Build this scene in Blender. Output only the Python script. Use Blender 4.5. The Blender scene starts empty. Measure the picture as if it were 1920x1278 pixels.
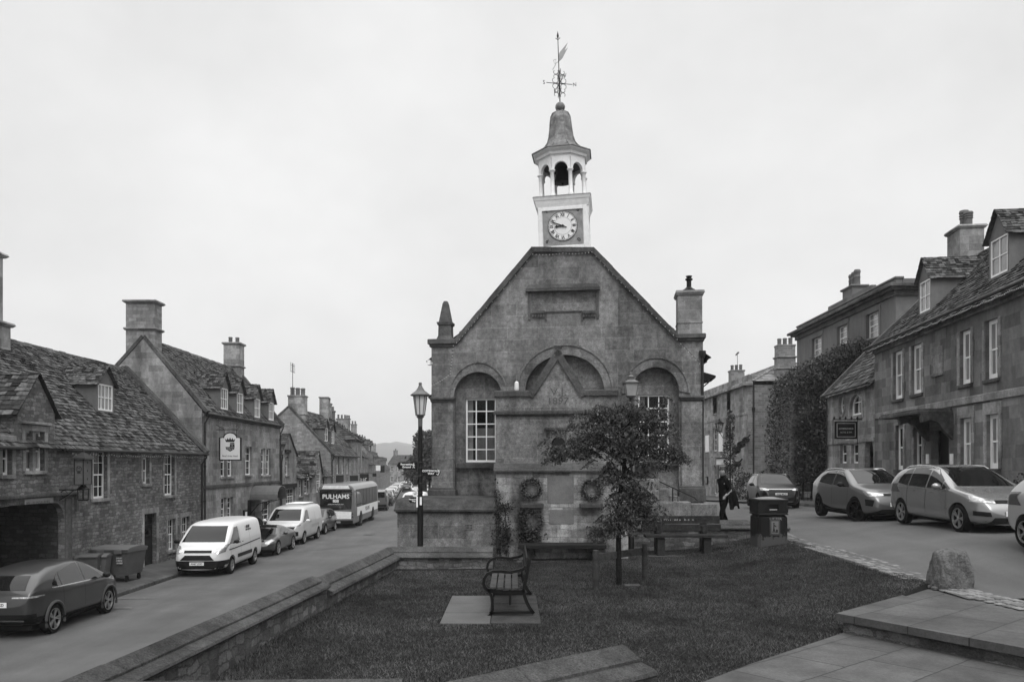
import bpy, bmesh, math, random
import numpy as np
from mathutils import Vector, Matrix
from mathutils.geometry import tessellate_polygon
from mathutils.bvhtree import BVHTree
random.seed(7); rng = np.random.default_rng(7)
S = bpy.context.scene; COL = S.collection
R = math.radians

# ---------------------------------------------------------------- camera, sky, sun
H, F, CX, HY = 4.14, 1500.0, 960.0, 870.0          # eye height above the street, focal length / principal lines in photo pixels
cam = bpy.data.objects.new('camera', bpy.data.cameras.new('camera')); COL.objects.link(cam)
cam.location = (0, 0, H); cam.rotation_euler = (R(90), 0, 0)
cam.data.sensor_fit = 'HORIZONTAL'; cam.data.sensor_width = 36; cam.data.lens = F / 1920 * 36
cam.data.shift_y = (HY - 639) / 1920; cam.data.clip_start = .1; cam.data.clip_end = 9000
S.camera = cam

W = bpy.data.worlds.new('World'); S.world = W; W.use_nodes = True
wn, wl = W.node_tree.nodes, W.node_tree.links
bgd = wn['Background']; bgd.inputs[1].default_value = .1
sky = wn.new('ShaderNodeTexSky'); sky.sky_type = 'NISHITA'; sky.sun_disc = False
sky.sun_elevation = R(50); sky.sun_rotation = R(166); sky.dust_density = 4
bw = wn.new('ShaderNodeRGBToBW'); wl.new(sky.outputs[0], bw.inputs[0])
tc = wn.new('ShaderNodeTexCoord'); mp = wn.new('ShaderNodeMapping'); mp.inputs['Scale'].default_value = (1, 1, 1.5)
wl.new(tc.outputs['Generated'], mp.inputs[0])
nz = wn.new('ShaderNodeTexNoise'); nz.inputs['Scale'].default_value = 2.1; nz.inputs['Detail'].default_value = 5; nz.inputs['Roughness'].default_value = .58
wl.new(mp.outputs[0], nz.inputs[0])
mr = wn.new('ShaderNodeMapRange'); mr.inputs[1].default_value = .3; mr.inputs[2].default_value = .66
mr.inputs[3].default_value = 7.5; mr.inputs[4].default_value = 9.2; wl.new(nz.outputs[0], mr.inputs[0])
mx = wn.new('ShaderNodeMix'); mx.data_type = 'FLOAT'; mx.inputs[0].default_value = .92
wl.new(bw.outputs[0], mx.inputs[2]); wl.new(mr.outputs[0], mx.inputs[3])
sz = wn.new('ShaderNodeSeparateXYZ'); wl.new(tc.outputs['Generated'], sz.inputs[0])         # thin overcast: the cloud is brightest overhead
ov = wn.new('ShaderNodeMapRange'); wl.new(sz.outputs[2], ov.inputs[0]); ov.interpolation_type = 'SMOOTHSTEP'
for i_, q_ in enumerate((.5, .95, 1., 3.0)): ov.inputs[i_ + 1].default_value = q_
mu = wn.new('ShaderNodeMath'); mu.operation = 'MULTIPLY'; wl.new(mx.outputs[0], mu.inputs[0]); wl.new(ov.outputs[0], mu.inputs[1]); wl.new(mu.outputs[0], bgd.inputs[0])

sun = bpy.data.objects.new('sun', bpy.data.lights.new('sun', 'SUN')); COL.objects.link(sun)
sun.data.energy = 1.3; sun.data.angle = R(32); sun.rotation_euler = (R(40), 0, R(14)); sun.location = (-20, -20, 60)

vs = S.view_settings; vs.view_transform = 'Standard'; vs.look = 'None'; vs.exposure = .1; vs.gamma = 1; vs.use_curve_mapping = False
S.cycles.max_bounces = 6; S.cycles.diffuse_bounces = 3; S.cycles.glossy_bounces = 3; S.cycles.transparent_max_bounces = 8
S.cycles.volume_bounces = 0; S.cycles.sample_clamp_indirect = 4

# ---------------------------------------------------------------- projection helpers (photo pixel + depth -> place)
def P(px, py, d): return Vector(((px - CX) / F * d, d, H + (HY - py) / F * d))
def zat(py, d): return H + (HY - py) / F * d
def onplane(px, py, p0, dr):
    tx = (px - CX) / F
    s = (p0[0] - tx * p0[1]) / (tx * dr[1] - dr[0]); d = p0[1] + s * dr[1]
    return s, H + (HY - py) / F * d

# ---------------------------------------------------------------- objects
def tag(o, label=None, cat=None, group=None, kind=None):
    if label: o['label'] = label
    if cat: o['category'] = cat
    if group: o['group'] = group
    if kind: o['kind'] = kind
    return o
def E(name, label, cat, loc=(0, 0, 0), rz=0, group=None):
    o = bpy.data.objects.new(name, None); COL.objects.link(o); o.empty_display_size = .3
    o.location = loc; o.rotation_euler = (0, 0, rz)
    return tag(o, label, cat, group)
def link(name, me, parent=None, loc=None, rz=0):
    o = bpy.data.objects.new(name, me); COL.objects.link(o)
    if parent: o.parent = parent
    if loc is not None: o.location = loc
    if rz: o.rotation_euler = (0, 0, rz)
    return o
def fastmesh(name, verts, faces, mat, parent=None, smooth=False, loc=None, rz=0):
    verts = np.asarray(verts, dtype=np.float32); faces = np.asarray(faces, dtype=np.int32)
    me = bpy.data.meshes.new(name); n, k = faces.shape
    me.vertices.add(len(verts)); me.vertices.foreach_set('co', verts.ravel())
    me.loops.add(n * k); me.loops.foreach_set('vertex_index', faces.ravel())
    me.polygons.add(n); me.polygons.foreach_set('loop_start', np.arange(0, n * k, k, dtype=np.int32))
    if smooth: me.polygons.foreach_set('use_smooth', np.ones(n, dtype=bool))
    me.update(calc_edges=True); me.validate()
    me.materials.append(mat)
    return link(name, me, parent, loc, rz)

class MB:
    def __init__(s): s.v, s.f, s.m, s.cur, s.marks = [], [], [], 0, []
    def cut(s): s.marks.append((len(s.v), len(s.f))); return s           # the next piece becomes a mesh of its own
    def add(s, vs, fs):
        b = len(s.v); s.v += [tuple(v) for v in vs]
        for f in fs: s.f.append(tuple(i + b for i in f)); s.m.append(s.cur)
        return s
    def quad(s, a, b, c, d): return s.add([a, b, c, d], [(0, 1, 2, 3)])
    def box(s, x0, x1, y0, y1, z0, z1):
        return s.add([(x0, y0, z0), (x1, y0, z0), (x1, y1, z0), (x0, y1, z0), (x0, y0, z1), (x1, y0, z1), (x1, y1, z1), (x0, y1, z1)],
                     [(3, 2, 1, 0), (4, 5, 6, 7), (0, 1, 5, 4), (1, 2, 6, 5), (2, 3, 7, 6), (3, 0, 4, 7)])
    def bbox(s, x0, x1, y0, y1, z0, z1, b=.01):                     # box with chamfered upright and top edges
        r = [(x0 + b, y0), (x1 - b, y0), (x1, y0 + b), (x1, y1 - b), (x1 - b, y1), (x0 + b, y1), (x0, y1 - b), (x0, y0 + b)]
        t = [(min(max(x, x0 + b), x1 - b), min(max(y, y0 + b), y1 - b)) for x, y in r]
        vs = [(x, y, z0) for x, y in r] + [(x, y, z1 - b) for x, y in r] + [(x, y, z1) for x, y in t]
        fs = [tuple(reversed(range(8))), tuple(range(16, 24))]
        for k in (0, 8): fs += [(k + i, k + (i + 1) % 8, k + 8 + (i + 1) % 8, k + 8 + i) for i in range(8)]
        return s.add(vs, fs)
    def frus(s, cx, cy, z0, z1, a0, b0, a1, b1):                   # tapered box, half sizes a (x) and b (y)
        v = [(cx + i * a, cy + j * b, z) for z, a, b in ((z0, a0, b0), (z1, a1, b1)) for i, j in ((-1, -1), (1, -1), (1, 1), (-1, 1))]
        return s.add(v, [(3, 2, 1, 0), (4, 5, 6, 7), (0, 1, 5, 4), (1, 2, 6, 5), (2, 3, 7, 6), (3, 0, 4, 7)])
    def prism(s, pts, y0, y1, ax='y'):                              # polygon (a,b) pushed from y0 to y1 along an axis
        def q(a, b, t): return {'y': (a, t, b), 'x': (t, a, b), 'z': (a, b, t)}[ax]
        n = len(pts); hand = (-1 if ax == 'y' else 1) * (1 if y1 > y0 else -1)
        area = sum(pts[i - 1][0] * pts[i][1] - pts[i][0] * pts[i - 1][1] for i in range(n))
        if area * hand < 0: pts = list(reversed(pts))                # outward faces: cap at y1 seen counter-clockwise
        v = [q(a, b, y0) for a, b in pts] + [q(a, b, y1) for a, b in pts]; fs = []
        for t in tessellate_polygon([[Vector((a, b, 0)) for a, b in pts]]):
            (ax_, ay_), (bx_, by_), (cx_, cy_) = [pts[k][:2] for k in t]
            if ((bx_ - ax_) * (cy_ - ay_) - (by_ - ay_) * (cx_ - ax_)) * hand < 0: t = tuple(reversed(t))
            fs += [tuple(i + n for i in t), tuple(reversed(t))]
        fs += [(i, (i + 1) % n, (i + 1) % n + n, i + n) for i in range(n)]
        return s.add(v, fs)
    def panel(s, outer, holes, y=0., depth=.18):                    # upright sheet in x,z with holes and their reveals
        loops = [outer] + holes; flat = [p for l in loops for p in l]
        tri = tessellate_polygon([[Vector((a, b, 0)) for a, b in l] for l in loops])
        tri = [t if (flat[t[1]][0] - flat[t[0]][0]) * (flat[t[2]][1] - flat[t[0]][1]) - (flat[t[1]][1] - flat[t[0]][1]) * (flat[t[2]][0] - flat[t[0]][0]) > 0 else tuple(reversed(t)) for t in tri]
        s.add([(a, y, b) for a, b in flat], [tuple(t) for t in tri])
        for h in holes:
            n = len(h); s.add([(a, y, b) for a, b in h] + [(a, y + depth, b) for a, b in h], [(i, (i + 1) % n, (i + 1) % n + n, i + n) for i in range(n)])
        return s
    def gable(s, x, g, plus):                                        # upright sheet in y,z at x, facing +x or -x
        fs = []
        for t in tessellate_polygon([[Vector((a, b, 0)) for a, b in g]]):
            up = (g[t[1]][0] - g[t[0]][0]) * (g[t[2]][1] - g[t[0]][1]) - (g[t[1]][1] - g[t[0]][1]) * (g[t[2]][0] - g[t[0]][0]) > 0
            fs.append(tuple(t) if up == plus else tuple(reversed(t)))
        return s.add([(x, a, b) for a, b in g], fs)
    def lathe(s, prof, c=(0, 0, 0), n=16, ph=0., ax='z', cap=True):
        v = []
        for r, z in prof:
            for k in range(n):
                a = ph + 2 * math.pi * k / n; x, y = r * math.cos(a), r * math.sin(a)
                p = {'z': (x, y, z), 'x': (z, x, y), 'y': (x, z, y)}[ax]
                v.append((c[0] + p[0], c[1] + p[1], c[2] + p[2]))
        fs = []
        for i in range(len(prof) - 1):
            for k in range(n): fs.append((i * n + k, i * n + (k + 1) % n, (i + 1) * n + (k + 1) % n, (i + 1) * n + k))
        if cap: fs += [tuple(reversed(range(n))), tuple(range((len(prof) - 1) * n, len(prof) * n))]
        return s.add(v, fs)
    def tube(s, pts, r, n=6):
        pts = [Vector(p) for p in pts]; rs = r if isinstance(r, (list, tuple)) else [r] * len(pts); v = []
        for i, p in enumerate(pts):
            t = (pts[min(i + 1, len(pts) - 1)] - pts[max(i - 1, 0)]).normalized()
            a = t.cross(Vector((0, 0, 1)))
            if a.length < .05: a = t.cross(Vector((1, 0, 0)))
            a.normalize(); b = t.cross(a)
            for k in range(n):
                w = 2 * math.pi * k / n; v.append(p + (a * math.cos(w) + b * math.sin(w)) * rs[i])
        fs = [(i * n + k, i * n + (k + 1) % n, (i + 1) * n + (k + 1) % n, (i + 1) * n + k) for i in range(len(pts) - 1) for k in range(n)]
        fs += [tuple(reversed(range(n))), tuple(range((len(pts) - 1) * n, len(pts) * n))]
        return s.add(v, fs)
    def bar(s, pts, w, h):                                          # flat bar along a path lying in the x,z plane, w along y
        pts = [Vector(p) for p in pts]; v = []
        for i, p in enumerate(pts):
            t = (pts[min(i + 1, len(pts) - 1)] - pts[max(i - 1, 0)]).normalized(); nrm = Vector((-t.z, 0, t.x))
            for sy, sn in ((-1, -1), (1, -1), (1, 1), (-1, 1)): v.append(p + Vector((0, sy * w / 2, 0)) + nrm * sn * h / 2)
        fs = [(i * 4 + k, i * 4 + (k + 1) % 4, i * 4 + 4 + (k + 1) % 4, i * 4 + 4 + k) for i in range(len(pts) - 1) for k in range(4)]
        return s.add(v, fs + [(3, 2, 1, 0), tuple(range(len(pts) * 4 - 4, len(pts) * 4))])
    def ball(s, c, rx, ry=None, rz=None, n=12, m=8):
        ry = ry or rx; rz = rz or rx
        v = [(c[0] + rx * math.sin(math.pi * i / m) * math.cos(2 * math.pi * k / n), c[1] + ry * math.sin(math.pi * i / m) * math.sin(2 * math.pi * k / n), c[2] + rz * math.cos(math.pi * i / m)) for i in range(m + 1) for k in range(n)]
        return s.add(v, [(i * n + k, (i + 1) * n + k, (i + 1) * n + (k + 1) % n, i * n + (k + 1) % n) for i in range(m) for k in range(n)])
    def build(s, name, mat, parent=None, smooth=False, loc=None, rz=0, fix=False):
        if s.marks:
            cuts = [(0, 0)] + [q for q in s.marks if q != (0, 0)] + [(len(s.v), len(s.f))]; s.marks = []; out = None
            for (v0, f0), (v1, f1) in zip(cuts[:-1], cuts[1:]):
                if f1 == f0: continue
                p = MB(); p.v = s.v[v0:v1]; p.f = [tuple(i - v0 for i in f) for f in s.f[f0:f1]]; p.m = s.m[f0:f1]; out = p.build(name, mat, parent, smooth, loc, rz, fix)
            return out
        me = bpy.data.meshes.new(name); me.from_pydata(s.v, [], s.f)
        for m in (mat if isinstance(mat, (list, tuple)) else [mat]): me.materials.append(m)
        if any(s.m): me.polygons.foreach_set('material_index', s.m)
        if fix:
            b = bmesh.new(); b.from_mesh(me); bmesh.ops.remove_doubles(b, verts=b.verts, dist=1e-5); bmesh.ops.recalc_face_normals(b, faces=b.faces); b.to_mesh(me); b.free()
        if smooth:
            me.polygons.foreach_set('use_smooth', [True] * len(me.polygons))
            if smooth != 'all': me.set_sharp_from_angle(angle=R(40))
        return link(name, me, parent, loc, rz)

_txt = {}
def text(sx, size, mat, parent, loc, rot=(R(90), 0, 0), name='lettering', ext=.003, xs=1., bold=0.):
    key = (sx, size, ext, bold)
    if key not in _txt:
        c = bpy.data.curves.new(name, 'FONT'); c.body = sx; c.size = size; c.extrude = ext; c.align_x = 'CENTER'; c.align_y = 'CENTER'; c.offset = bold; c.resolution_u = 3
        o = bpy.data.objects.new('tmp', c); COL.objects.link(o)
        dg = bpy.context.evaluated_depsgraph_get(); _txt[key] = bpy.data.meshes.new_from_object(o.evaluated_get(dg))
        bpy.data.objects.remove(o)
    me = _txt[key].copy(); me.materials.clear(); me.materials.append(mat)
    o = link(name, me, parent, loc); o.rotation_euler = rot; o.scale = (xs, 1, 1)
    return o
def scribble(parent, x0, x1, z0, z1, lines, y, mt, name='lettering', seed=1):
    """rows of small strokes for writing too small to read in the place"""
    rr = random.Random(seed); b = MB(); h = (z1 - z0) / (lines * 1.7)
    for i in range(lines):
        z = z1 - (i + .85) * (z1 - z0) / lines; x = x0 + rr.uniform(0, .12) * (x1 - x0); e = x1 - rr.uniform(0, .12) * (x1 - x0)
        while x < e:
            w = h * rr.uniform(.25, .6)
            if rr.random() < .86:
                b.box(x, x + w * .3, y - .002, y, z - h / 2, z + h / 2)
                if rr.random() < .7: zz = rr.choice((-.5, 0, .38)) * h; b.box(x + w * .3, x + w, y - .002, y, z + zz, z + zz + h * .14)
                if rr.random() < .45: b.box(x + w * .75, x + w, y - .002, y, z - h * .4, z + h * .38)
            x += w + h * .16
    return b.build(name, mt, parent)
def copy_tree(o, parent=None, mats=None):
    c = o.copy(); COL.objects.link(c); c.parent = parent
    for ch in list(o.children): copy_tree(ch, c, mats)
    if mats and c.type == 'MESH' and c.data.materials and c.data.materials[0] in mats:
        c.data = c.data.copy()
        for i, m in enumerate(c.data.materials):
            if m in mats: c.data.materials[i] = mats[m]
    return c

# ---------------------------------------------------------------- materials (the place is seen in greys)
def base_mat(name):
    m = bpy.data.materials.new(name); m.use_nodes = True; t = m.node_tree
    return m, t.nodes, t.links, t.nodes['Principled BSDF']
def nnoise(n, l, co, scale, detail=4, rough=.55, lo=.3, hi=.7, a=0., b=1.):
    x = n.new('ShaderNodeTexNoise'); x.inputs['Scale'].default_value = scale; x.inputs['Detail'].default_value = detail; x.inputs['Roughness'].default_value = rough
    l.new(co, x.inputs['Vector'])
    r = n.new('ShaderNodeMapRange'); l.new(x.outputs[0], r.inputs[0])
    for i, q in enumerate((lo, hi, a, b)): r.inputs[i + 1].default_value = q
    return r.outputs[0]
def nmath(n, l, op, a, b):
    x = n.new('ShaderNodeMath'); x.operation = op
    for i, q in enumerate((a, b)):
        if isinstance(q, (int, float)): x.inputs[i].default_value = q
        else: l.new(q, x.inputs[i])
    return x.outputs[0]
def nbump(n, l, bs, h, strength, dist=.02):
    x = n.new('ShaderNodeBump'); x.inputs['Strength'].default_value = strength; x.inputs['Distance'].default_value = dist
    l.new(h, x.inputs['Height']); l.new(x.outputs[0], bs.inputs['Normal'])
def mat(name, v, rough=.75, metal=0., var=.12, scale=6., bump=0., spec=.4, coat=0., fine=40.):
    m, n, l, bs = base_mat(name); bs.inputs['Roughness'].default_value = rough; bs.inputs['Metallic'].default_value = metal
    bs.inputs['Specular IOR Level'].default_value = spec; bs.inputs['Coat Weight'].default_value = coat; bs.inputs['Coat Roughness'].default_value = .03
    c = n.new('ShaderNodeTexCoord').outputs['Object']
    a = nnoise(n, l, c, scale, 5, .6, .28, .72, v * (1 - var), v * (1 + var)); b = nnoise(n, l, c, fine, 3, .6, .25, .75, 1 - var * .7, 1 + var * .7)
    l.new(nmath(n, l, 'MULTIPLY', a, b), bs.inputs['Base Color'])
    if bump: nbump(n, l, bs, nnoise(n, l, c, fine, 4), bump)
    return m
def stone(name, v, bwid=.6, bh=.28, mort=.008, var=.22, mortar=.8, wob=.0, stain=.4, bump=.35, lich=.25, fine=30.):
    m, n, l, bs = base_mat(name); bs.inputs['Roughness'].default_value = .9; bs.inputs['Specular IOR Level'].default_value = .08
    c = n.new('ShaderNodeTexCoord').outputs['Object']
    sp = n.new('ShaderNodeSeparateXYZ'); l.new(c, sp.inputs[0]); cb = n.new('ShaderNodeCombineXYZ')
    u = nmath(n, l, 'ADD', sp.outputs[0], sp.outputs[1]); w = sp.outputs[2]
    if wob:
        u = nmath(n, l, 'ADD', u, nnoise(n, l, c, 3.6, 4, .65, .2, .8, -wob * 1.5, wob * 1.5)); w = nmath(n, l, 'ADD', w, nnoise(n, l, c, 2.9, 4, .65, .2, .8, -wob, wob))
    l.new(u, cb.inputs[0]); l.new(w, cb.inputs[1])
    k = n.new('ShaderNodeTexBrick'); l.new(cb.outputs[0], k.inputs[0])
    for q, x in (('Scale', 1.), ('Mortar Size', mort), ('Mortar Smooth', .3), ('Bias', 0.), ('Brick Width', bwid), ('Row Height', bh)): k.inputs[q].default_value = x
    for q, x in (('Color1', 1 - var), ('Color2', 1 + var), ('Mortar', mortar)): k.inputs[q].default_value = (x, x, x, 1)
    k.offset = .5; k.squash = .8; k.squash_frequency = 3
    f1 = nnoise(n, l, c, fine * 1.5, 5, .78, .3, .7, 1 - lich * .9, 1 + lich * 1.1); f2 = nnoise(n, l, c, fine * .22, 5, .7, .3, .72, 1 - lich * .75, 1 + lich * .7)
    f = nmath(n, l, 'MULTIPLY', f1, f2)
    mapn = n.new('ShaderNodeMapping'); mapn.inputs['Scale'].default_value = (1, 1, .35); l.new(c, mapn.inputs[0])
    st = nnoise(n, l, mapn.outputs[0], .9, 6, .62, .3, .68, 1 - stain, 1 + stain * .5)
    br = n.new('ShaderNodeRGBToBW'); l.new(k.outputs[0], br.inputs[0])
    x = nmath(n, l, 'MULTIPLY', nmath(n, l, 'MULTIPLY', br.outputs[0], v), nmath(n, l, 'MULTIPLY', f, st))
    l.new(x, bs.inputs['Base Color'])
    if bump:
        hgt = nmath(n, l, 'SUBTRACT', nmath(n, l, 'ADD', nmath(n, l, 'MULTIPLY', f, .9), nmath(n, l, 'MULTIPLY', br.outputs[0], .6)), nmath(n, l, 'MULTIPLY', k.outputs['Fac'], 1.2))
        nbump(n, l, bs, hgt, bump, .02)
    return m
def island(name, lo, hi, rough=.8, spec=.3, scale=9., var=.25, trans=0.):
    m, n, l, bs = base_mat(name); bs.inputs['Roughness'].default_value = rough; bs.inputs['Specular IOR Level'].default_value = spec
    g = n.new('ShaderNodeNewGeometry'); c = n.new('ShaderNodeTexCoord').outputs['Object']
    r = n.new('ShaderNodeMapRange'); l.new(g.outputs['Random Per Island'], r.inputs[0]); r.inputs[3].default_value = lo; r.inputs[4].default_value = hi
    x = nmath(n, l, 'MULTIPLY', r.outputs[0], nnoise(n, l, c, scale, 5, .65, .3, .7, 1 - var, 1 + var))
    l.new(x, bs.inputs['Base Color'])
    if trans:
        tr = n.new('ShaderNodeBsdfTranslucent'); l.new(x, tr.inputs[0]); ms = n.new('ShaderNodeMixShader'); ms.inputs[0].default_value = trans
        l.new(bs.outputs[0], ms.inputs[1]); l.new(tr.outputs[0], ms.inputs[2]); l.new(ms.outputs[0], n['Material Output'].inputs[0])
    return m
def glass(name, v=.012, rough=.03, spec=.3, coat=0): return mat(name, v, rough, 0, .05, 3, spec=spec, coat=coat)
def clear_glass(name, refl=.12):
    m, n, l, bs = base_mat(name); n.remove(bs)
    t = n.new('ShaderNodeBsdfTransparent'); t.inputs[0].default_value = (.93, .93, .93, 1); g = n.new('ShaderNodeBsdfGlossy'); g.inputs['Roughness'].default_value = .02
    fr = n.new('ShaderNodeFresnel'); fr.inputs[0].default_value = 1.5; ms = n.new('ShaderNodeMixShader')
    l.new(nmath(n, l, 'MULTIPLY', fr.outputs[0], .3), ms.inputs[0]); l.new(t.outputs[0], ms.inputs[1]); l.new(g.outputs[0], ms.inputs[2]); l.new(ms.outputs[0], n['Material Output'].inputs[0])
    return m

M = dict(
    ashlar=stone('hall_ashlar', .19, .95, .36, .009, .2, 1.3, .012, .75, .6, .6, 32),
    ashlar_dark=stone('weathered_coping_stone', .095, 1.1, 3., .008, .1, .8, 0, .6, .6, .5, 38),
    ashlar_smooth=stone('house_ashlar', .25, .7, .3, .008, .26, 1.2, .01, .65, .5, .36, 26),
    mossy=stone('mossy_coping_stone', .105, 1.2, 3., .004, .12, .8, 0, .6, 1., .6, 30),
    rubble=stone('rubble_wall', .18, .27, .115, .013, .42, .7, .075, .45, 1., .4, 28),
    rubble_light=stone('memorial_rubble', .29, .46, .19, .01, .3, .75, .03, .95, .8, .6, 30),
    rubble_mid=stone('gable_rubble', .25, .38, .16, .01, .26, .8, .04, .42, .6, .3, 24),
    brick=stone('side_wall_blocks', .22, .5, .17, .014, .28, 1.35, .0, .25, .4, .2, 24),
    render=stone('rendered_wall', .15, 9, 9, 0, .03, 1, 0, .35, .15, .12, 20),
    plaque=mat('smooth_stone_panel', .14, .9, 0, .25, 3, .2),
    slate=island('stone_slate', .012, .115, .9, .08, 9, .6),
    slate_mid=island('stone_slate_far', .025, .085, .9, .2, 3, .5),
    under=mat('roof_bed', .018, .95),
    white=mat('white_joinery', .8, .5, 0, .06),
    cream=mat('weathered_white_paint', .74, .6, 0, .12, 5, .15),
    lead=mat('lead_sheet', .15, .6, .2, .6, 5, .2, fine=14),
    glass=glass('window_glass'), pale_glass=mat('blind_behind_glass', .2, .06, 0, .25, 2, spec=.8),
    clear=clear_glass('clear_glass'), black=mat('black_iron', .006, .5, 0, .2, spec=.22), wood=mat('dark_timber', .018, .8, 0, .3, 4, spec=.1),
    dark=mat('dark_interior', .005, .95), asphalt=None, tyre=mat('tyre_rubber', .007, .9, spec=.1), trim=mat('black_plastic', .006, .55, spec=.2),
    chrome=mat('bright_metal', .6, .25, 1., .05), rimm=mat('alloy_rim', .35, .35, .7, .1), lamp=mat('lamp_lens', .42, .12, .5, .5, 14, spec=.9, coat=1),
    plate=mat('plate_white', .8, .4), ink=mat('black_lettering', .012, .7), pale_ink=mat('white_lettering', .75, .6), grey_ink=mat('carved_lettering', .1, .9),
    pipe=mat('iron_pipe', .012, .6), curtain=mat('curtain_cloth', .35, .9), carton=mat('brown_board', .17, .9), bulb=mat('frosted_bulb', .7, .3),
    leaf=island('tree_leaf', .018, .115, .6, .12, 3, .3, .2), ivy=island('ivy_leaf', .005, .042, .4, .28, 3, .3, .1), leaf_far=island('far_leaf', .02, .08, .7, .2, .6, .4, .15),
    grass=island('grass_blade', .014, .125, .8, .05, .9, .6, .2), bark=mat('bark', .016, .95, 0, .4, 10, .6, spec=.05), stake=mat('weathered_stake', .045, .95, 0, .4, 7, .4, spec=.05, fine=25),
    bench=mat('weathered_bench_board', .05, .85, 0, .4, 5, .3, spec=.1, fine=22), skin=mat('skin', .24, .55, 0, .06), hair=mat('hair', .012, .7), cloth=mat('black_cloth', .006, .95, 0, .3, spec=.05), shoe=mat('shoe', .015, .5),
)
# ---------------------------------------------------------------- builders for buildings (local axes: x along the front, y into the house, z up)
def rect(x0, x1, z0, z1): return [(x0, z0), (x1, z0), (x1, z1), (x0, z1)]
def arch(x0, x1, z0, zs, n=12, rise=None):
    c, r = (x0 + x1) / 2, (x1 - x0) / 2; rise = rise or r
    return [(x0, z0), (x1, z0)] + [(c + r * math.cos(math.pi * i / n), zs + rise * math.sin(math.pi * i / n)) for i in range(n + 1)]
def sash(parent, x0, x1, z0, z1, y=.12, nx=2, nz=4, mt=None, gm=None, sill=True, fw=.055, bar=.02, split=True, flat=False, silm=None, smat=None):
    mt = mt or M['white']; gm = gm or M['glass']; b = MB()
    b.box(x0, x0 + fw, y - .03, y + .05, z0, z1); b.box(x1 - fw, x1, y - .03, y + .05, z0, z1)
    b.box(x0 + fw, x1 - fw, y - .028, y + .05, z0, z0 + fw * 1.3); b.box(x0 + fw, x1 - fw, y - .028, y + .05, z1 - fw, z1)
    zm = (z0 + z1) / 2
    if split: b.box(x0 + fw, x1 - fw, y - .024, y + .04, zm - .025, zm + .025)
    for i in range(1, nx):
        x = x0 + (x1 - x0) * i / nx; b.box(x - bar / 2, x + bar / 2, y - .016, y + .03, z0 + fw * 1.3, z1 - fw)
    for i in range(1, nz):
        z = z0 + (z1 - z0) * i / nz
        if split and abs(z - zm) < .05: continue
        b.box(x0 + fw, x1 - fw, y - .014, y + .028, z - bar / 2, z + bar / 2)
    w = b.build('window', mt, parent); top = parent if flat else w
    g = MB(); ym = y + .012
    if split and not flat:
        g.box(x0 + .01, x1 - .01, ym, ym + .006, z0 + .01, zm); g.box(x0 + .01, x1 - .01, ym - .02, ym - .014, zm, z1 - .01)
    else: g.box(x0 + .01, x1 - .01, ym, ym + .006, z0 + .01, z1 - .01)
    g.build('pane', gm, top)
    if sill: MB().bbox(x0 - .1, x1 + .1, -.07, y + .04, z0 - .1, z0 - .002, .012).build('sill', smat or M['ashlar_smooth'], top)
    return w
def slates(mb, o, u, v, nrm, U, V, e0=.27, e1=.16, w0=.22, w1=.5, t=.03, clip=None):
    o, u, v, nrm = Vector(o), Vector(u), Vector(v), Vector(nrm); y = 0.
    while y < V:
        e = e0 + (e1 - e0) * y / V; a, b = (0, U) if clip is None else clip(y)
        sag = random.uniform(-.008, .008); x = a + random.uniform(-w0, 0)
        while x < b:
            w = random.uniform(w0, w1) * (1 - .25 * y / V); xa, xb = max(x, a), min(x + w - .008, b); x += w
            if xb - xa < .04: continue
            j0, j1 = random.uniform(-.03, .015) + sag, random.uniform(-.03, .015) + sag; tt = t * random.uniform(.7, 1.5); te = min(y + e * 1.12, V)
            tl = random.uniform(-.006, .006)
            A = o + u * xa + v * (y + j0) + nrm * (tt + tl); B = o + u * xb + v * (y + j1) + nrm * (tt - tl)
            C = o + u * xb + v * te + nrm * .006; D = o + u * xa + v * te + nrm * .006
            mb.add([A, B, C, D, A - nrm * tt * 1.1, B - nrm * tt * 1.1], [(0, 1, 2, 3), (4, 5, 1, 0), (0, 3, 4), (1, 5, 2)])
        y += e
def gable_roof_pair(mb, x0, x1, ye, yr, ze, zr, ov=.2, yb=None, back=True, sl=None, und=None, verge=0., **k):
    """front slope with slates from eaves (y=ye-ov) to ridge; back slope plain"""
    sl = sl or mb
    d = Vector((0, yr - ye, zr - ze)); L = d.length; d.normalize(); n = Vector((0, -d.z, d.y)); o = Vector((x0 - verge, ye, ze)) - d * ov
    und.quad(o, o + Vector((x1 - x0 + 2 * verge, 0, 0)), o + Vector((x1 - x0 + 2 * verge, 0, 0)) + d * (L + ov), o + d * (L + ov))
    slates(sl, o + n * .01, (1, 0, 0), d, n, x1 - x0 + 2 * verge, L + ov, **k)
    if back:
        yb = yb if yb is not None else 2 * yr - ye; d2 = Vector((0, yb - yr, ze - zr)); L2 = d2.length; d2.normalize(); n2 = Vector((0, -d2.z, d2.y))
        ob = Vector((x1 + verge, yb, ze)); und.quad((x0 - verge, yr, zr), (x1 + verge, yr, zr), ob, (x0 - verge, yb, ze))
        slates(sl, ob - n2 * .0, (-1, 0, 0), -d2, n2 if n2.z > 0 else -n2, x1 - x0 + 2 * verge, L2, e0=.34, e1=.24, w0=.4, w1=.8)
    for i in range(int((x1 - x0) / .45) + 1):
        a = x0 + i * .45; sl.prism([(yr - .13, zr - .09), (yr, zr + .07 + random.uniform(-.012, .012)), (yr + .13, zr - .09)], a, min(a + .44, x1 + verge), 'x')
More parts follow.
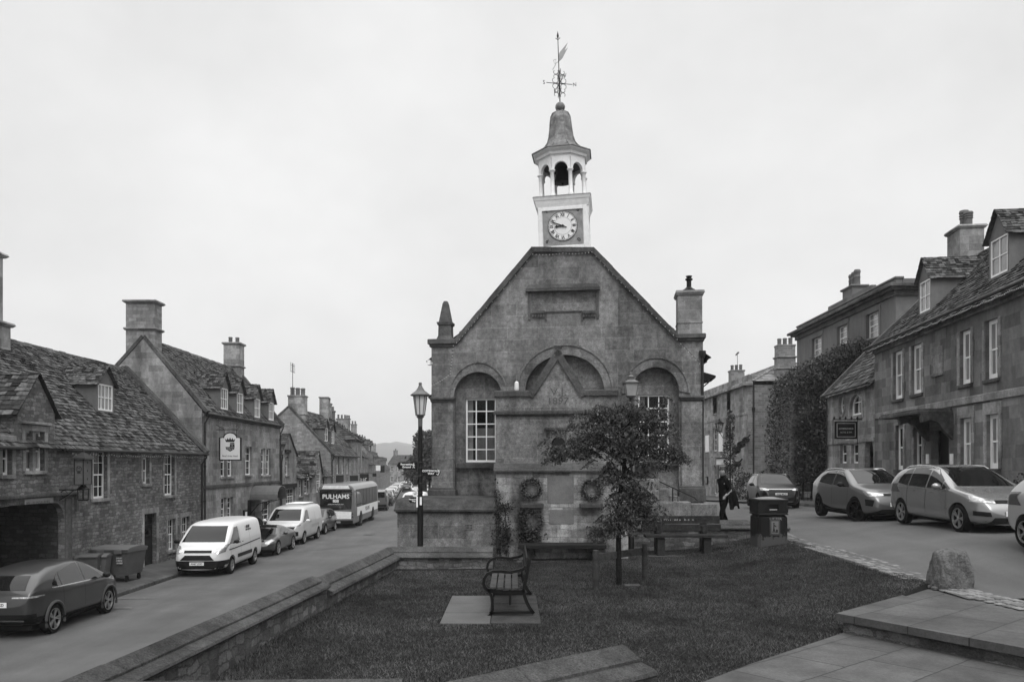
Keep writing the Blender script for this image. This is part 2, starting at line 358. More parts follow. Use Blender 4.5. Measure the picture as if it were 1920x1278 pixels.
def dormer(parent, xc, yf, z0, w, hw, ha, slope, wm=None, nx=4, nz=2, k=None, mt=None, fz=.55, gm=None):
    """gabled dormer: front at depth yf, window from z0 up hw, apex ha above the head; slope = dz/dy of the main roof"""
    zt = z0 + hw; za = zt + ha; yb = yf + (zt - z0) / slope + .25; yap = yf + (za - z0) / slope + .1
    m = MB(); x0, x1 = xc - w / 2, xc + w / 2
    m.panel([(x0 - .09, z0 - .12), (x1 + .09, z0 - .12), (x1 + .09, zt + .04), (xc, za), (x0 - .09, zt + .04)], [rect(x0, x1, z0, zt)], yf, .1)
    for x in (x0 - .09, x1 + .09): m.add([(x, yf, z0 - .15), (x, yf, zt + .04), (x, yb, zt + .04), (x, yf + .3, z0 - .15)], [(0, 1, 2, 3)])
    dm = m.build('dormer', wm or M['render'], parent)
    r = MB(); dd = Vector((0, 1, 0))
    for sg in (-1, 1):
        r.cut(); eo = Vector((xc + sg * (w / 2 + .22), yf - .14, zt - .08)); ap = Vector((xc, yf - .14, za + .05)); v = (ap - eo); V = v.length; v.normalize()
        n = v.cross(dd) * (1 if sg < 0 else -1); n = n if n.z > 0 else -n
        lb = yb - yf + .2; la = yap - yf + .2
        r.quad(eo, ap, ap + dd * la, eo + dd * lb); pass
        slates(r, eo + n * .01, dd, v, n, la, V, e0=.14, e1=.11, w0=.12, w1=.28, t=.026, clip=lambda y, lb=lb, la=la, V=V: (0, lb + (la - lb) * y / V))
    r.build('dormer_roof', M['slate'], dm)
    sash(dm, x0, x1, z0, zt, yf + .04, nx, nz, mt=mt, gm=gm, sill=False, split=False, flat=True, fw=.05, bar=.028)
    return dm
def chimney(parent, xc, yc, w, d, z0, z1, m, bands=(), pots=0, potm=None, poth=.5, cap=.1, taper=0, potw=.13, name='chimney', axis='y'):
    b = MB(); b.box(xc - w / 2, xc + w / 2, yc - d / 2, yc + d / 2, z0, z1)
    for z, t, e in tuple(bands) + ((z1 - .12, .14, cap),):
        b.frus(xc, yc, z, z + t * .55, w / 2 + e * .4, d / 2 + e * .4, w / 2 + e, d / 2 + e); b.frus(xc, yc, z + t * .55, z + t + .003, w / 2 + e, d / 2 + e, w / 2 + e * .75, d / 2 + e * .75)
    c = b.build(name, m, parent)
    for i in range(pots):
        f = (i - (pots - 1) / 2) * (min((d if axis == 'y' else w), pots * .42) / max(pots, 1)); p = MB(); hh = poth * (1 + .06 * ((i * 7) % 3 - 1))
        x, y = (xc, yc + f) if axis == 'y' else (xc + f, yc)
        p.lathe([(potw, z1), (potw * .9, z1 + hh * .15), (potw * .85, z1 + hh * .5), (potw, z1 + hh * .55), (potw * .85, z1 + hh * .6), (potw * .85, z1 + hh * .78), (potw, z1 + hh * .82), (potw, z1 + hh * .9), (potw * .8, z1 + hh), (potw * .6, z1 + hh), (potw * .6, z1 + hh * .7)], (x, y, 0), 12)
        p.build('chimney_pot', potm or M['pot'], c, smooth=True)
    return c
M['pot'] = mat('clay_pot', .11, .85, 0, .25, 5)
def coping(b, y0, z0, y1, z1, x0, x1, t=.16, lift=.1):               # sloping stone on a gable, across x0..x1
    b.cut(); d = Vector((0, y1 - y0, z1 - z0)); d.normalize(); n = Vector((0, -d.z, d.y)); n = n if n.z > 0 else -n
    a, c = Vector((0, y0, z0)), Vector((0, y1, z1)); L = (c - a).length; k = max(1, int(L / .7))
    for i in range(k):
        p, q = a + d * (L * i / k + .004), a + d * (L * (i + 1) / k - .004)
        pts = [p - n * t * .3, q - n * t * .3, q + n * (lift + random.uniform(-.008, .008)), p + n * lift]
        b.add([(x, v.y, v.z) for x in (x0, x1) for v in pts], [(0, 1, 2, 3), (7, 6, 5, 4), (0, 4, 5, 1), (1, 5, 6, 2), (2, 6, 7, 3), (3, 7, 4, 0)])
def gutter(parent, x0, x1, z, y=-.22, pipes=(), zb=0, m=None):
    b = MB(); b.tube([(x0, y, z), (x1, y, z)], .055, 8)
    for x in np.arange(x0 + .3, x1, .9): b.box(x - .015, x + .015, y + .0, .02, z - .03, z + .03)
    b.build('gutter', m or M['pipe'], parent)
    for x in pipes:
        p = MB(); p.tube([(x, y, z - .02), (x, y, z - .15), (x, -.07, z - .45), (x, -.07, zb)], .045, 8)
        for q in np.arange(zb + .8, z - .6, 1.6): p.lathe([(.06, q), (.06, q + .08)], (x, -.07, 0), 8)
        p.build('downpipe', m or M['pipe'], parent, smooth=True)
def box_walls(m, L, D, zb, eave, ridge, yr, front=None, holes=(), depth=.18, gl=True, gr=True):
    """four walls; front panel in y=0 with its holes, gabled sides"""
    m.panel(front or [(0, zb), (L, zb), (L, eave), (0, eave)], [h for h in holes], 0, depth)
    g = [(0, zb), (D, zb), (D, eave), (yr, ridge - .04), (0, eave)]
    for x in (0, L):
        m.gable(x, g, x > 0)
    m.quad((0, D, zb), (L, D, zb), (L, D, eave), (0, D, eave))
def settle(root, zb):                                               # parts were written with heights above the street; hang them from a root at zb
    root.location.z = zb
    for c in root.children: c.location.z -= zb
    return root
def front_frame(p0, p1):
    """local frame of a front that runs from p0 to p1 (left to right as seen from the street)"""
    d = Vector((p1[0] - p0[0], p1[1] - p0[1])); L = d.length; d.normalize(); rz = math.atan2(d.y, d.x)
    def f(px, py):
        s, z = onplane(px, py, p0, d); return s, z
    def fr(px0, px1, py0, py1):                                      # photo rectangle -> x0,x1,z0,z1 on the front (mean of both sides)
        a, za = f(px0, py0); b, zb = f(px1, py0); c = onplane((px0 + px1) / 2, py0, p0, d)[1]; e = onplane((px0 + px1) / 2, py1, p0, d)[1]
        return min(a, b), max(a, b), e, c
    return f, fr, rz, L
def roof_depth(f, px, py, eave, slope, p0, rz):
    """depth behind the front at which the roof slope is seen at this photo pixel"""
    dr = Vector((math.cos(rz), math.sin(rz))); nn = Vector((-math.sin(rz), math.cos(rz)))
    lo, hi = 0., 8.
    def err(t):
        q = (p0[0] + nn.x * t, p0[1] + nn.y * t); s, z = onplane(px, py, q, dr); return z - (eave + slope * t), s
    for _ in range(50):
        m_ = (lo + hi) / 2
        if err(m_)[0] > 0: lo = m_
        else: hi = m_
    return lo, err(lo)[1], eave + slope * lo
def string_lights(name, label, pts, group, sag=.08, bulbs=6, br=.011):
    m = MB(); path = []; bl = []
    for a, b in zip(pts[:-1], pts[1:]):
        a, b = Vector(a), Vector(b)
        for i in range(bulbs):
            t = i / bulbs; p = a.lerp(b, t) - Vector((0, 0, sag * 4 * t * (1 - t))); path.append(p); bl.append(p)
    path.append(Vector(pts[-1])); m.tube(path, .006, 4); m.cur = 1
    for p in bl: m.ball(p - Vector((0, 0, .02)), br, rz=br * 1.5, n=5, m=4)
    return tag(m.build(name, [M['black'], M['bulb']]), label, 'string lights', group)
# ---------------------------------------------------------------- ground, street, lawn, paving
def sstep(a, b, x):
    t = min(1, max(0, (x - a) / (b - a))); return t * t * (3 - 2 * t)
def bend(y): return 0. if y < 72 else -.125 * (y - 72) + (.5 * .125 * 0)
def zs(y): return 0. if y < 60 else -.0105 * (y - 60)
def zr(x, y):
    return 2.12 + .16 * (min(max(x, 7.3), 10.2) - 7.3) + .05 * max(0, x - 10.2) - .033 * max(0, y - 20) + .2 * sstep(20, 23, y) * (1 - sstep(7.3, 9.5, x))
_zr = zr
def zr(x, y):
    z = _zr(x, y); return z - (1 - sstep(12.6, 17, y)) * (z - 1.99) * .9
def zl(x, y): return 1.67 + .40 * sstep(4.2, 7.4, x) + .07 * sstep(15, 21, y) * sstep(-2, 1.5, x)
def sheet(name, xs, ys, fz, m, kind='structure', off=lambda y: 0):
    v = [(x + off(y), y, fz(x, y)) for y in ys for x in xs]; n = len(xs)
    f = [(j * n + i, j * n + i + 1, (j + 1) * n + i + 1, (j + 1) * n + i) for j in range(len(ys) - 1) for i in range(n - 1)]
    o = fastmesh(name, v, f, m, smooth=True); return tag(o, kind=kind)
def asphalt(name, v):
    m, n, l, bs = base_mat(name); bs.inputs['Roughness'].default_value = .8; bs.inputs['Specular IOR Level'].default_value = .35
    c = n.new('ShaderNodeTexCoord').outputs['Object']
    mp_ = n.new('ShaderNodeMapping'); mp_.inputs['Scale'].default_value = (1, .12, 1); l.new(c, mp_.inputs[0])
    a = nnoise(n, l, mp_.outputs[0], 1.3, 5, .6, .3, .7, v * .84, v * 1.16); b = nnoise(n, l, c, 70, 2, .6, .2, .8, .6, 1.4); d = nnoise(n, l, c, .5, 4, .6, .35, .65, .82, 1.15)
    l.new(nmath(n, l, 'MULTIPLY', a, nmath(n, l, 'MULTIPLY', b, d)), bs.inputs['Base Color']); nbump(n, l, bs, nnoise(n, l, c, 90, 2), .35, .01)
    return m
M['asphalt'] = asphalt('asphalt', .08); M['asphalt_right'] = asphalt('asphalt_square', .078); M['pave'] = stone('pavement_slabs', .08, .9, .6, .01, .15, .5, 0, .3, .2, .15, 20)
def flat_slabs(name, v, w, h, wob=.03, rot=0.):
    m, n, l, bs = base_mat(name); bs.inputs['Roughness'].default_value = .85
    c = n.new('ShaderNodeTexCoord').outputs['Object']; mp_ = n.new('ShaderNodeMapping'); mp_.inputs['Rotation'].default_value = (0, 0, rot); mp_.inputs['Location'].default_value = (100, 100, 0); l.new(c, mp_.inputs[0])
    ns = n.new('ShaderNodeTexNoise'); ns.inputs['Scale'].default_value = 2; l.new(c, ns.inputs[0]); va = n.new('ShaderNodeVectorMath'); va.operation = 'MULTIPLY_ADD'
    l.new(ns.outputs[1], va.inputs[0]); va.inputs[1].default_value = (wob, wob, 0); l.new(mp_.outputs[0], va.inputs[2])
    k = n.new('ShaderNodeTexBrick'); l.new(va.outputs[0], k.inputs[0])
    for q, x in (('Scale', 1.), ('Mortar Size', .012), ('Mortar Smooth', .5), ('Brick Width', w), ('Row Height', h)): k.inputs[q].default_value = x
    for q, x in (('Color1', .82), ('Color2', 1.15), ('Mortar', .3)): k.inputs[q].default_value = (x, x, x, 1)
    br = n.new('ShaderNodeRGBToBW'); l.new(k.outputs[0], br.inputs[0])
    f = nnoise(n, l, c, 28, 4, .65, .25, .75, .7, 1.3); st = nnoise(n, l, c, 1.4, 6, .7, .3, .7, .5, 1.45)
    l.new(nmath(n, l, 'MULTIPLY', nmath(n, l, 'MULTIPLY', br.outputs[0], v), nmath(n, l, 'MULTIPLY', f, st)), bs.inputs['Base Color'])
    nbump(n, l, bs, nmath(n, l, 'ADD', br.outputs[0], nmath(n, l, 'MULTIPLY', f, .6)), .5, .012)
    return m
M['flags'] = flat_slabs('flagstones', .056, 1.15, .8, .05, R(-40)); M['flags_pale'] = flat_slabs('path_slabs', .17, .78, .87, .0)
M['soil'] = mat('lawn_soil', .016, .95, 0, .4, 3, spec=.03)
ysf = list(np.linspace(-30, 60, 19)) + list(np.linspace(66, 420, 60))
ground = sheet('ground', [-2500, -600, -120, -40, -18, 0, 20, 60, 140, 600, 2500], [-300, -30, 20, 60, 120, 200, 400, 700, 2600], lambda x, y: -.12 if y < 60 else -.0105 * (min(y, 420) - 60) - .25, mat('rough_ground', .05, .95, 0, .3, .1))
street = sheet('road', [-12.3, -10, -8, -6, -3.0], ysf, lambda x, y: zs(y) + .02 * (1 - abs(x + 7.5) / 5), M['asphalt'], off=bend)
def kerbed(name, x0, x1, kx, ysx, off, fz, m, h=.12):
    v, f = [], []; n = 4
    for y in ysx:
        z = fz(y); o = off(y); v += [(kx + o, y, z - .1), (kx + o, y, z + h), (x0 + o, y, z + h + .01), (x1 + o, y, z + h + .05)]
    for j in range(len(ysx) - 1): f += [(j * n + i, j * n + i + 1, j * n + n + i + 1, j * n + n + i) for i in range(n - 1)]
    return tag(fastmesh(name, v, f, m), kind='structure')
kerbed('pavement', -12.46, -14.6, -12.3, ysf, bend, zs, M['pave'])
kb = MB()
for y in np.arange(10, 70, .92): kb.bbox(-12.47, -12.28, y, y + .9, -.05, .135, .02)
tag(kb.build('kerb', M['ashlar_dark']), kind='structure')
kerbed('pavement', -2.9, -1.2, -3.05, [y for y in ysf if y > 25], bend, zs, M['pave'])
pm = MB()
for y, x0, x1 in ((22.9, -12.2, -10.9), (24.6, -12.2, -11.0), (52, -9.9, -8.9), (43.5, -6.6, -5.6), (38, -10.4, -9.9), (72.5, -11.6, -10.6), (76, -9.5, -8.5)):
    pm.quad((x0, y, .026), (x1, y, .026), (x1, y + .1, .026), (x0, y + .1, .026))
for y in (): pm.quad((-10.55, y, .027), (-10.45, y, .027), (-10.45, y + 2.2, .027), (-10.55, y + 2.2, .027))
sm = MB(); sp_ = [(-10.4, 37.9), (-9.2, 38.6), (-8.3, 39.8), (-7.4, 40.9), (-6.2, 42.6), (-4.2, 44)]
for (xa, ya), (xb, yb_) in zip(sp_[:-1], sp_[1:]): sm.quad((xa, ya, .024), (xb, yb_, .024), (xb, yb_ + .09, .024), (xa, ya + .09, .024))
for k_ in range(0):
    x_, y_ = random.uniform(-9.5, -4), random.uniform(12, 60); w_ = random.uniform(.01, .02); l_ = random.uniform(.8, 3.5); sm.quad((x_, y_, .0235), (x_ + w_, y_, .0235), (x_ + w_ + random.uniform(-.2, .2), y_ + l_, .0235), (x_ + random.uniform(-.2, .2), y_ + l_, .0235))
tag(sm.build('road_seams', mat('tar_seam', .03, .7, 0, .3)), kind='structure')
cv = MB()
for x_, y_ in ((-6.5, 25), (-8.4, 47)): cv.lathe([(.32, .022 if x_ < 0 else zr(x_, y_) - .02), (.32, .03 if x_ < 0 else zr(x_, y_) + .02)], (x_, y_, 0), 24); cv.cut()
cv_o = cv.build('road_cover', mat('cast_cover', .04, .6, .3, .3, 20))
for o_ in [q for q in COL.objects if q.name.startswith('road_cover')]: tag(o_, kind='structure')
tag(pm.build('road_markings', mat('worn_road_paint', .16, .8, 0, .4, 8)), kind='structure')
# right-hand square, rising to the houses
xr = [7.25, 8, 9, 10.2, 11.5, 13, 16, 22, 30]; yr_ = list(np.linspace(12.7, 22.4, 14))
sheet('road', xr, yr_, zr, M['asphalt_right'])
sheet('road', [2.5, 5.0, 6.2, 7.25, 8, 9, 10.2, 11.5, 13, 16, 22, 30], [22.4, 23, 24, 26, 30, 36, 44, 54, 70, 110], lambda x, y: zr(x, y) - .004, M['asphalt_right'])
# pavement before the right-hand houses
v, f = [], []
for i, y in enumerate([12.8, 16, 20, 26, 33, 40, 44]):
    xf = 14.96 + (y - 33) * .1086; z = zr(xf - 1.6, y)
    v += [(xf - 1.75, y, z - .05), (xf - 1.75, y, z + .12), (xf + .4, y, z + .17)]
    if i: f += [(i * 3 - 3, i * 3 - 2, i * 3 + 1, i * 3), (i * 3 - 2, i * 3 - 1, i * 3 + 2, i * 3 + 1)]
tag(fastmesh('pavement', v, f, M['pave']), kind='structure')
sheet('pavement', [13.4, 15, 17.9], [44, 52, 60, 75], lambda x, y: zr(x, y) + .1, M['pave'])
# lawn: soil sheet with grass blades
up_poly = [(4.7, 11.6), (6.05, 9.35), (14, 2.0), (22, 4), (22, 12.7), (8.0, 12.75), (7.35, 14.05)]
lo_poly = [(1.75, 8.55), (2.9, 9.75), (4.95, 11.72), (6.3, 9.6), (14.2, 2.2), (14, -2), (-1.5, -2), (-1.5, 5.6)]
def inside(poly, x, y):
    c = np.zeros(np.shape(x), bool); n = len(poly)
    for i in range(n):
        (x0, y0), (x1, y1) = poly[i], poly[i - 1]
        c ^= ((y0 > y) != (y1 > y)) & (x < (x1 - x0) * (y - y0) / (y1 - y0 + 1e-12) + x0)
    return c
def lawn_z(x, y):
    if all(any(bool(inside(q, np.array(x + dx), np.array(y + dy))) for q in (up_poly, lo_poly)) for dx in (-.09, .09) for dy in (-.09, .09)): return 1.25
    return zl(x, y)
sheet('lawn', list(np.linspace(-3.4, 7.3, 76)), list(np.linspace(5.2, 22.3, 118)), lawn_z, M['soil'])
def zlv(x, y):
    s = np.clip((x - 4.2) / 3.2, 0, 1); t = np.clip((y - 15) / 6, 0, 1); return 1.67 + .4 * s * s * (3 - 2 * s) + .07 * t * t * (3 - 2 * t) * np.clip((x + 2) / 3.5, 0, 1)
def grass():
    N = 380000; y = 7.2 + 15 * rng.random(N) ** 1.35; x = -3.4 + 10.75 * rng.random(N)
    bx = (x > -1.14) & (x < .45) & (y > 12.33) & (y < 14.97)
    k = ~(inside(up_poly, x, y) | inside(lo_poly, x, y) | bx | (y > 20.9) & (x > -.5) & (x < 2.95) | (x < -3.46 + .0813 * (y - 10.3)) & (y < 18.9) | ((y > 18.55) & (x < -.42)))
    x, y = x[k], y[k]; n = len(x)
    tuft = np.sin(x * 3.1 + np.sin(y * 2.3) * 2) * np.sin(y * 2.7 + np.sin(x * 1.9) * 2)
    h = (.02 + .024 * rng.random(n)) * (1 + .2 * tuft) ; edge = ((y < 8.6) | (x < -2.9)); h = np.where(edge, h * 1.5, h)
    a = rng.random(n) * 6.283; lean = rng.normal(0, .024, (n, 2)); w = .0035 + .004 * rng.random(n)
    z = zlv(x, y) - .004; dx, dy = np.cos(a) * w, np.sin(a) * w
    v = np.empty((n, 3, 3)); v[:, 0] = np.c_[x - dx, y - dy, z]; v[:, 1] = np.c_[x + dx, y + dy, z]; v[:, 2] = np.c_[x + lean[:, 0], y + lean[:, 1], z + h]
    o = fastmesh('grass', v.reshape(-1, 3), np.arange(n * 3).reshape(-1, 3), M['grass']); tag(o, 'short mown grass of the lawn in front of the stone hall', 'grass', kind='stuff')
grass()
b = MB(); b.prism(lo_poly, 1.3, 1.71, 'z'); tag(b.build('path', M['flags']), kind='structure')
b = MB(); b.prism(up_poly, 1.88, 1.985, 'z')
tag(b.build('terrace_paving', M['flags']), kind='structure')
b = MB(); b.prism([(4.8, 11.6), (6.12, 9.42), (14, 2.1), (21.9, 4.2), (21.9, 12.6), (7.95, 12.65), (7.3, 13.95)], 1.3, 1.879, 'z'); tag(b.build('terrace_step', M['rubble']), kind='structure')
b = MB(); b2 = MB()
for j in range(3):
    for i in range(2):
        x0, y0 = -1.12 + i * .79, 12.36 + j * .87; (b2 if i else b).bbox(x0, x0 + .78, y0, y0 + .855, 1.6, 1.69 + .004 * ((i + j) % 2), .01)
tag(b.build('bench_paving', mat('path_slab', .075, .85, 0, .18, 2, .3)), kind='structure'); tag(b2.build('bench_paving', mat('worn_slab', .03, .95, 0, .5, 5, .5)), kind='structure')
# strip of setts between lawn and square
b = MB(); y = 10.5
while y < 22.2:
    xb = 7.4 + .13 * max(0, 14.5 - y); dz = 0
    for k in range(4):
        w = random.uniform(.1, .14); xo = xb - .3 + k * .14
        if True: b.bbox(xo, xo + .125, y + random.uniform(-.01, .01), y + random.uniform(.12, .2), 2.0, zr(max(7.3, xo), y) + random.uniform(.01, .026), .012)
    y += .21
tag(b.build('sett_strip', island('stone_setts', .1, .2, .85)), kind='structure')
# far hill
hv, hf = [], []; nx_, ny_ = 120, 12
for j in range(ny_):
    for i in range(nx_):
        x = -2600 + i * 44; y = 1250 + j * 110; t = j / (ny_ - 1)
        hgt = (58 + 16 * math.sin(x * .004 + 1) + 9 * math.sin(x * .013) + 4 * math.sin(x * .05) * t) * math.sin(min(1, t * 1.35) * math.pi / 2) + rng.normal(0, 1.8) * (t > .3)
        hv.append((x, y, -5 + hgt * .72 * (y / 1500)))
for j in range(ny_ - 1):
    for i in range(nx_ - 1): hf.append((j * nx_ + i, j * nx_ + i + 1, (j + 1) * nx_ + i + 1, (j + 1) * nx_ + i))
tag(fastmesh('hills', hv, hf, mat('wooded_hill', .055, .95, 0, .5, .012, fine=.06)), kind='structure')

# ---------------------------------------------------------------- low walls round the lawn
def saddle_wall(name, label, path, zt, zb, m_body, m_cap, side=1, w=.46, ends=True, group=None, cat='wall', drop=.22, jitter=.006, seg=1.15):
    """wall along a path with a sloping two-band coping: ridge on the far side, lip towards 'side'"""
    root = E(name, label, cat, (path[0][0], path[0][1], zb), 0, group); body, cap = MB(), MB()
    for (x0, y0), (x1, y1) in zip(path[:-1], path[1:]):
        a, c = Vector((x0, y0, 0)), Vector((x1, y1, 0)); d = (c - a); L = d.length; d.normalize(); n = Vector((d.y, -d.x, 0)) * side
        prof_b = [(.03, zb), (w - .07, zb), (w - .07, zt - drop - .03), (.03, zt - drop + .03)]
        k = max(1, int(L / seg)); vb = [a + n * p + Vector((0, 0, z)) for p, z in prof_b] + [c + n * p + Vector((0, 0, z)) for p, z in prof_b]
        body.add(vb, [(0, 1, 2, 3), (7, 6, 5, 4)] + [(i, (i + 1) % 4, (i + 1) % 4 + 4, i + 4) for i in range(4)])
        for i in range(k):
            p0, p1 = a + d * (L * i / k + .001), a + d * (L * (i + 1) / k - .001); j = random.uniform(-jitter, jitter)
            prof = [(-.03, zt - drop * .8), (-.03, zt - .05), (.02, zt + j), (.07, zt - .01 + j), (w * .55, zt - drop * .48 + j), (w * .55, zt - drop * .48 - .03), (w * .57, zt - drop * .48 - .03), (w, zt - drop * .86 + j), (w + .015, zt - drop - .005), (w - .01, zt - drop - .03), (0, zt - drop - .03)]
            q = len(prof); vv = [p0 + n * s + Vector((0, 0, z)) for s, z in prof] + [p1 + n * s + Vector((0, 0, z)) for s, z in prof]
            tri = tessellate_polygon([[Vector((s, z, 0)) for s, z in prof]])
            cap.add(vv, [tuple(t) for t in tri] + [tuple(x + q for x in reversed(t)) for t in tri] + [(i2, (i2 + 1) % q, (i2 + 1) % q + q, i2 + q) for i2 in range(q)])
    o1 = body.build('wall_body', m_body, root, fix=True); o2 = cap.build('coping', m_cap, root)
    for o in (o1, o2): o.location = (-path[0][0], -path[0][1], -zb)
    return root
saddle_wall('garden_wall', 'long low retaining wall between the lawn and the street, saddle coping with a step in it', [(-4.35, 2.8), (-3.46, 13.75)], 2.22, 0, M['rubble'], M['mossy'], 1, w=.35, drop=.17)
saddle_wall('garden_wall', 'lower far length of the street retaining wall, reaching the corner by the lamp post', [(-3.45, 13.8), (-2.98, 19.25)], 2.16, 0, M['rubble'], M['mossy'], 1, w=.36, drop=.25)
saddle_wall('garden_wall', 'low back wall of the lawn under the signpost lamp, in front of the terrace wall', [(-2.9, 19.28), (-.46, 19.28)], 2.17, 1.2, M['rubble'], M['mossy'], 1)
saddle_wall('garden_wall', 'short length of front wall coping ending at the paved path, close to the camera', [(-2.3, 5.77), (1.18, 8.63)], 2.2, 1.2, M['rubble'], M['mossy'], 1, w=.5)
saddle_wall('garden_wall', 'stub of front wall coping at the bottom edge of the lawn, left of the path wall', [(-3.9, 7.25), (-1.0, 7.34)], 2.18, 1.2, M['rubble'], M['mossy'], 1, w=.5)
saddle_wall('garden_wall', 'low wall with grooved coping behind the inscribed bench and the litter bin', [(3.2, 22.75), (7.75, 22.75)], 2.57, 1.5, M['rubble'], M['mossy'], 1, w=.5)
# ---------------------------------------------------------------- the stone hall
hp0 = (-2.5, 24.6); hp1 = (hp0[0] + 8.2 * .992, hp0[1] - 8.2 * .1265)
hf_, hfr, hrz, _ = front_frame(hp0, hp1)
hz = 1.85
hall = E('town_hall', 'gabled stone hall with a white clock turret, three blind arches and an obelisk pinnacle', 'town hall', (hp0[0], hp0[1], 0), hrz)
def hs(px, py=800): return hf_(px, py)[0]
def hzz(px, py): return hf_(px, py)[1]
A = M['ashlar']; AD = M['ashlar_dark']
xl, xr2 = hs(809), hs(1318)
out = [(xl, hz), (xr2, hz), hf_(1318, 630), hf_(1271, 630), hf_(1113, 470), hf_(997, 470), hf_(853, 640), hf_(809, 640)]
def hall_arch(x0, x1, ytop, yspr, ybot, n=16):
    c = (x0 + x1) / 2; z0, z1, zt = hzz(c, ybot), hzz(c, yspr), hzz(c, ytop)
    return arch(hs(x0), hs(x1), z0, z1, n, zt - z1)
aL, aC, aR = hall_arch(852, 941, 697, 742, 936), hall_arch(985, 1133, 665, 733, 800), hall_arch(1185, 1273, 688, 733, 915)
tx0, tx1 = hs(996), hs(1118); tz0, tz1 = hzz(1057, 582), hzz(1057, 546)
m = MB(); m.panel(out, [aL, aC, aR, rect(tx0, tx1, tz0, tz1)], 0, .28)
D = 15.
for x in (xl, xr2): m.quad((x, 0, hz), (x, D, hz), (x, D, hzz(809, 645)), (x, 0, hzz(809, 645)))
m.panel(out, [], D, 0)
m.box(tx0 - .02, tx1 + .02, .09, .2, tz0 - .02, tz1 + .02)
wx0, wx1, wz0, wz1 = hs(870), hs(928), hzz(900, 866), hzz(900, 745)
vx0, vx1, vz0, vz1 = hs(1197), hs(1256), hzz(1226, 866), hzz(1226, 738)
for a, h in ((aL, [rect(wx0, wx1, wz0, wz1)]), (aC, []), (aR, [rect(vx0, vx1, vz0, vz1)])):
    xs = [p[0] for p in a]; zs_ = [p[1] for p in a]
    m.panel([(min(xs) - .05, min(zs_) - .05), (max(xs) + .05, min(zs_) - .05), (max(xs) + .05, max(zs_) + .05), (min(xs) - .05, max(zs_) + .05)], h, .26, .16)
m.build('wall', A, hall)
def hall_window(x0, x1, z0, z1):
    w = sash(hall, x0, x1, z0, z1, .36, 3, 5, mt=M['white'], gm=M['clear'], sill=False, fw=.05, bar=.03, split=False)
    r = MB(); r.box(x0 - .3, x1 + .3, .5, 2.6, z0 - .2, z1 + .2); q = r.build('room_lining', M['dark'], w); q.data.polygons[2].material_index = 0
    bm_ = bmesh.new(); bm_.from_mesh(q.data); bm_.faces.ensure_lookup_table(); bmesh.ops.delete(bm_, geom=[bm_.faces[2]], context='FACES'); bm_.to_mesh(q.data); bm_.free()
    c = MB()
    for (a, b) in ((x0 + .04, x0 + .2), (x1 - .1, x1 - .04)):
        p = [(a + (b - a) * i / 12, .47 + .02 * math.sin(i * 2.1)) for i in range(13)]
        for (xa, ya), (xb, yb) in zip(p[:-1], p[1:]): c.quad((xa, ya, z0 + .03), (xb, yb, z0 + .03), (xb, yb, z1 - .03), (xa, ya, z1 - .03))
    c.build('curtain', M['curtain'], w)
    return w
w1 = hall_window(wx0, wx1, wz0, wz1); w2 = hall_window(vx0, vx1, vz0, vz1)
k = MB(); h_ = wz1 - wz0
k.box(wx0 + .28, wx1 - .06, .62, 1.0, wz0 + .36 * h_, wz0 + .54 * h_); k.box(wx0 + .25, wx1 - .1, .6, .98, wz0 + .14 * h_, wz0 + .355 * h_); k.box(wx0 + .3, wx1 - .04, .58, .95, wz0, wz0 + .135 * h_)
k.build('cartons', M['carton'], w1)
# archivolts
ring = MB()
def archivolt(inner, x0, x1, yt, ys, proud=.055):
    ring.cut(); n = len(inner) - 2; xa, xb = hs(x0), hs(x1); c = (x0 + x1) / 2; z1 = hzz(c, ys); zt = hzz(c, yt); cx, r = (xa + xb) / 2, (xb - xa) / 2
    o = [(cx + r * math.cos(math.pi * i / (n - 1)), z1 + (zt - z1) * math.sin(math.pi * i / (n - 1))) for i in range(n)]; inn = inner[2:]
    for i in range(n - 1):
        for (p, q, pr) in ((0, .82, proud), (.82, 1, proud + .035)):
            A0, A1 = [(inn[j][0] + (o[j][0] - inn[j][0]) * p, inn[j][1] + (o[j][1] - inn[j][1]) * p) for j in (i, i + 1)]
            B0, B1 = [(inn[j][0] + (o[j][0] - inn[j][0]) * q, inn[j][1] + (o[j][1] - inn[j][1]) * q) for j in (i, i + 1)]
            ring.prism([A0, A1, B1, B0], -pr, .02)
archivolt(aL, 843, 953, 677, 745); archivolt(aC, 968, 1151, 644, 733); archivolt(aR, 1166, 1294, 668, 738)
ring.build('archivolt', A, hall)
def hbox(b, x0, x1, y0, y1, d0, d1, ch=.0):
    c = (x0 + x1) / 2; a = (hs(x0), hs(x1), d0, d1, hzz(c, y1), hzz(c, y0))
    (b.bbox(*a, ch) if ch else b.box(*a))
b = MB()
for x0, x1, yb_ in ((811, 851, 915), (1277, 1317, 911)): b.cut(); hbox(b, x0, x1, 752, yb_, -.1, .05, .02)
b.build('pilaster', A, hall)
b = MB()
for x0, x1, yt in ((808, 855, 745), (1273, 1320, 742)):
    b.cut(); hbox(b, x0, x1, yt, yt + 4, -.2, .05, .015); hbox(b, x0 + 1, x1 - 1, yt + 4, yt + 8, -.15, .05)
for x0, x1, yt in ((807, 855, 913), (1274, 1320, 910)):
    b.cut(); hbox(b, x0, x1, yt, yt + 4, -.16, .05, .02); hbox(b, x0 - 2, x1 + 2, yt + 4, yt + 30, -.24, .1, .02)
b.cut(); hbox(b, 855, 941, 868, 877, .1, .3, .015); b.cut(); hbox(b, 1188, 1272, 866, 873, .1, .3, .015)
b.build('band_course', AD, hall)
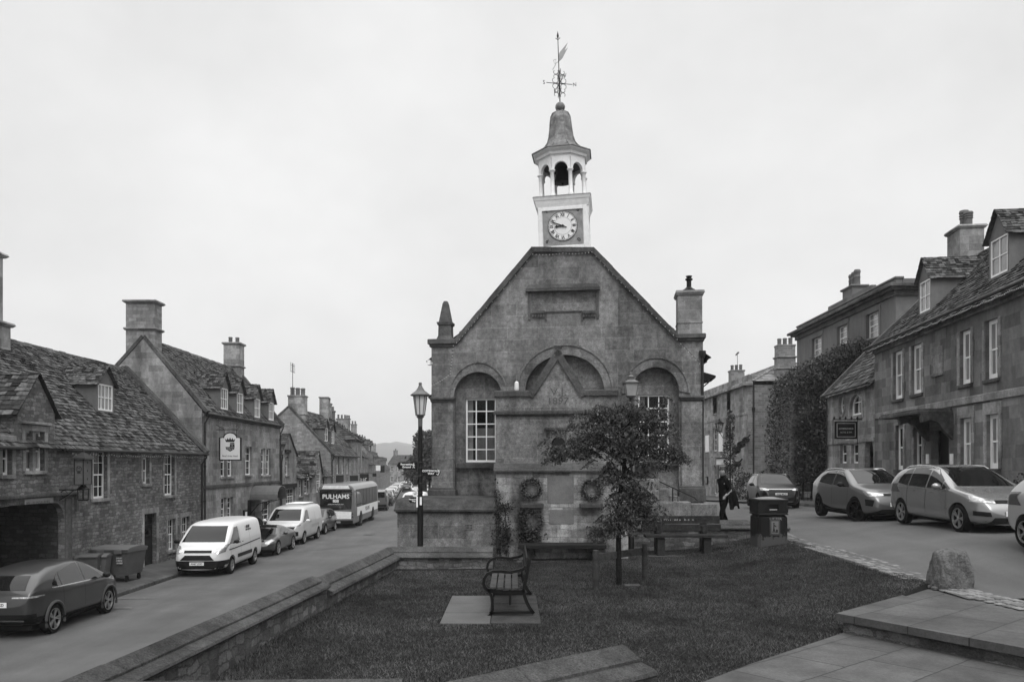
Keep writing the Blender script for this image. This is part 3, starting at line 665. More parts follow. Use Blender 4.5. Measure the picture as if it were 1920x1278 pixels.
# tablet hood and brackets
b = MB(); hbox(b, 986, 1125, 541, 546, -.12, .02, .02); b.frus((hs(986) + hs(1125)) / 2, -.04, hzz(1055, 541), hzz(1055, 533), hs(1125) / 2 - hs(986) / 2, .08, hs(1120) / 2 - hs(991) / 2, .02)
hbox(b, 1023, 1092, 582.5, 585, -.05, .02, .01); hbox(b, 1022, 1025, 585, 602, -.035, .02); hbox(b, 1090, 1093, 585, 602, -.035, .02); hbox(b, 990, 995, 546, 600, -.03, .02); hbox(b, 1118.5, 1123, 546, 598, -.03, .02)
for x0 in (997, 1092):
    b.cut(); hbox(b, x0, x0 + 25, 583, 588, -.1, .02, .01)
    for i in range(5): hbox(b, x0 + 1 + i * 5, x0 + 4.4 + i * 5, 588, 595, -.08, .02)
b.build('tablet_hood', AD, hall)
# raking copings, kneelers
b = MB()
def rake(x0, y0, x1, y1, k=9):
    b.cut(); p, q = Vector((hf_(x0, y0)[0], 0, hf_(x0, y0)[1])), Vector((hf_(x1, y1)[0], 0, hf_(x1, y1)[1])); d = (q - p); L = d.length; d.normalize(); n = Vector((-d.z, 0, d.x)); n = n if n.z > 0 else -n
    for i in range(k):
        a, c = p + d * (L * i / k), p + d * (L * (i + 1) / k - .006); j = random.uniform(-.006, .006)
        b.prism([(v.x, v.z) for v in (a - n * .1, c - n * .1, c + n * (.05 + j), a + n * (.05 + j))], -.1, .42)
rake(853, 641, 998, 467.5); rake(1112, 467.5, 1271, 631); rake(996, 467.5, 1114, 467.5, 3)
b.cut(); hbox(b, 803, 855, 636, 645, -.14, .5, .02); hbox(b, 806, 852, 645, 650, -.07, .4); b.cut(); hbox(b, 1265, 1323, 626, 634, -.14, .8, .02); hbox(b, 1270, 1320, 634, 639, -.07, .7)
b.build('coping', AD, hall)
b = MB(); cx = hs(834, 600); zb_ = hzz(834, 637)
b.frus(cx, .15, zb_, zb_ + .12, .25, .25, .2, .2); b.frus(cx, .15, zb_ + .12, hzz(834, 609), .2, .2, .19, .19); b.frus(cx, .15, hzz(834, 609), hzz(834, 604), .22, .22, .24, .24)
b.frus(cx, .15, hzz(834, 604), hzz(834, 568), .185, .185, .085, .085); b.frus(cx, .15, hzz(834, 568), hzz(834, 563), .085, .085, .05, .05); b.build('pinnacle', AD, hall)
cz = hzz(1294, 545); cxx = (hs(1271, 600) + hs(1317, 600)) / 2
ch_ = chimney(hall, cxx, .38, hs(1317, 600) - hs(1271, 600), .7, hzz(1294, 630), cz, M['ashlar_smooth'], ((hzz(1294, 606), .05, .02), ), 0, cap=.07)
b = MB(); b.lathe([(.2, cz), (.2, cz + .1), (.13, cz + .14), (.07, cz + .2), (.07, cz + .38), (.11, cz + .4), (.11, cz + .44), (.06, cz + .46), (.1, cz + .52)], (cxx, .38, 0), 10); b.build('chimney_pot', M['black'], ch_, smooth=True)
b = MB(); b.lathe([(.16, hzz(1221, 592)), (.12, hzz(1221, 588)), (.02, hzz(1221, 568)), (.05, hzz(1221, 565)), (.02, hzz(1221, 562)), (.005, hzz(1221, 557))], (hs(1221, 575), 3.2, 0), 8); b.build('finial', AD, hall)
# roof behind the gable
r, u_ = MB(), MB(); zc = hzz(1057, 474); xa_, xb_ = hs(855, 650), hs(1270, 640)
for sg, xe, xt in ((-1, xl - .25, hs(1000, 480)), (1, xr2 + .25, hs(1110, 480))):
    e = Vector((xe, .42, hzz(840, 675))); t = Vector((xt, .42, zc - .35)); v = t - e; V = v.length; v.normalize(); n = v.cross(Vector((0, 1, 0))); n = n if n.z > 0 else -n
    r.quad(e, t, t + Vector((0, D - .4, 0)), e + Vector((0, D - .4, 0))); slates(r, e + n * .01, (0, 1, 0), v, n, D - .4, V, .36, .26, .5, .9)
r.quad((hs(1000, 480), .4, zc - .36), (hs(1110, 480), .4, zc - .36), (hs(1110, 480), D, zc - .36), (hs(1000, 480), D, zc - .36)); r.build('roof', M['slate'], hall)
# downpipe, side bracket, floodlight
b = MB(); b.tube([(xr2 - .02, -.06, hzz(1318, 665)), (xr2 - .02, -.06, hz + .6)], .04, 8); b.lathe([(.05, hzz(1318, 672)), (.1, hzz(1318, 664)), (.1, hzz(1318, 658))], (xr2 - .02, -.06, 0), 8); b.build('downpipe', M['pipe'], hall, smooth=True)
b = MB()
for sx, x in ((1, xr2), (-1, xl)):
    b.cut(); z = hzz(1330, 705 if sx > 0 else 738); e = .42 if sx > 0 else .2
    b.prism([(x - sx * .1, z + .22), (x + sx * e, z + .06), (x + sx * e, z), (x + sx * e * .6, z - .05), (x - sx * .1, z - .16)], .4, 1.6)
    b.tube([(x + sx * e * .8, .5, z), (x + sx * e * .5, .5, z - .14), (x + sx * .02, .5, z - .3)], .02, 6)
b.build('side_canopy', M['black'], hall)
b = MB(); b.box(xl - .12, xl - .02, -.06, .1, hzz(806, 684), hzz(806, 675)); b.box(xl - .03, xl + .05, 0, .04, hzz(806, 682), hzz(806, 679)); b.build('floodlight', M['white'], hall)
# porch block with the little gable
py_ = -1.55
ppn = Vector((math.sin(hrz), -math.cos(hrz))) * 1.55; pf_, pfr, _, _ = front_frame((hp0[0] + ppn.x, hp0[1] + ppn.y), (hp1[0] + ppn.x, hp1[1] + ppn.y))
def ps(px, py=800): return pf_(px, py)[0]
def pz(py, px=1040): return pf_(px, py)[1]
px0, px1 = ps(929), ps(1190); M['carve'] = mat('worn_carving', .1, .95, 0, .3, 20)
g = [(px0, hz), (px1, hz), (px1, pz(742)), (ps(1096), pz(742)), (ps(1046), pz(664)), (ps(994), pz(742)), (px0, pz(742))]
nx0, nx1, nz0, nz1 = ps(1024), ps(1062), pz(866), pz(806)
m = MB(); niche = arch(ps(1033), ps(1060), pz(868), pz(832), 8)
m.panel([(p[0], p[1]) for p in g], [rect(nx0, nx1, nz0, nz1)], py_, .1); m.panel(rect(nx0 - .02, nx1 + .02, nz0 - .02, nz1 + .02), [niche], py_ + .09, .3)
m.quad((px0, py_, hz), (px0, .1, hz), (px0, .1, pz(742)), (px0, py_, pz(742))); m.quad((px1, py_, hz), (px1, .1, hz), (px1, .1, pz(742)), (px1, py_, pz(742)))
m.add([(x, y, z) for y in (py_, .05) for x, z in g[2:]], [(i, i + 1, i + 6, i + 5) for i in range(4)]); m.build('porch', A, hall)
MB().box(nx0 - .1, nx1 + .1, py_ + .35, py_ + .4, nz0 - .1, nz1 + .1).build('niche_glass', M['glass'], hall)
b = MB()
def pbox(x0, x1, y0, y1, d0, d1, ch=.015): b.bbox(ps(x0), ps(x1), py_ + d0, py_ + d1, pz(y1), pz(y0), ch)
pbox(926, 997, 731, 742, -.07, .4, .03); b.cut(); pbox(1093, 1160, 731, 742, -.07, .4, .03); b.cut(); pbox(926, 1192, 769, 776, -.1, .1, .03); pbox(930, 1188, 776, 779, -.05, .1)
b.cut(); pbox(1021, 1064, 801, 806, -.06, .1); b.cut()
for xa, xb in ((994, 1046), (1096, 1046)):
    p, q = Vector((ps(xa), 0, pz(742))), Vector((ps(xb), 0, pz(662))); d = (q - p).normalized(); n = Vector((-d.z, 0, d.x)); n = n if n.z > 0 else -n
    b.prism([(v.x, v.z) for v in (p - n * .1, q - n * .1 + d * .05, q + n * .09 + d * .1, p + n * .09)], py_ - .08, py_ + .4)
b.frus(ps(1046), py_ + .1, pz(662), pz(655), .12, .12, .09, .09); b.frus(ps(1046), py_ + .1, pz(655), pz(648), .07, .07, .12, .12); b.build('porch_coping', M['mossy'], hall)
text('V.J.', .3, M['carve'], hall, (ps(1047), py_ - .004, pz(735)), name='carved_letters', xs=1.2); text('1897', .27, M['carve'], hall, (ps(1046), py_ - .004, pz(752)), name='carved_date', xs=1.15)
b = MB(); b.lathe([(.05, pz(731, 968)), (.07, pz(728, 968)), (.06, pz(716, 968)), (.02, pz(714, 968))], (ps(968), py_ + .1, 0), 10); b.build('sensor_lamp', M['white'], hall, smooth=True)
# clock turret (a little out of plumb, like the real one)
tc_x = hs(1056, 430); ty = .95; tz = hzz(1056, 466)
T = E('clock_turret', None, None, (tc_x, ty, tz)); T.parent = hall; T.rotation_euler = (0, R(-1.9), 0)
def tzz(py): return (466 - py) / F * 24.45
hw = .745; C_ = M['cream']
b = MB(); b.box(-hw, hw, -hw, hw, 0, tzz(385))
for x0, x1, z0, z1 in ((-hw, -.62, .04, tzz(385)), (.62, hw, .04, tzz(385)), (-.62, .62, .04, .14), (-.62, .62, tzz(391), tzz(385))):
    b.bbox(x0, x1, -hw - .05, -hw + .02, z0, z1, .012); b.bbox(hw - .02, hw + .05, x0, x1, z0, z1, .012)
b.build('turret_base', C_, T)
b = MB(); b.frus(0, 0, tzz(385), tzz(379), hw + .03, hw + .03, hw + .06, hw + .06); b.frus(0, 0, tzz(379), tzz(372), hw + .06, hw + .06, hw + .09, hw + .09); b.frus(0, 0, tzz(372), tzz(366), hw + .1, hw + .1, hw + .13, hw + .13); b.build('cornice', C_, T)
MB().frus(0, 0, tzz(366), tzz(364), hw + .14, hw + .14, hw + .1, hw + .1).build('lead_flat', M['lead'], T)
zc0 = (tzz(387) + tzz(457)) / 2; ps2 = .6
MB().box(-ps2, ps2, -hw - .02, -hw + .01, zc0 - .58, zc0 + .57).build('clock_panel', mat('grey_clock_board', .24, .8, 0, .3, 5), T)
dz = tzz(421); yf = -hw - .03
MB().lathe([(.45, yf), (.45, yf - .012)], (0, 0, dz), 48, ax='y').build('clock_dial', mat('dial_white', .72, .5, 0, .05), T)
b = MB()
for r0, r1 in ((.435, .45), (.405, .412), (.262, .268)):
    for i in range(64):
        a0, a1 = 2 * math.pi * i / 64, 2 * math.pi * (i + 1) / 64
        b.quad(*[(r * math.cos(a), yf - .015, dz + r * math.sin(a)) for r, a in ((r0, a0), (r1, a0), (r1, a1), (r0, a1))])
for i in range(60):
    a = math.pi * i / 30; w = .004 if i % 5 else .009
    t, nn = Vector((math.cos(a), 0, math.sin(a))), Vector((-math.sin(a), 0, math.cos(a))); o_ = Vector((0, yf - .015, dz)); b.quad(o_ + t * .41 - nn * w, o_ + t * .437 - nn * w, o_ + t * .437 + nn * w, o_ + t * .41 + nn * w)
b.build('minute_ring', M['ink'], T)
for i, s_ in enumerate(('XII', 'I', 'II', 'III', 'IIII', 'V', 'VI', 'VII', 'VIII', 'IX', 'X', 'XI')):
    a = R(90 - 30 * i); text(s_, .135, M['ink'], T, (.337 * math.cos(a), yf - .016, dz + .337 * math.sin(a)), (R(90), R(30 * i), 0), 'numeral', .002, .8 if len(s_) < 4 else .62, .004)
for s_, x, z, an in (('1', -.49, .47, -40), ('8', .48, .47, 40), ('6', -.49, -.44, 40), ('0', .48, -.44, -40)): text(s_, .17, M['ink'], T, (x, -hw - .024, dz + z), (R(90), R(an), 0), 'year_digit', .003, 1, .003)
b = MB()
def hand(ang, L, w, tail):
    a = R(90 - ang); t, nn = Vector((math.cos(a), 0, math.sin(a))), Vector((-math.sin(a), 0, math.cos(a))); o_ = Vector((0, yf - .03, dz))
    pts = [(-tail, w * .6), (0, w), (L * .6, w * .8), (L * .72, w * 2.0 if L < .35 else w * .9), (L, 0)]
    v = [o_ + t * x + nn * y for x, y in pts] + [o_ + t * x - nn * y for x, y in reversed(pts)]; b.prism([(p.x, p.z) for p in v], yf - .045, yf - .025)
hand(265, .25, .022, .02); hand(292, .41, .014, .13); b.lathe([(.035, yf - .02), (.035, yf - .055)], (0, 0, dz), 12, ax='y'); b.build('clock_hands', M['ink'], T)
# open bell stage
R8 = .72; z0, z1 = tzz(364), tzz(313); oc = [(R8 * math.cos(R(22.5 + 45 * i)), R8 * math.sin(R(22.5 + 45 * i))) for i in range(8)]
for x, y in oc:
    MB().lathe([(.085, z0), (.085, z0 + .1), (.062, z0 + .13), (.058, z1 - .08), (.08, z1 - .05), (.1, z1 - .03), (.1, z1)], (x, y, 0), 10).build('column', C_, T, smooth=True)
b = MB(); zt = tzz(289)
for i in range(8):
    p, q = Vector((*oc[i], 0)), Vector((*oc[(i + 1) % 8], 0)); L = (q - p).length; d = (q - p).normalized(); nr = Vector((p + q)).normalized()
    a = arch(.07, L - .07, z1, z1 + .01, 10, min(.23, zt - z1 - .1))
    outl = [(0, z1), (.07, z1)] + [pt for pt in reversed(a[2:])] + [(L - .07, z1), (L, z1), (L, zt), (0, zt)]
    tri = tessellate_polygon([[Vector((u, w_, 0)) for u, w_ in outl]])
    for off in (.05, -.05): b.add([p + d * u + nr * off + Vector((0, 0, w_)) for u, w_ in outl], [tuple(t) for t in tri])
    n_ = len(outl); b.add([p + d * u + nr * o2 + Vector((0, 0, w_)) for o2 in (.05, -.05) for u, w_ in outl], [(j, (j + 1) % n_, (j + 1) % n_ + n_, j + n_) for j in range(n_)])
b.build('bell_arcade', C_, T)
b = MB(); ph = R(22.5)
b.lathe([(.76, zt - .03), (.78, zt + .05), (.83, zt + .07), (.85, zt + .14), (.94, zt + .2), (.95, zt + .24)], (0, 0, 0), 8, ph); b.build('bell_cornice', C_, T)
ze = zt + .24
b = MB(); b.lathe([(.99, ze), (.98, ze + 0.030), (.74, ze + 0.090), (.56, ze + 0.244), (.47, ze + 0.366), (.41, ze + 0.549), (.375, ze + 0.793), (.35, ze + 1.037), (.325, ze + 1.196), (.26, ze + 1.330), (.16, ze + 1.403), (.09, ze + 1.427)], (0, 0, 0), 8, ph)
for i in range(8):
    a = ph + math.pi / 4 * i; pr = [(.74, 0.100), (.56, 0.256), (.47, 0.378), (.41, 0.561), (.375, 0.805), (.35, 1.049), (.325, 1.208), (.26, 1.342), (.12, 1.427)]
    b.tube([(r_ * math.cos(a), r_ * math.sin(a), ze + z_) for r_, z_ in pr], .018, 5)
b.build('bell_dome', M['lead'], T)
MB().ball((0, 0, ze + 1.56), .155, n=16, m=10).build('ball_finial', M['lead'], T, smooth='all')
b = MB(); zb2 = zt - .02; b.lathe([(.03, zb2 + .1), (.08, zb2), (.16, zb2 - .06), (.2, zb2 - .3), (.25, zb2 - .48), (.3, zb2 - .55), (.28, zb2 - .56)], (0, 0, 0), 20); b.tube([(-.6, 0, zb2 + .08), (.6, 0, zb2 + .08)], .05, 6); b.tube([(0, 0, zb2 - .3), (0, 0, zb2 - .62)], .03, 6)
b.lathe([(.62, zt - .1), (.62, zt + .0)], (0, 0, 0), 8, ph); b.build('bell', M['black'], T, smooth=True)
# weather vane
b = MB(); zv = ze + 1.7; b.tube([(0, 0, zv), (.0, 0, zv + 2.15)], [.02, .012], 6); b.lathe([(.02, zv + 2.03), (.035, zv + 2.09), (.0, zv + 2.25)], (0, 0, 0), 6); b.tube([(-.07, 0, zv + 2.03), (0, 0, zv + 1.97), (.07, 0, zv + 2.03)], .012, 5)
za_ = zv + .6
for ang in (20, 110, 200, 290):
    c_, s_ = math.cos(R(ang)), math.sin(R(ang)); b.tube([(0, 0, za_), (c_ * .42, s_ * .42, za_)], .011, 5)
    for sg in (-1, 1):
        for zz, sc in ((.0, 1), (.28, .75), (-.28, .75)):
            pts = []
            for t in range(15):
                th = t / 14 * 4.6; rr = .14 * sc * (1 - t / 22); pts.append(((.05 + .1 * sc + rr * math.cos(th + 2.6) * 1) * c_, (.05 + .1 * sc + rr * math.cos(th + 2.6)) * s_, za_ + zz + sg * (.11 * sc + rr * math.sin(th + 2.6))))
            b.tube(pts, .009, 4)
b.build('weather_vane_rod', M['black'], T)
for s_, ang in (('N', 20), ('E', 110), ('S', 200), ('W', 290)): text(s_, .17, M['black'], T, (.5 * math.cos(R(ang)), .5 * math.sin(R(ang)), za_ + .0), (R(90), 0, R(-8)), 'compass_letter', .006, .9, 0)
b = MB(); z_ = zv + 1.3; b.prism([(.0, z_ - .02), (.12, z_ + .08), (.3, z_ + .4), (.19, z_ + .3), (.3, z_ + .55), (.05, z_ + .28), (.0, z_ + .2)], -.008, .008); b.tube([(0, 0, z_), (-.12, 0, z_ - .08), (-.16, 0, z_ + .04), (-.08, 0, z_ + .08), (-.1, 0, z_ - .1), (-.2, 0, z_ - .25)], .01, 5)
b.build('vane_pennant', mat('gilded_vane', .3, .5, .3, .1), T)
settle(hall, hz)
# lights strung along the gable
def hw_(px, py, off=-.13): 
    s, z = hf_(px, py); return Vector((hp0[0] + s * math.cos(hrz) - off * -math.sin(hrz) * -1, hp0[1] + s * math.sin(hrz) + off * math.cos(hrz), z))
def hall_pt(px, py, off=-.16):
    s, z = hf_(px, py); return Vector((hp0[0] + s * math.cos(hrz) - off * math.sin(hrz), hp0[1] + s * math.sin(hrz) + off * math.cos(hrz), z))
string_lights('string_lights', 'string of tiny bulbs following the gable slopes of the stone hall', [hall_pt(*q) for q in ((812, 722), (846, 700), (852, 648), (903, 590), (1000, 478), (1056, 476), (1110, 474), (1180, 546), (1255, 620), (1318, 688))], 'strings of small lights', .03, 9)

# ---------------------------------------------------------------- terrace and memorial in front of the hall
tw = E('terrace_wall', 'plain ashlar terrace wall with sloping coping and a small grille, behind the signpost lamp', 'wall', (-3.1, 21.3, 1.2))
m = MB(); m.box(-3.06, -.4, 21.34, 24.9, 0, zat(958, 21.3)); m.build('wall_body', A, tw)
b = MB(); z = zat(958, 21.3); zt = zat(937, 21.3)
b.prism([(21.24, z), (21.24, z + .05), (21.34, z + .06), (21.62, zt), (24.4, zt), (24.4, z)], -3.14, -.4, 'x'); b.box(-3.1, -.4, 21.3, 21.4, z - .05, z - .002); b.build('coping', M['mossy'], tw)
gx, gz_ = (879 - 960) / F * 21.3, zat(987, 21.3); b = MB(); b.box(gx - .1, gx + .1, 21.325, 21.337, gz_ - .07, gz_ + .07); gr_ = b.build('vent_grille', M['black'], tw); b = MB()
for i in range(6): b.box(gx - .1 + i * .037, gx - .09 + i * .037, 21.315, 21.327, gz_ - .07, gz_ + .07)
for i in range(4): b.box(gx - .1, gx + .1, 21.31, 21.317, gz_ - .07 + i * .044, gz_ - .062 + i * .044)
b.build('bars', M['ashlar_smooth'], gr_)
for o in tw.children: o.location = (3.1, -21.3, -1.2)
md = 20.4
mx0, mx1 = (930 - 960) / F * md, (1178 - 960) / F * md; mz = 1.65
mw = E('memorial_wall', 'pale blotched stone memorial wall hung with wreaths, in front of the hall porch', 'memorial', (mx0, md, mz))
zc1, zc2 = zat(883, md), zat(869, md)
m = MB(); m.box(mx0, mx1, md, 23.2, mz, zc1); m.build('wall_body', M['rubble_light'], mw)
b = MB(); b.prism([(md - .08, zc1 - .02), (md - .08, zc1 + .02), (md - .02, zc1 + .05), (md + .02, zc1 + .09), (md + .3, zc2), (23.2, zc2 + .02), (23.2, zc1)], mx0 - .06, mx1 + .05, 'x'); b.build('coping', M['mossy'], mw)
def mpt(px, py, d=md): return (px - CX) / F * d, zat(py, d)
for i, cxp in enumerate((998, 1108)):
    x, z = mpt(cxp, 947); b = MB(); b.bbox(x - .29, x + .29, md - .2, md + .02, z - .05, z + .06, .02); b.build('ledge', M['mossy'], mw)
x0, z0 = mpt(1030, 965); b = MB(); b.bbox(x0, x0 + .62, md - .015, md + .02, z0 - .22, z0 + .14, .008); b.bbox(x0 - .05, x0 + .62, md - .012, md + .02, z0 + .3, z0 + 1.0, .008); b.build('tablet', M['plaque'], mw)
for o in mw.children: o.location = (-mx0, -md, -mz)
sb_ = E('stone_bench', 'long low slab seat with a dark hollow beneath, at the foot of the memorial wall', 'bench', (mpt(972, 1040)[0], md - .5, 1.72))
b = MB(); xa, xb = mpt(972, 1030, md - .5)[0], mpt(1136, 1030, md - .5)[0]; zt = zat(1020, md - .55)
b.bbox(0, xb - xa, -.12, .48, zt - .1 - 1.72, zt - 1.72, .015); b.build('seat', M['wood'], sb_)
for x in (.02, xb - xa - .2): MB().bbox(x, x + .18, 0, .45, -.1, zt - .102 - 1.72, .01).build('support', M['rubble'], sb_)
MB().bbox(-.05, xb - xa + .1, -.1, .5, -.3, .012, .01).build('footing', M['flags_pale'] if False else M['ashlar_dark'], sb_)
def wreath(px, py, r, d, label, tilt=0, lean=0):
    root = E('wreath', label, 'wreath', (*[(px - CX) / F * d, d - .09], zat(py, d)), 0, 'memorial wreaths'); root.rotation_euler = (R(lean), R(tilt), 0)
    n = 900; a = rng.random(n) * 6.283; b_ = rng.random(n) * 6.283; t = .058 * np.sqrt(rng.random(n)) * 1.5
    c = np.c_[(r + t * np.cos(b_)) * np.cos(a), t * np.sin(b_) * .8, (r + t * np.cos(b_)) * np.sin(a)]
    leaves('leaf_ring', c, .05, .45, M['wreath'], root)
    m = MB(); m.tube([(r * math.cos(2 * math.pi * i / 24), .03, r * math.sin(2 * math.pi * i / 24)) for i in range(25)], .028, 6); m.build('ring', M['wood'], root)
    m = MB()
    for i in range(14):
        an = rng.random() * 6.283; bb = rng.random() * 6.283; m.ball(((r + .06 * math.cos(bb)) * math.cos(an), -.05 - .02 * rng.random(), (r + .06 * math.cos(bb)) * math.sin(an)), .012, n=5, m=4)
    m.build('poppies', M['wreath_flower'], root)
def leaves(name, c, size, asp, mt, parent=None, droop=0., flat=None, loc=None):
    """one small folded leaf face per centre, all in one mesh"""
    n = len(c); d = rng.normal(0, 1, (n, 3)); d[:, 2] -= droop * 1.2; d /= np.linalg.norm(d, axis=1)[:, None] + 1e-9
    e = rng.normal(0, 1, (n, 3))
    if flat is not None: e = e * .75 + np.asarray(flat); d -= 0.
    nn = e; s = np.cross(d, nn); s /= np.linalg.norm(s, axis=1)[:, None] + 1e-9
    L = size * (.65 + .7 * rng.random(n))[:, None]; w = L * asp
    v = np.empty((n, 4, 3)); v[:, 0] = c - d * L * .5; v[:, 1] = c + s * w * .5; v[:, 2] = c + d * L * .5; v[:, 3] = c - s * w * .5
    return fastmesh(name, v.reshape(-1, 3), np.arange(n * 4).reshape(-1, 4), mt, parent, loc=loc)
M['wreath'] = island('wreath_leaf', .02, .12, .6, .3, 20, .3); M['wreath_flower'] = mat('wreath_flower', .16, .6, 0, .3)
wreath(996, 915, .225, md, 'upper wreath hung above the ledge nearer the ivy, on the memorial wall')
wreath(1109, 917, .225, md, 'upper wreath on the memorial wall beside the young tree')
wreath(999, 975, .22, md, 'lower wreath hanging directly under another on the memorial wall')
wreath(1121, 1004, .18, md - .1, 'small wreath leaning at the foot of the memorial wall behind the young tree', 0, -20)
# ivy and creeper on the memorial wall
def creeper(name, label, spots, d, seedn, mt, cat='climbing plant', dens=1., loc=None):
    pts = []
    for (px, py, rx, ry, n) in spots:
        k = int(n * dens); a = rng.normal(0, .45, (k, 2)); x = (px + a[:, 0] * rx - CX) / F * d; z = H + (HY - (py + a[:, 1] * ry)) / F * d; y = d - .02 - np.abs(rng.normal(0, .07, k)); pts.append(np.c_[x, y, z])
    c = np.concatenate(pts); q = c.mean(axis=0); q[2] = c[:, 2].min(); root = E(name, label, cat, tuple(q))
    leaves('leaves', c - q, .055, .6, mt, root, flat=(0, -1, .3))
    m = MB(); 
    for (px, py, rx, ry, n) in spots: 
        x, z = (px - CX) / F * d, zat(py, d); m.tube([Vector((x + .05, d - .01, q[2])) - Vector(q), Vector((x, d - .02, (z + q[2]) / 2)) - Vector(q), Vector((x, d - .03, z)) - Vector(q)], .008, 4)
    m.build('stem', M['bark'], root); return root
creeper('ivy', 'ivy climbing the left end of the memorial wall above the slab seat', [(938, 1010, 18, 40, 700), (935, 960, 10, 40, 260), (948, 950, 16, 12, 160), (930, 925, 5, 25, 60), (952, 1000, 10, 30, 220)], md, 1, M['ivy'])
creeper('ivy', 'dark creeper growing round the lower wreath on the memorial wall', [(981, 1000, 14, 30, 520), (1000, 1004, 20, 14, 300), (977, 970, 8, 25, 160)], md - .02, 2, M['ivy'])
# steps and handrail at the right of the memorial
st = E('side_steps', 'stone steps with low flank walls rising to the hall behind the inscribed bench', 'steps', (3.05, 22.9, 1.6))
b = MB(); b.bbox(.02, 1.1, -.4, .2, 0, zat(897, 22.6) - 1.6, .02); b.bbox(1.1, 2.0, -.35, .1, 0, zat(940, 22.6) - 1.6, .02); b.bbox(2.0, 2.75, -.3, .1, 0, zat(944, 22.6) - 1.6, .02)
for i in range(5): b.box(.9 + i * .28, 1.2 + i * .28, .1, 1.0, 0, 2.0 - i * .19)
b.build('flank_wall', A, st)
b = MB(); q = lambda px, py: ((px - CX) / F * 22.75 - 3.05, -.1, zat(py, 22.75) - 1.6)
b.tube([q(1190, 887), q(1205, 887), q(1262, 914), q(1302, 932), q(1308, 938)], .018, 6); b.tube([q(1262, 913), q(1262, 941)], .018, 6); b.tube([q(1197, 887), q(1197, 900)], .018, 6); b.tube([q(1272, 918), q(1272, 942)], .014, 6)
b.tube([q(1205, 892), q(1210, 894), q(1208, 890)], .012, 5); b.tube([q(1250, 912), q(1255, 914), q(1255, 910)], .012, 5); b.build('handrail', M['black'], st, smooth=True)
# ---------------------------------------------------------------- left-hand row (fronts on the plane x = XF, running away from the camera)
XF = -14.26
def lf(y0, y1, x0=XF, x1=XF): return front_frame((x0, y0), (x1, y1))
AS, RB, RM = M['ashlar_smooth'], M['rubble'], M['rubble_mid']
def wins(root, f, fr, specs, **kw):
    holes = []
    for s in specs:
        a = fr(*s[:4]); holes.append((a, s[4:] if len(s) > 4 else (2, 4)))
    return holes
# --- old house with the carriage arch
y0 = 16.; L = 36.75 - y0; p0 = (XF, y0)
f, fr, rz, _ = lf(y0, 36.75)
h1 = E('cottage', 'long rubble stone cottage with a dark carriage arch and a gablet beside one dormer', 'house', (XF, y0, 0), rz)
ev, rg, yr = 4.8, 8.5, 3.45; sl1 = (rg - ev) / yr
g0, g1, ga = f(33, 766)[0], f(103, 778)[0], f(70, 701)
W1 = wins(h1, f, fr, [(48, 83, 808, 882, 2, 2), (174, 201, 845, 934, 3, 4), (268, 280, 858, 906, 1, 2), (308, 327, 850, 928, 3, 4), (315, 329, 972, 1031, 3, 4), (341, 355, 968, 1026, 3, 4), (4, 22, 828, 890, 1, 1)])
dr_ = fr(270, 293, 962, 1062)
ax0, ax1 = f(-60, 900)[0], f(121, 900)[0]; at = zat(943, 24.2)
archh = [(ax0, 0), (ax1, 0), (ax1, at - .55), (ax1 - .12, at - .22), (ax1 - .4, at - .03), ((ax0 + ax1) / 2 + .5, at), ((ax0 + ax1) / 2 - .5, at), (ax0 + .4, at - .08), (ax0 + .1, at - .3), (ax0, at - .6)]
front = [(0, -.1), (L, -.1), (L, ev), (g1, ev), (g1, ga[1] - 1.15), ((g0 + g1) / 2, ga[1] - .05), (g0, ga[1] - 1.15), (g0, ev), (0, ev)]
m = MB(); holes = [rect(a[0], a[1], a[2], a[3]) for a, _ in W1] + [rect(dr_[0], dr_[1], .1, dr_[3]), archh]
box_walls(m, L, 6.9, -.1, ev, rg, yr, front, holes, .2)
m.build('wall', RB, h1)
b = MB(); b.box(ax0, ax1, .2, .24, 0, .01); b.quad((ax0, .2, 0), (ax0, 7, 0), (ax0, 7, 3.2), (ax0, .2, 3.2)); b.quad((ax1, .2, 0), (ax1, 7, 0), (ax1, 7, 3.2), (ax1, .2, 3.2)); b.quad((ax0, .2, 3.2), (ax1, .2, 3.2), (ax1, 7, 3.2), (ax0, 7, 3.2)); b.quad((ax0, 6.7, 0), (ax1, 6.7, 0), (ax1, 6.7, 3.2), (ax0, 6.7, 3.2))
b.build('passage', stone('passage_rubble_shade', .06, .3, .13, .014, .4, .6, .06, .4, .8), h1)  # rubble coloured darker than the front wall: the passage's shade is painted in
MB().tube([(f(101, 1000)[0] + .9, 1.6, 0), (f(101, 1000)[0] + .9, 1.6, 2.75)], .03, 6).build('passage_pipe', M['white'], h1)
b = MB(); zt = zat(926, 24.5); e = f(142, 930)[0]
b.bbox(ax0 - .6, e, -.12, .02, zt - .06, zt + .03, .015); b.box(e - .1, e - .003, -.1, .02, zat(960, 25.5), zt - .062); b.bbox(ax0 - .5, e - .12, -.05, .02, at + .1, zt - .062, .01)
for x0_, x1_ in ((ax1 + .005, ax1 + .38),): b.bbox(x0_, x1_, -.05, .02, 0, at + .095, .02)
b.bbox(ax1 + .4, ax1 + .62, -.25, .02, 0, 1.2, .1); b.build('arch_surround', M['ashlar_dark'], h1)
pa, pb = f(42, 930)[0], f(96, 930)[0]; b = MB(); b.box(pa, pb, -.07, -.052, zt - .26, zt - .1); pq = b.build('sign_plaque', mat('plaque_pale', .2, .7), h1); scribble(pq, pa + .05, pb - .05, zt - .24, zt - .12, 1, -.0715, M['ink'])
for a, (nx, nz_) in W1: sash(h1, a[0], a[1], a[2], a[3], .16, nx, nz_, smat=AS, gm=M['pale_glass'] if nx == 2 else M['glass'])
b = MB()
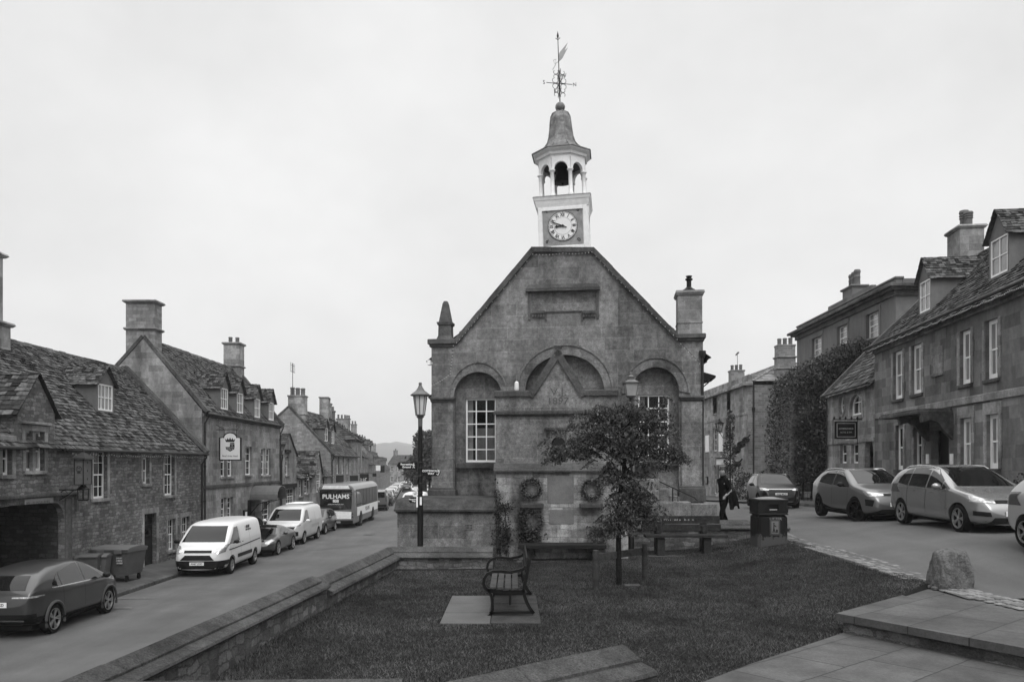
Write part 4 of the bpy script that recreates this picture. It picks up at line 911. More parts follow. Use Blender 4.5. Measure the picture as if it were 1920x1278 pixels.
for a, _ in W1:
    x0, x1, z0, z1 = a; b.cut()
    for s in ((x0 - .16, x0 - .003, z0, z1), (x1 + .003, x1 + .16, z0, z1), (x0 - .2, x1 + .2, z1 + .003, z1 + .18)): b.bbox(s[0], s[1], -.025, .03, s[2], s[3], .008)
b.cut(); b.bbox(dr_[0] - .18, dr_[0] - .003, -.03, .03, .1, dr_[3], .01); b.bbox(dr_[1] + .003, dr_[1] + .18, -.03, .03, .1, dr_[3], .01); b.bbox(dr_[0] - .2, dr_[1] + .2, -.03, .03, dr_[3] + .003, dr_[3] + .22, .01)
b.cut(); a = W1[0][0]; b.bbox(a[0] - .25, a[1] + .25, -.1, .02, a[3] + .2, a[3] + .27, .015); b.bbox((a[0] + a[1]) / 2 - .07, (a[0] + a[1]) / 2 + .07, .02, .14, a[2], a[3], .01); b.build('window_surround', AS, h1)
b = MB(); b.box(dr_[0], dr_[1], .16, .2, .1, dr_[3] - .45); d_ = b.build('door', M['wood'], h1); b = MB(); b.box(dr_[0] + .15, dr_[1] - .15, .14, .159, 1.3, dr_[3] - .6); b.box(dr_[0], dr_[1], .17, .19, dr_[3] - .44, dr_[3]); b.build('pane', M['glass'], d_)
r, u_ = MB(), MB()
gable_roof_pair(r, 0, L, 0, yr, ev, rg, .25, 6.9, sl=r, und=u_, e0=.19, e1=.12, w0=.13, w1=.34, t=.034)
# gablet roof
gc = (g0 + g1) / 2; gs = ga[1] - 1.15
for sg in (-1, 1):
    eo = Vector((gc + sg * ((g1 - g0) / 2 + .18), -.1, gs - .15)); ap = Vector((gc, -.1, ga[1] + .03)); v = ap - eo; V = v.length; v.normalize(); n = v.cross(Vector((0, 1, 0))); n = n if n.z > 0 else -n
    le, la = (gs - ev) / sl1 + .3, (ga[1] - ev) / sl1 + .2
    u_.quad(eo, ap, ap + Vector((0, la, 0)), eo + Vector((0, le, 0))); slates(r, eo + n * .012, (0, 1, 0), v, n, la, V, .2, .16, .2, .4, .035, clip=lambda y, le=le, la=la, V=V: (0, le + (la - le) * y / V))
u_.build('roof_bed', M['under'], h1); rf = r.build('roof', M['slate'], h1)
m = MB()
for x in (g0, g1): m.cut(); m.quad((x, 0, ev - .2), (x, 0, gs), (x, 1.2, gs), (x, 1.2, ev - .2))
m.build('gablet_cheek', RB, h1)
b = MB(); coping(b, -.3, ev - .12, yr, rg + .08, L - .28, L + .06); coping(b, 6.9, ev - .1, yr, rg + .08, L - .28, L + .06); b.build('coping', M['ashlar_dark'], h1)
t_, s_, z_ = roof_depth(f, 197, 774, ev, sl1, p0, rz)
dormer(h1, s_, t_ - .02, z_ + .08, 1.1, 1.0, .62, sl1, M['render'], 4, 2, gm=M['pale_glass'])
gutter(h1, g1 + .1, L + .1, ev - .2, -.27, (L - .12,), 0); gutter(h1, 0, g0 - .1, ev - .2, -.27)
cyl = f(-18, 640); yc_ = 26.75 - y0; b0 = rg - .8
chimney(h1, yc_, yr, 1.5, .95, b0, zat(606, 27.3), AS, ((zat(676, 27.3), .16, .1),), 0, cap=.12); chimney(h1, yc_ - .02, yr, 1.1, .7, zat(606, 27.3), zat(478, 27.3), AS, (), 0, cap=.14)
settle(h1, 0)
string_lights('string_lights', 'string of tiny bulbs under the gutter of the rubble cottage', [(XF + .32, y, ev - .3) for y in np.linspace(25.4, 36.5, 10)], 'strings of small lights', .05, 7)
# lantern signs on the cottage
q = P(167, 882, 25.2); q.x = XF + .75
def wall_bracket(m, p, reach): m.tube([(-reach, 0, 0), (0, 0, 0)], .016, 5)
ls = E('lantern_sign', 'square hanging lantern sign with a ringed emblem and stars, beside the cottage window', 'sign', q); ls.scale = (.68, .68, .68)
b = MB(); w, hh = .36, .62; b.bbox(-.2, .2, -w, w, -hh, .48 - hh + .12 + .55, .01); body = b.build('sign_box', mat('sign_grey', .09, .6, 0, .2), ls)
b = MB(); b.frus(0, 0, .53, .6, .34, .48, .3, .42); b.frus(0, 0, .6, .86, .3, .42, .05, .05); b.box(-.21, .21, -w - .01, w + .01, -hh - .03, -hh - .001)
for sx in (-1, 1):
    for sy in (-1, 1): b.box(sx * .2 - .018, sx * .2 + .018, sy * w - .018, sy * w + .018, -hh, .53)
b.tube([(-.75, 0, 1.0), (.0, 0, 1.0), (0, 0, .84)], .022, 6); b.tube([(-.75, 0, 1.3), (-.35, 0, 1.0)], .014, 5); b.build('cap', M['black'], ls)
b = MB()
for i in range(24):
    a0, a1 = 2 * math.pi * i / 24, 2 * math.pi * (i + 1) / 24; b.add([(r_ * math.cos(a), -w - .006, .08 + r_ * math.sin(a)) for r_, a in ((.11, a0), (.14, a0), (.14, a1), (.11, a1))], [(0, 1, 2, 3)])
b.prism([(-.09, -.12), (-.05, 0), (.05, 0), (.09, -.12)], -w - .008, -w - .001); b.build('emblem', M['ink'], ls)
text('M', .2, M['ink'], ls, (0, -w - .008, .1), name='emblem_letter')
for i, z in enumerate((.38, 0, -.38)):
    b = MB(); pts = [((.07 if k % 2 == 0 else .03) * math.sin(k * math.pi / 5), z + (.07 if k % 2 == 0 else .03) * math.cos(k * math.pi / 5)) for k in range(10)]; b.prism(pts, .201, .208, 'x'); b.build('star', M['ink'], ls)
q2 = P(170, 925, 25.2); q2.x = XF + .75
ll = E('wall_lantern', 'small black wrought iron lantern on a scrolled bracket below the square lantern sign', 'lantern', q2)
b = MB(); b.lathe([(.0, .42), (.02, .36), (.05, .3), (.12, .22), (.22, .15), (.2, .13), (.2, .12)], (0, 0, 0), 6); b.lathe([(.15, -.22), (.17, -.2), (.17, -.18)], (0, 0, 0), 6)
for i in range(6): a = math.pi / 3 * i; b.tube([(.16 * math.cos(a), .16 * math.sin(a), -.2), (.18 * math.cos(a), .18 * math.sin(a), .13)], .014, 4)
b.tube([(-.75, 0, .12), (-.1, 0, .12)], .018, 5); b.tube([(-.75, 0, -.2), (-.55, 0, -.1), (-.3, 0, .1)], .014, 5); b.tube([(-.6 + .1 * math.cos(t), 0, .0 + .1 * math.sin(t)) for t in np.linspace(0, 6, 14)], .012, 4); b.build('lantern_frame', M['black'], ll)
MB().lathe([(.14, -.18), (.165, .12)], (0, 0, 0), 6).build('pane', M['clear'], ll)

# --- the inn
y0 = 36.78; y1 = 49.2; L = y1 - y0; p0 = (XF, y0); f, fr, rz, _ = lf(y0, y1)
h2 = E('inn', 'tall stone inn with four dormers, a big gable chimney and a rounded entrance canopy', 'house', (XF, y0, 0), rz)
ev, rg, yr = 6.64, 9.95, 2.7; sl2 = (rg - ev) / yr; yb = 5.6
W2 = wins(h2, f, fr, [(414, 438, 838, 893, 4, 4), (460, 473, 837, 890, 2, 4), (490, 508, 840, 890, 4, 4), (415, 437, 932, 974, 4, 4), (492, 507, 938, 990, 2, 3)])
dr_ = fr(464, 478, 936, 995)
m = MB(); box_walls(m, L, yb, -.1, ev, rg, yr, None, [rect(*a[:4]) for a, _ in W2] + [rect(dr_[0], dr_[1], .1, dr_[3])], .22); m.build('wall', AS, h2)
b = MB(); b.bbox(-.01, L, -.07, .02, 3.0, 3.16, .02); b.bbox(-.01, L, -.1, .02, ev - .3, ev - .14, .02); b.build('band_course', M['ashlar_dark'], h2)
for a, (nx, nz_) in W2:
    if nx == 4:
        xm = (a[0] + a[1]) / 2; sash(h2, a[0], xm - .09, a[2], a[3], .17, 2, 4); sash(h2, xm + .09, a[1], a[2], a[3], .17, 2, 4); MB().bbox(xm - .088, xm + .088, .01, .2, a[2], a[3], .01).build('mullion', AS, h2)
    else: sash(h2, a[0], a[1], a[2], a[3], .17, nx, nz_)
b = MB(); b.box(dr_[0], dr_[1], .2, .25, .1, dr_[3]); b.build('door', M['wood'], h2)
xc = (f(457, 920)[0] + f(490, 920)[0]) / 2 + .4; zc_ = 2.35; hwd = .95
b = MB()
for i in range(12):
    a0, a1 = math.pi * i / 12, math.pi * (i + 1) / 12
    for r0, r1, d0, d1 in ((.93, 1.0, -1.5, 0),):
        v = [(xc + hwd * r_ * math.cos(a), y_, zc_ + .62 * r_ * math.sin(a)) for y_ in (d0, d1) for r_, a in ((r0, a0), (r1, a0), (r1, a1), (r0, a1))]; b.add(v, [(0, 1, 2, 3), (7, 6, 5, 4), (1, 2, 6, 5), (0, 3, 7, 4)])
b.box(xc - hwd, xc - hwd + .06, -1.5, 0, zc_ - .14, zc_ + .0); b.box(xc + hwd - .06, xc + hwd, -1.5, 0, zc_ - .14, zc_ + .0); cn = b.build('canopy', mat('canopy_lead', .09, .6, 0, .2), h2)
b = MB()
for sx in (-1, 1): b.tube([(xc + sx * (hwd - .03), -1.4, zc_ - .1), (xc + sx * (hwd - .03), -.5, zc_ - .35), (xc + sx * (hwd - .03), -.03, zc_ - .9)], .025, 5)
b.build('bracket', M['black'], cn)
x, z = f(458, 966); b = MB(); b.box(x - .22, x + .22, -.1, -.003, z - .35, z + .3); mb_ = b.build('menu_case', M['black'], h2); MB().box(x - .15, x + .15, -.108, -.1005, z - .26, z + .2).build('menu_sheet', M['plate'], mb_)
r, u_ = MB(), MB(); gable_roof_pair(r, .3, L, 0, yr, ev, rg, .22, yb, sl=r, und=u_, e0=.2, e1=.13, w0=.15, w1=.36); u_.build('roof_bed', M['under'], h2); r.build('roof', M['slate'], h2)
b = MB(); coping(b, -.22, ev - .1, yr, rg + .06, -.03, .32); coping(b, yb + .2, ev - .1, yr, rg + .06, -.03, .32); coping(b, -.22, ev - .1, yr, rg + .06, L - .3, L + .03); b.build('coping', M['ashlar_dark'], h2)
for px, py in ((420, 769), (449.5, 776), (482, 784), (508, 789)):
    t_, s_, z_ = roof_depth(f, px, py, ev, sl2, p0, rz); dormer(h2, s_, t_ - .02, z_ + .05, 1.0, 1.05, .75, sl2, M['render'], 4, 2)
gutter(h2, .1, L, ev - .16, -.22, (.2, L - .15), 0)
chimney(h2, .42, yr + .15, .78, 1.32, rg - 1.3, zat(567, 37.3), RM, ((zat(622, 37.3), .12, .1),), 0, cap=.13)
chimney(h2, L - .4, yr, .9, .95, rg - .6, zat(645, 49), AS, ((zat(690, 49), .1, .08),), 2, poth=.4, cap=.1)
settle(h2, 0)
q = P(432, 836, 38.6); ps_ = E('pub_sign', 'arched white hanging inn sign with a crowned shield, over the pavement', 'sign', q)
b = MB(); k_ = 38.6 / F; hw2, top, bot = 21 * k_, 27 * k_, -27 * k_; ar = [(-hw2, bot), (hw2, bot), (hw2, top - .28), (hw2 * .78, top - .26)] + [(hw2 * .62 * math.cos(math.pi * i / 8), top - .28 + .26 * math.sin(math.pi * i / 8)) for i in range(9)] + [(-hw2 * .78, top - .26), (-hw2, top - .28)]
b.prism(ar, -.03, .03); b.build('board', M['black'], ps_); b = MB(); b.prism([(x * .87, z * .92 + (.0)) for x, z in ar], -.04, .04); b.build('sign_face', mat('sign_white', .62, .6, 0, .04), ps_)
b = MB(); b.tube([(-.9, 0, top + .1), (.35, 0, top + .1)], .018, 5); b.tube([(-.9, 0, top + .1), (-.9, 0, bot)], .016, 5); b.tube([(-.76, 0, top + .4), (-.76, 0, bot + .3)], .014, 5); b.tube([(-.3, 0, top + .1), (-.3, 0, top - .28)], .012, 4); b.tube([(.3, 0, top + .1), (.3, 0, top - .28)], .012, 4); b.tube([(-.9, 0, top + .45), (-.3, 0, top + .12)], .012, 4); b.build('bracket', M['black'], ps_)
b = MB(); crown = [(-.2, .2), (-.25, .36), (-.16, .29), (-.12, .4), (-.06, .3), (0, .42), (.06, .3), (.12, .4), (.16, .29), (.25, .36), (.2, .2)]; b.prism(crown, -.046, -.041); b.build('crown_emblem', M['ink'], ps_)
b = MB(); b.prism([(0, .16), (.2, .17), (.22, 0), (.2, -.14), (.0, -.26), (-.2, -.14), (-.22, 0), (-.2, -.04), (-.02, -.04)], -.046, -.041); b.build('shield_emblem', M['ink'], ps_)
b = MB()
for x, z in ((.05, .1), (.14, .1), (.1, .03), (.05, -.06), (.14, -.06), (-.05, -.1), (-.14, -.1), (.1, -.14), (-.1, -.16), (.0, -.18), (0, -.14)): b.prism([(x - .03, z), (x, z + .035), (x + .03, z), (x, z - .035)], -.05, -.047)
b.build('shield_lattice', mat('sign_grey_mark', .3, .6), ps_); text('Noel Arms Hotel', .13, M['ink'], ps_, (0, -.042, bot + .22), xs=.82)
string_lights('string_lights', 'sagging light string under the eaves of the inn', [(XF + .28, y, 6.3 - .02 * i) for i, y in enumerate(np.linspace(38, 49, 6))], 'strings of small lights', .3, 8)
# --- narrow gabled shop and the low porch-gabled shop, then the big gable house
y0, y1 = 49.24, 52.9; L = y1 - y0; f, fr, rz, _ = lf(y0, y1)
h3 = E('shop', 'narrow stone shop with a steep street gable next to the inn', 'house', (XF, y0, 0), rz); ap = f(539, 812)[1]; ev = 4.8
W3 = wins(h3, f, fr, [(535.5, 542, 855, 890, 2, 4), (537, 553, 915, 945, 5, 3)])
m = MB(); m.panel([(0, -.1), (L, -.1), (L, ev), (L / 2, ap), (0, ev)], [rect(*a[:4]) for a, _ in W3], 0, .2)
for x in (0, L): m.quad((x, 0, -.1), (x, 6, -.1), (x, 6, ev), (x, 0, ev))
m.build('wall', AS, h3)
for a, (nx, nz_) in W3: sash(h3, a[0], a[1], a[2], a[3], .15, nx, nz_)
r = MB()
for sg in (-1, 1):
    e = Vector((L / 2 + sg * (L / 2 + .15), -.1, ev - .15)); t = Vector((L / 2, -.1, ap + .03)); v = t - e; V = v.length; v.normalize(); n = v.cross(Vector((0, 1, 0))); n = n if n.z > 0 else -n
    r.quad(e, t, t + Vector((0, 6, 0)), e + Vector((0, 6, 0))); slates(r, e + n * .01, (0, 1, 0), v, n, 6, V, .26, .2, .3, .5)
r.build('roof', M['slate'], h3)
b = MB(); a = W3[0][0]; b.bbox(a[0] - .2, a[1] + .2, -.1, .02, a[3] + .22, a[3] + .42, .02); x = f(545, 910); b.bbox(.25, L - .2, -.12, .02, x[1] - .12, x[1] + .14, .02); b.build('shop_fascia', M['wood'], h3)
chimney(h3, L - .3, 2.6, .9, .9, 4.5, zat(818, 52.5), AS, (), 0, cap=.1)
gutter(h3, .05, .06, ev - .1, -.12, (.05,)); settle(h3, 0)
y0, y1 = 52.94, 62.9; L = y1 - y0; p0 = (XF, y0); f, fr, rz, _ = lf(y0, y1)
h4 = E('shop', 'low stone shop with a small pointed porch gable, set against the big gable wall', 'house', (XF, y0, 0), rz); ev, rg, yr = 3.35, 4.85, 1.9
W4 = wins(h4, f, fr, [(571, 578, 897, 925, 2, 4), (602, 608, 893, 920, 3, 3), (561, 567, 898, 930, 2, 3)])
m = MB(); m.panel([(0, -.1), (L, -.1), (L, ev), (0, ev)], [rect(*a[:4]) for a, _ in W4], 0, .2); m.add([(x, y, z) for x in (0, L) for y, z in ((0, -.1), (0, ev), (yr, rg), (yr, -.1))], [(0, 1, 2, 3), (4, 5, 6, 7)]); m.build('wall', AS, h4)
for a, (nx, nz_) in W4: sash(h4, a[0], a[1], a[2], a[3], .15, nx, nz_)
r, u_ = MB(), MB(); gable_roof_pair(r, 0, L, 0, yr, ev, rg, .25, None, back=False, sl=r, und=u_, e0=.24, e1=.2)
g0, g1, ga = f(582, 850)[0], f(594, 850)[0], f(588, 846)[1]; pw = fr(584, 592, 880, 922)
m = MB(); m.panel([(g0, -.1), (g1, -.1), (g1, ev + .2), ((g0 + g1) / 2, ga), (g0, ev + .2)], [rect(*pw)], -.35, .12); m.quad((g0, -.35, -.1), (g0, .1, -.1), (g0, .1, ev + .2), (g0, -.35, ev + .2)); m.build('porch', AS, h4); sash(h4, pw[0], pw[1], pw[2], pw[3], -.28, 3, 5)
for sg in (-1, 1):
    c = (g0 + g1) / 2; e = Vector((c + sg * ((g1 - g0) / 2 + .15), -.45, ev + .05)); t = Vector((c, -.45, ga + .04)); v = t - e; V = v.length; v.normalize(); n = v.cross(Vector((0, 1, 0))); n = n if n.z > 0 else -n
    u_.quad(e, t, t + Vector((0, 2.3, 0)), e + Vector((0, 1.2, 0))); slates(r, e + n * .01, (0, 1, 0), v, n, 2.2, V, .2, .16)
u_.build('roof_bed', M['under'], h4); r.build('roof', M['slate'], h4); settle(h4, 0)
y0, y1 = 62.95, 74.; L = y1 - y0; p0 = (XF, y0); f, fr, rz, _ = lf(y0, y1)
h5 = E('house', 'stone house with a broad rubble gable facing the camera, behind the low shop', 'house', (XF, y0, 0), rz); ev, rg, yr = 4.98, 8.63, 3.3; sl5 = (rg - ev) / yr
W5 = wins(h5, f, fr, [(631.5, 636, 856, 888, 2, 4), (641, 645, 857, 888, 2, 4), (650, 654, 859, 888, 2, 4)])
m = MB(); box_walls(m, L, 7.4, -.1, ev, rg, yr, None, [rect(*a[:4]) for a, _ in W5], .2); m.build('wall', RM, h5)
for a, (nx, nz_) in W5: sash(h5, a[0], a[1], a[2], a[3], .15, nx, nz_)
r, u_ = MB(), MB(); gable_roof_pair(r, .2, L, 0, yr, ev, rg, .22, 7.4, sl=r, und=u_); u_.build('roof_bed', M['under'], h5); r.build('roof', M['slate'], h5)
b = MB(); coping(b, -.22, ev - .1, yr, rg + .05, -.03, .28); coping(b, 7.6, ev - .2, yr, rg + .05, -.03, .28); b.build('coping', M['ashlar_dark'], h5)
for px, py in ((611.5, 828), (624, 833)):
    t_, s_, z_ = roof_depth(f, px, py, ev, sl5, p0, rz); dormer(h5, s_, t_, z_ + .05, 1.1, 1.1, .7, sl5, M['render'], 2, 2)
chimney(h5, 1.5, yr - .3, 1.0, 1.3, rg - 1.4, zat(742, 64.5), AS, ((zat(778, 64.5), .08, .07),), 3, poth=.65, cap=.06, potw=.2)
gutter(h5, .1, L, ev - .15, -.2, (.15,)); b = MB()
for px0, px1 in ((630, 643), (656, 670)):
    a = fr(px0, px1, 893, 903); b.box(a[0], a[1], -.06, -.003, a[2], a[3] + .1)
b.build('shop_sign', M['wood'], h5)
b = MB(); q = f(551, 716); x, z = 1.1, rg + 3.6; b.tube([(x, yr, rg), (x, yr, z)], .025, 5); b.tube([(x - .6, yr, z - .2), (x + .6, yr, z - .2)], .015, 4); b.tube([(x - .6, yr, z - .7), (x + .6, yr, z - .7)], .015, 4)
for i in range(4): b.tube([(x - .6 + .4 * i, yr, z - .75), (x - .6 + .4 * i, yr, z)], .012, 4)
b.build('aerial', M['black'], h5); settle(h5, 0)
# --- the rest of the row round the bend
def plain_house(name, label, p0, p1, ev, rg, D, wm, rm, cols, rows, zb=0, chim=(), hip=0, dorm=0, group=None, sh=1.5, grd=True):
    f, fr, rz, L = front_frame(p0, p1); h = E(name, label, 'house', (p0[0], p0[1], 0), rz, group); yr = D / 2; holes = []
    for i in range(cols):
        for j in range(rows):
            x = L * (i + .5) / cols; z = zb + .9 + j * (ev - zb - .3) / rows; holes.append((x - .45, x + .45, z, min(z + sh, ev - .3)))
    m = MB(); m.panel([(0, zb - .3), (L, zb - .3), (L, ev), (0, ev)], [rect(*q) for q in holes], 0, .18)
    g = [(0, zb - .3), (D, zb - .3), (D, ev)] + ([] if hip else [(yr, rg - .04)]) + [(0, ev)]
    for x in (0, L): m.gable(x, g, x > 0)
    m.quad((0, D, zb - .3), (L, D, zb - .3), (L, D, ev), (0, D, ev)); m.build('wall', wm, h)
    for q in holes: sash(h, q[0], q[1], q[2], q[3], .13, 2, 3, fw=.07, bar=.035)
    r, u_ = MB(), MB()
    if hip:
        e = [Vector((-.25, -.25, ev - .05)), Vector((L + .25, -.25, ev - .05)), Vector((L + .25, D + .25, ev - .05)), Vector((-.25, D + .25, ev - .05))]; k0, k1 = Vector((yr * hip, yr, rg)), Vector((L - yr * hip, yr, rg))
        for a, b_, c, d in ((e[0], e[1], k1, k0), (e[2], e[3], k0, k1)): u_.quad(a, b_, c, d)
        u_.add([e[1], e[2], k1], [(0, 1, 2)]); u_.add([e[3], e[0], k0], [(0, 1, 2)]); B = u_
        for (a, b_, c, d) in ((e[0], e[1], k1, k0), (e[2], e[3], k0, k1), (e[1], e[2], k1, k1), (e[3], e[0], k0, k0)):
            uu = (b_ - a); U = uu.length; uu.normalize(); mid = (c + d) / 2 - (a + b_) / 2; vv = mid - uu * mid.dot(uu); V = vv.length; vv.normalize(); n = uu.cross(vv); n = n if n.z > 0 else -n
            l0, l1 = (d - a).dot(uu), (c - a).dot(uu); slates(r, a + n * .01, uu, vv, n, U, V, .34, .26, .4, .8, .035, clip=lambda y, U=U, V=V, l0=l0, l1=l1: (l0 * y / V, U + (l1 - U) * y / V))
    else: gable_roof_pair(r, 0, L, 0, yr, ev, rg, .22, D, sl=r, und=u_, e0=.34, e1=.24, w0=.35, w1=.7)
    u_.build('roof_bed', M['under'], h); r.build('roof', rm, h)
    for (x, w, ht, np_) in chim: chimney(h, x if x >= 0 else L + x, yr, w, .8, rg - .7, rg + ht, AS, (), np_, poth=.5, cap=.08)
    for i in range(dorm): dormer(h, L * (i + .5) / dorm, .7, ev + .75 * (rg - ev) / yr, 1., .95, .6, (rg - ev) / yr, M['render'], 2, 2)
    return settle(h, zb)
def bx(y): return -14.26 + bend(y)
row = [(74.05, 84, 6.6, 9.0, 6, 1, 0, 'hipped stone house with a slate roof next beyond the broad gable house', 1, 0, ((2.2, 1.6, 1.6, 0), (4.4, 1.0, 1.2, 2))), (84.05, 96, 5.3, 8.6, 6.5, 3, 0, 'stone house with dormers along its steep roof beyond the hipped house', 0, 3, ((.6, .9, 1.4, 2), (-.6, .9, 1.2, 2))),
       (96.05, 108, 4.6, 7.9, 6.5, 3, 0, 'fourth house of the bending row, with a plain roof and one end chimney', 0, 0, ((.5, .9, 1.3, 2),)), (108.05, 122, 5.8, 9.2, 7, 4, 0, 'taller house far down the bending row with twin end chimneys', 0, 2, ((.6, 1., 1.6, 3), (-.6, 1., 1.5, 2))),
       (122.05, 138, 4.4, 7.6, 6.5, 4, 0, 'low house far down the bending row, three dormers over the street', 0, 3, ((-.6, 1., 1.2, 2),)), (138.05, 156, 4.6, 8.2, 7, 4, 0, 'distant steep-roofed house near the end of the row', 0, 0, ((.6, 1., 1.4, 2), (8, 1., 1.4, 2))), (156.05, 190, 4.2, 8.0, 7, 6, 0, 'farthest long house at the end of the bending row', 0, 4, ((4, 1., 1.2, 2), (-4, 1., 1.6, 2)))]
for (a, c, ev, rg, D_, cols, _, lab, hip, dm_, chs) in row:
    plain_house('terraced_house', lab, (bx(a), a), (bx(c), c), ev + zs(a), rg + zs(a), D_, AS if hip or ev > 5 else RM, M['slate_mid'], cols + 1, 2, zs((a + c) / 2), chs, hip, dm_, 'houses of the bending row')
plain_house('terraced_house', 'pale house closing the view at the end of the street, under the hill', (-36, 232), (-27.2, 229), 6.2 - 1.8, 8.6 - 1.8, 7, AS, M['slate_mid'], 4, 2, zs(230), ((-.7, 1.2, 2, 0), (.7, 1, 1.4, 2)))
plain_house('terraced_house', 'small far house beyond the end of the street, half hidden by trees', (-27, 238), (-17, 236), 4.6 - 1.8, 7.2 - 1.8, 7, RM, M['slate_mid'], 4, 2, zs(230), ((2, 1., 1.4, 2),))
# hanging signs along the row
def hang_sign(px, py, d, w, hgt, label, m, txt=None, x=None, reach=.8, post=False):
    q = P(px, py, d); r = E('hanging_sign', label, 'sign', q, 0, 'signs along the street'); b = MB(); b.bbox(-w / 2, w / 2, -.03, .03, -hgt / 2, hgt / 2, .01); o = b.build('board', m, r)
    b = MB(); b.tube([(-w / 2 - reach, 0, hgt / 2 + .08), (w / 2, 0, hgt / 2 + .08)], .02, 5); b.tube([(-w * .3, 0, hgt / 2), (-w * .3, 0, hgt / 2 + .08)], .012, 4); b.tube([(w * .3, 0, hgt / 2), (w * .3, 0, hgt / 2 + .08)], .012, 4); b.build('bracket', M['black'], r)
    if txt:
        scribble(r, -w * .42, w * .42, -hgt * .4, hgt * .4, len(txt), -.031, M['pale_ink'])
    return r
hang_sign(572, 893, 55, .62, .62, 'dark square hanging sign with three lines, at the low shop', M['wood'], ['GALLERY', 'CRAFTS', 'GIFTS'])
hang_sign(683, 895, 78, .85, .75, 'dark wide hanging sign above the bus roof', M['wood'], ['ANTIQUES'])
hang_sign(709, 877, 96, .55, .65, 'white hanging board far along the row above the parked cars', M['plate'])
hang_sign(717, 879, 100, .55, .8, 'dark lantern-shaped hanging sign beside the white board', M['wood'])
hang_sign(702, 890, 90, .45, .35, 'small dark bracket sign below the white board', M['wood'])
# ---------------------------------------------------------------- right-hand houses
RP0, RP1 = (14.96, 33.), (13.26, 17.35)
f, fr, rz, L = front_frame(RP0, RP1); zb = 2.5
h6 = E('hotel', 'long two-storey ashlar hotel with tall sash windows, a bracketed door hood and two dormers', 'house', (RP0[0], RP0[1], 0), rz)
ev, yr, rg = 9.0, 3.4, 12.3; slr = (rg - ev) / yr; Dp = 6.8
W6 = wins(h6, f, fr, [(1675, 1693, 657, 748, 2, 2), (1709, 1728.5, 645, 738, 2, 2), (1800, 1821, 618, 720, 2, 2), (1848, 1872, 598, 710, 2, 2), (1680, 1694, 797, 880, 2, 2), (1714, 1730, 790, 878, 2, 2), (1801, 1822, 783, 880, 2, 2), (1850, 1873, 776, 878, 2, 2), (1931, 1957, 570, 695, 2, 2), (1935, 1960, 765, 875, 2, 2)])
W6 = [((a[0], a[1], max(a[2], zb + .75) if a[3] < 6 else a[2], a[3]), n) for a, n in W6]
dr_ = fr(1746, 1779, 806, 900)
m = MB(); box_walls(m, L, Dp, zb - .6, ev, rg, yr, None, [rect(*a[:4]) for a, _ in W6] + [rect(dr_[0], dr_[1], zb, dr_[3])], .24); m.build('wall', stone('hotel_ashlar', .165, .85, .36, .005, .38, .88, .01, .5, .35, .25, 26), h6)
for i, (a, n) in enumerate(W6): sash(h6, a[0], a[1], a[2], a[3], .13, 2, 2, fw=.12, bar=.035, gm=M['pale_glass'] if i in (0, 1, 2, 3, 6, 7) else M['glass'], smat=M['ashlar_dark'])
zs1 = (f(1640, 782)[1] + f(1920, 745)[1]) / 2
b = MB(); b.bbox(0, L, -.06, .02, zs1, zs1 + .22, .02); q = fr(1736, 1767, 690, 700); pl = fr(1748, 1769, 650, 700); b.bbox(pl[0], pl[1], -.035, .02, pl[2], pl[3], .01); b.bbox(pl[0] - .03, pl[1] + .03, -.05, .02, pl[2] - .08, pl[2] - .003, .01); b.bbox(0, L, -.12, .02, ev - .35, ev - .12, .04)
for a, _ in W6:
    b.bbox(a[0] - .17, a[0] - .003, -.03, .02, a[2], a[3], .008); b.bbox(a[1] + .003, a[1] + .17, -.03, .02, a[2], a[3], .008)
    if a[3] < zs1: b.bbox(a[0] - .2, a[1] + .2, -.03, .02, a[3] + .003, min(a[3] + .35, zs1 - .005), .01)
b.build('band_course', M['ashlar_smooth'], h6)
hd = fr(1706, 1786, 780, 788); zh = dr_[3] + .5; b = MB(); b.bbox(hd[0], hd[1], -1.1, .02, zh, zh + .1, .02); b.bbox(hd[0] + .05, hd[1] - .05, -1.05, .0, zh + .1, zh + .17, .02)
for x in (dr_[0] - .25, dr_[1] + .25): b.prism([(-1.0, zh - .002), (-.95, zh - .28), (-.7, zh - .2), (-.45, zh - .3), (-.25, zh - .6), (0, zh - .85), (0, zh - .002)], x - .1, x + .1, 'x')
b.build('door_hood', M['ashlar_dark'], h6)
b = MB(); b.box(dr_[0], dr_[1], .3, .36, zb, dr_[3]); b.build('door', M['black'], h6)
b = MB()
for px in (1740, 1785): b.cut(); x, z = f(px, 860); b.box(x - .11, x + .11, -.03, -.003, z - .17, z + .17)
b.build('notice', M['plate'], h6)
r, u_ = MB(), MB(); gable_roof_pair(r, .25, L, 0, yr, ev, rg, .4, Dp, sl=r, und=u_, e0=.2, e1=.13, w0=.15, w1=.36, t=.034); u_.build('roof_bed', M['under'], h6); r.build('roof', M['slate'], h6)
b = MB(); coping(b, -.35, ev - .25, yr, rg + .08, -.05, .3); coping(b, Dp, ev, yr, rg + .08, -.05, .3); b.build('coping', M['ashlar_dark'], h6)
for px, py, w in ((1735, 588, .95), (1874, 520, 1.05)):
    t_, s_, z_ = roof_depth(f, px, py, ev, slr, RP0, rz); dormer(h6, s_, t_ - .02, z_ + .08, w, 1.15, .8, slr, M['render'], 2, 2, gm=M['pale_glass'])
gutter(h6, 0, L, ev - .12, -.42); b = MB()
xc_ = 0
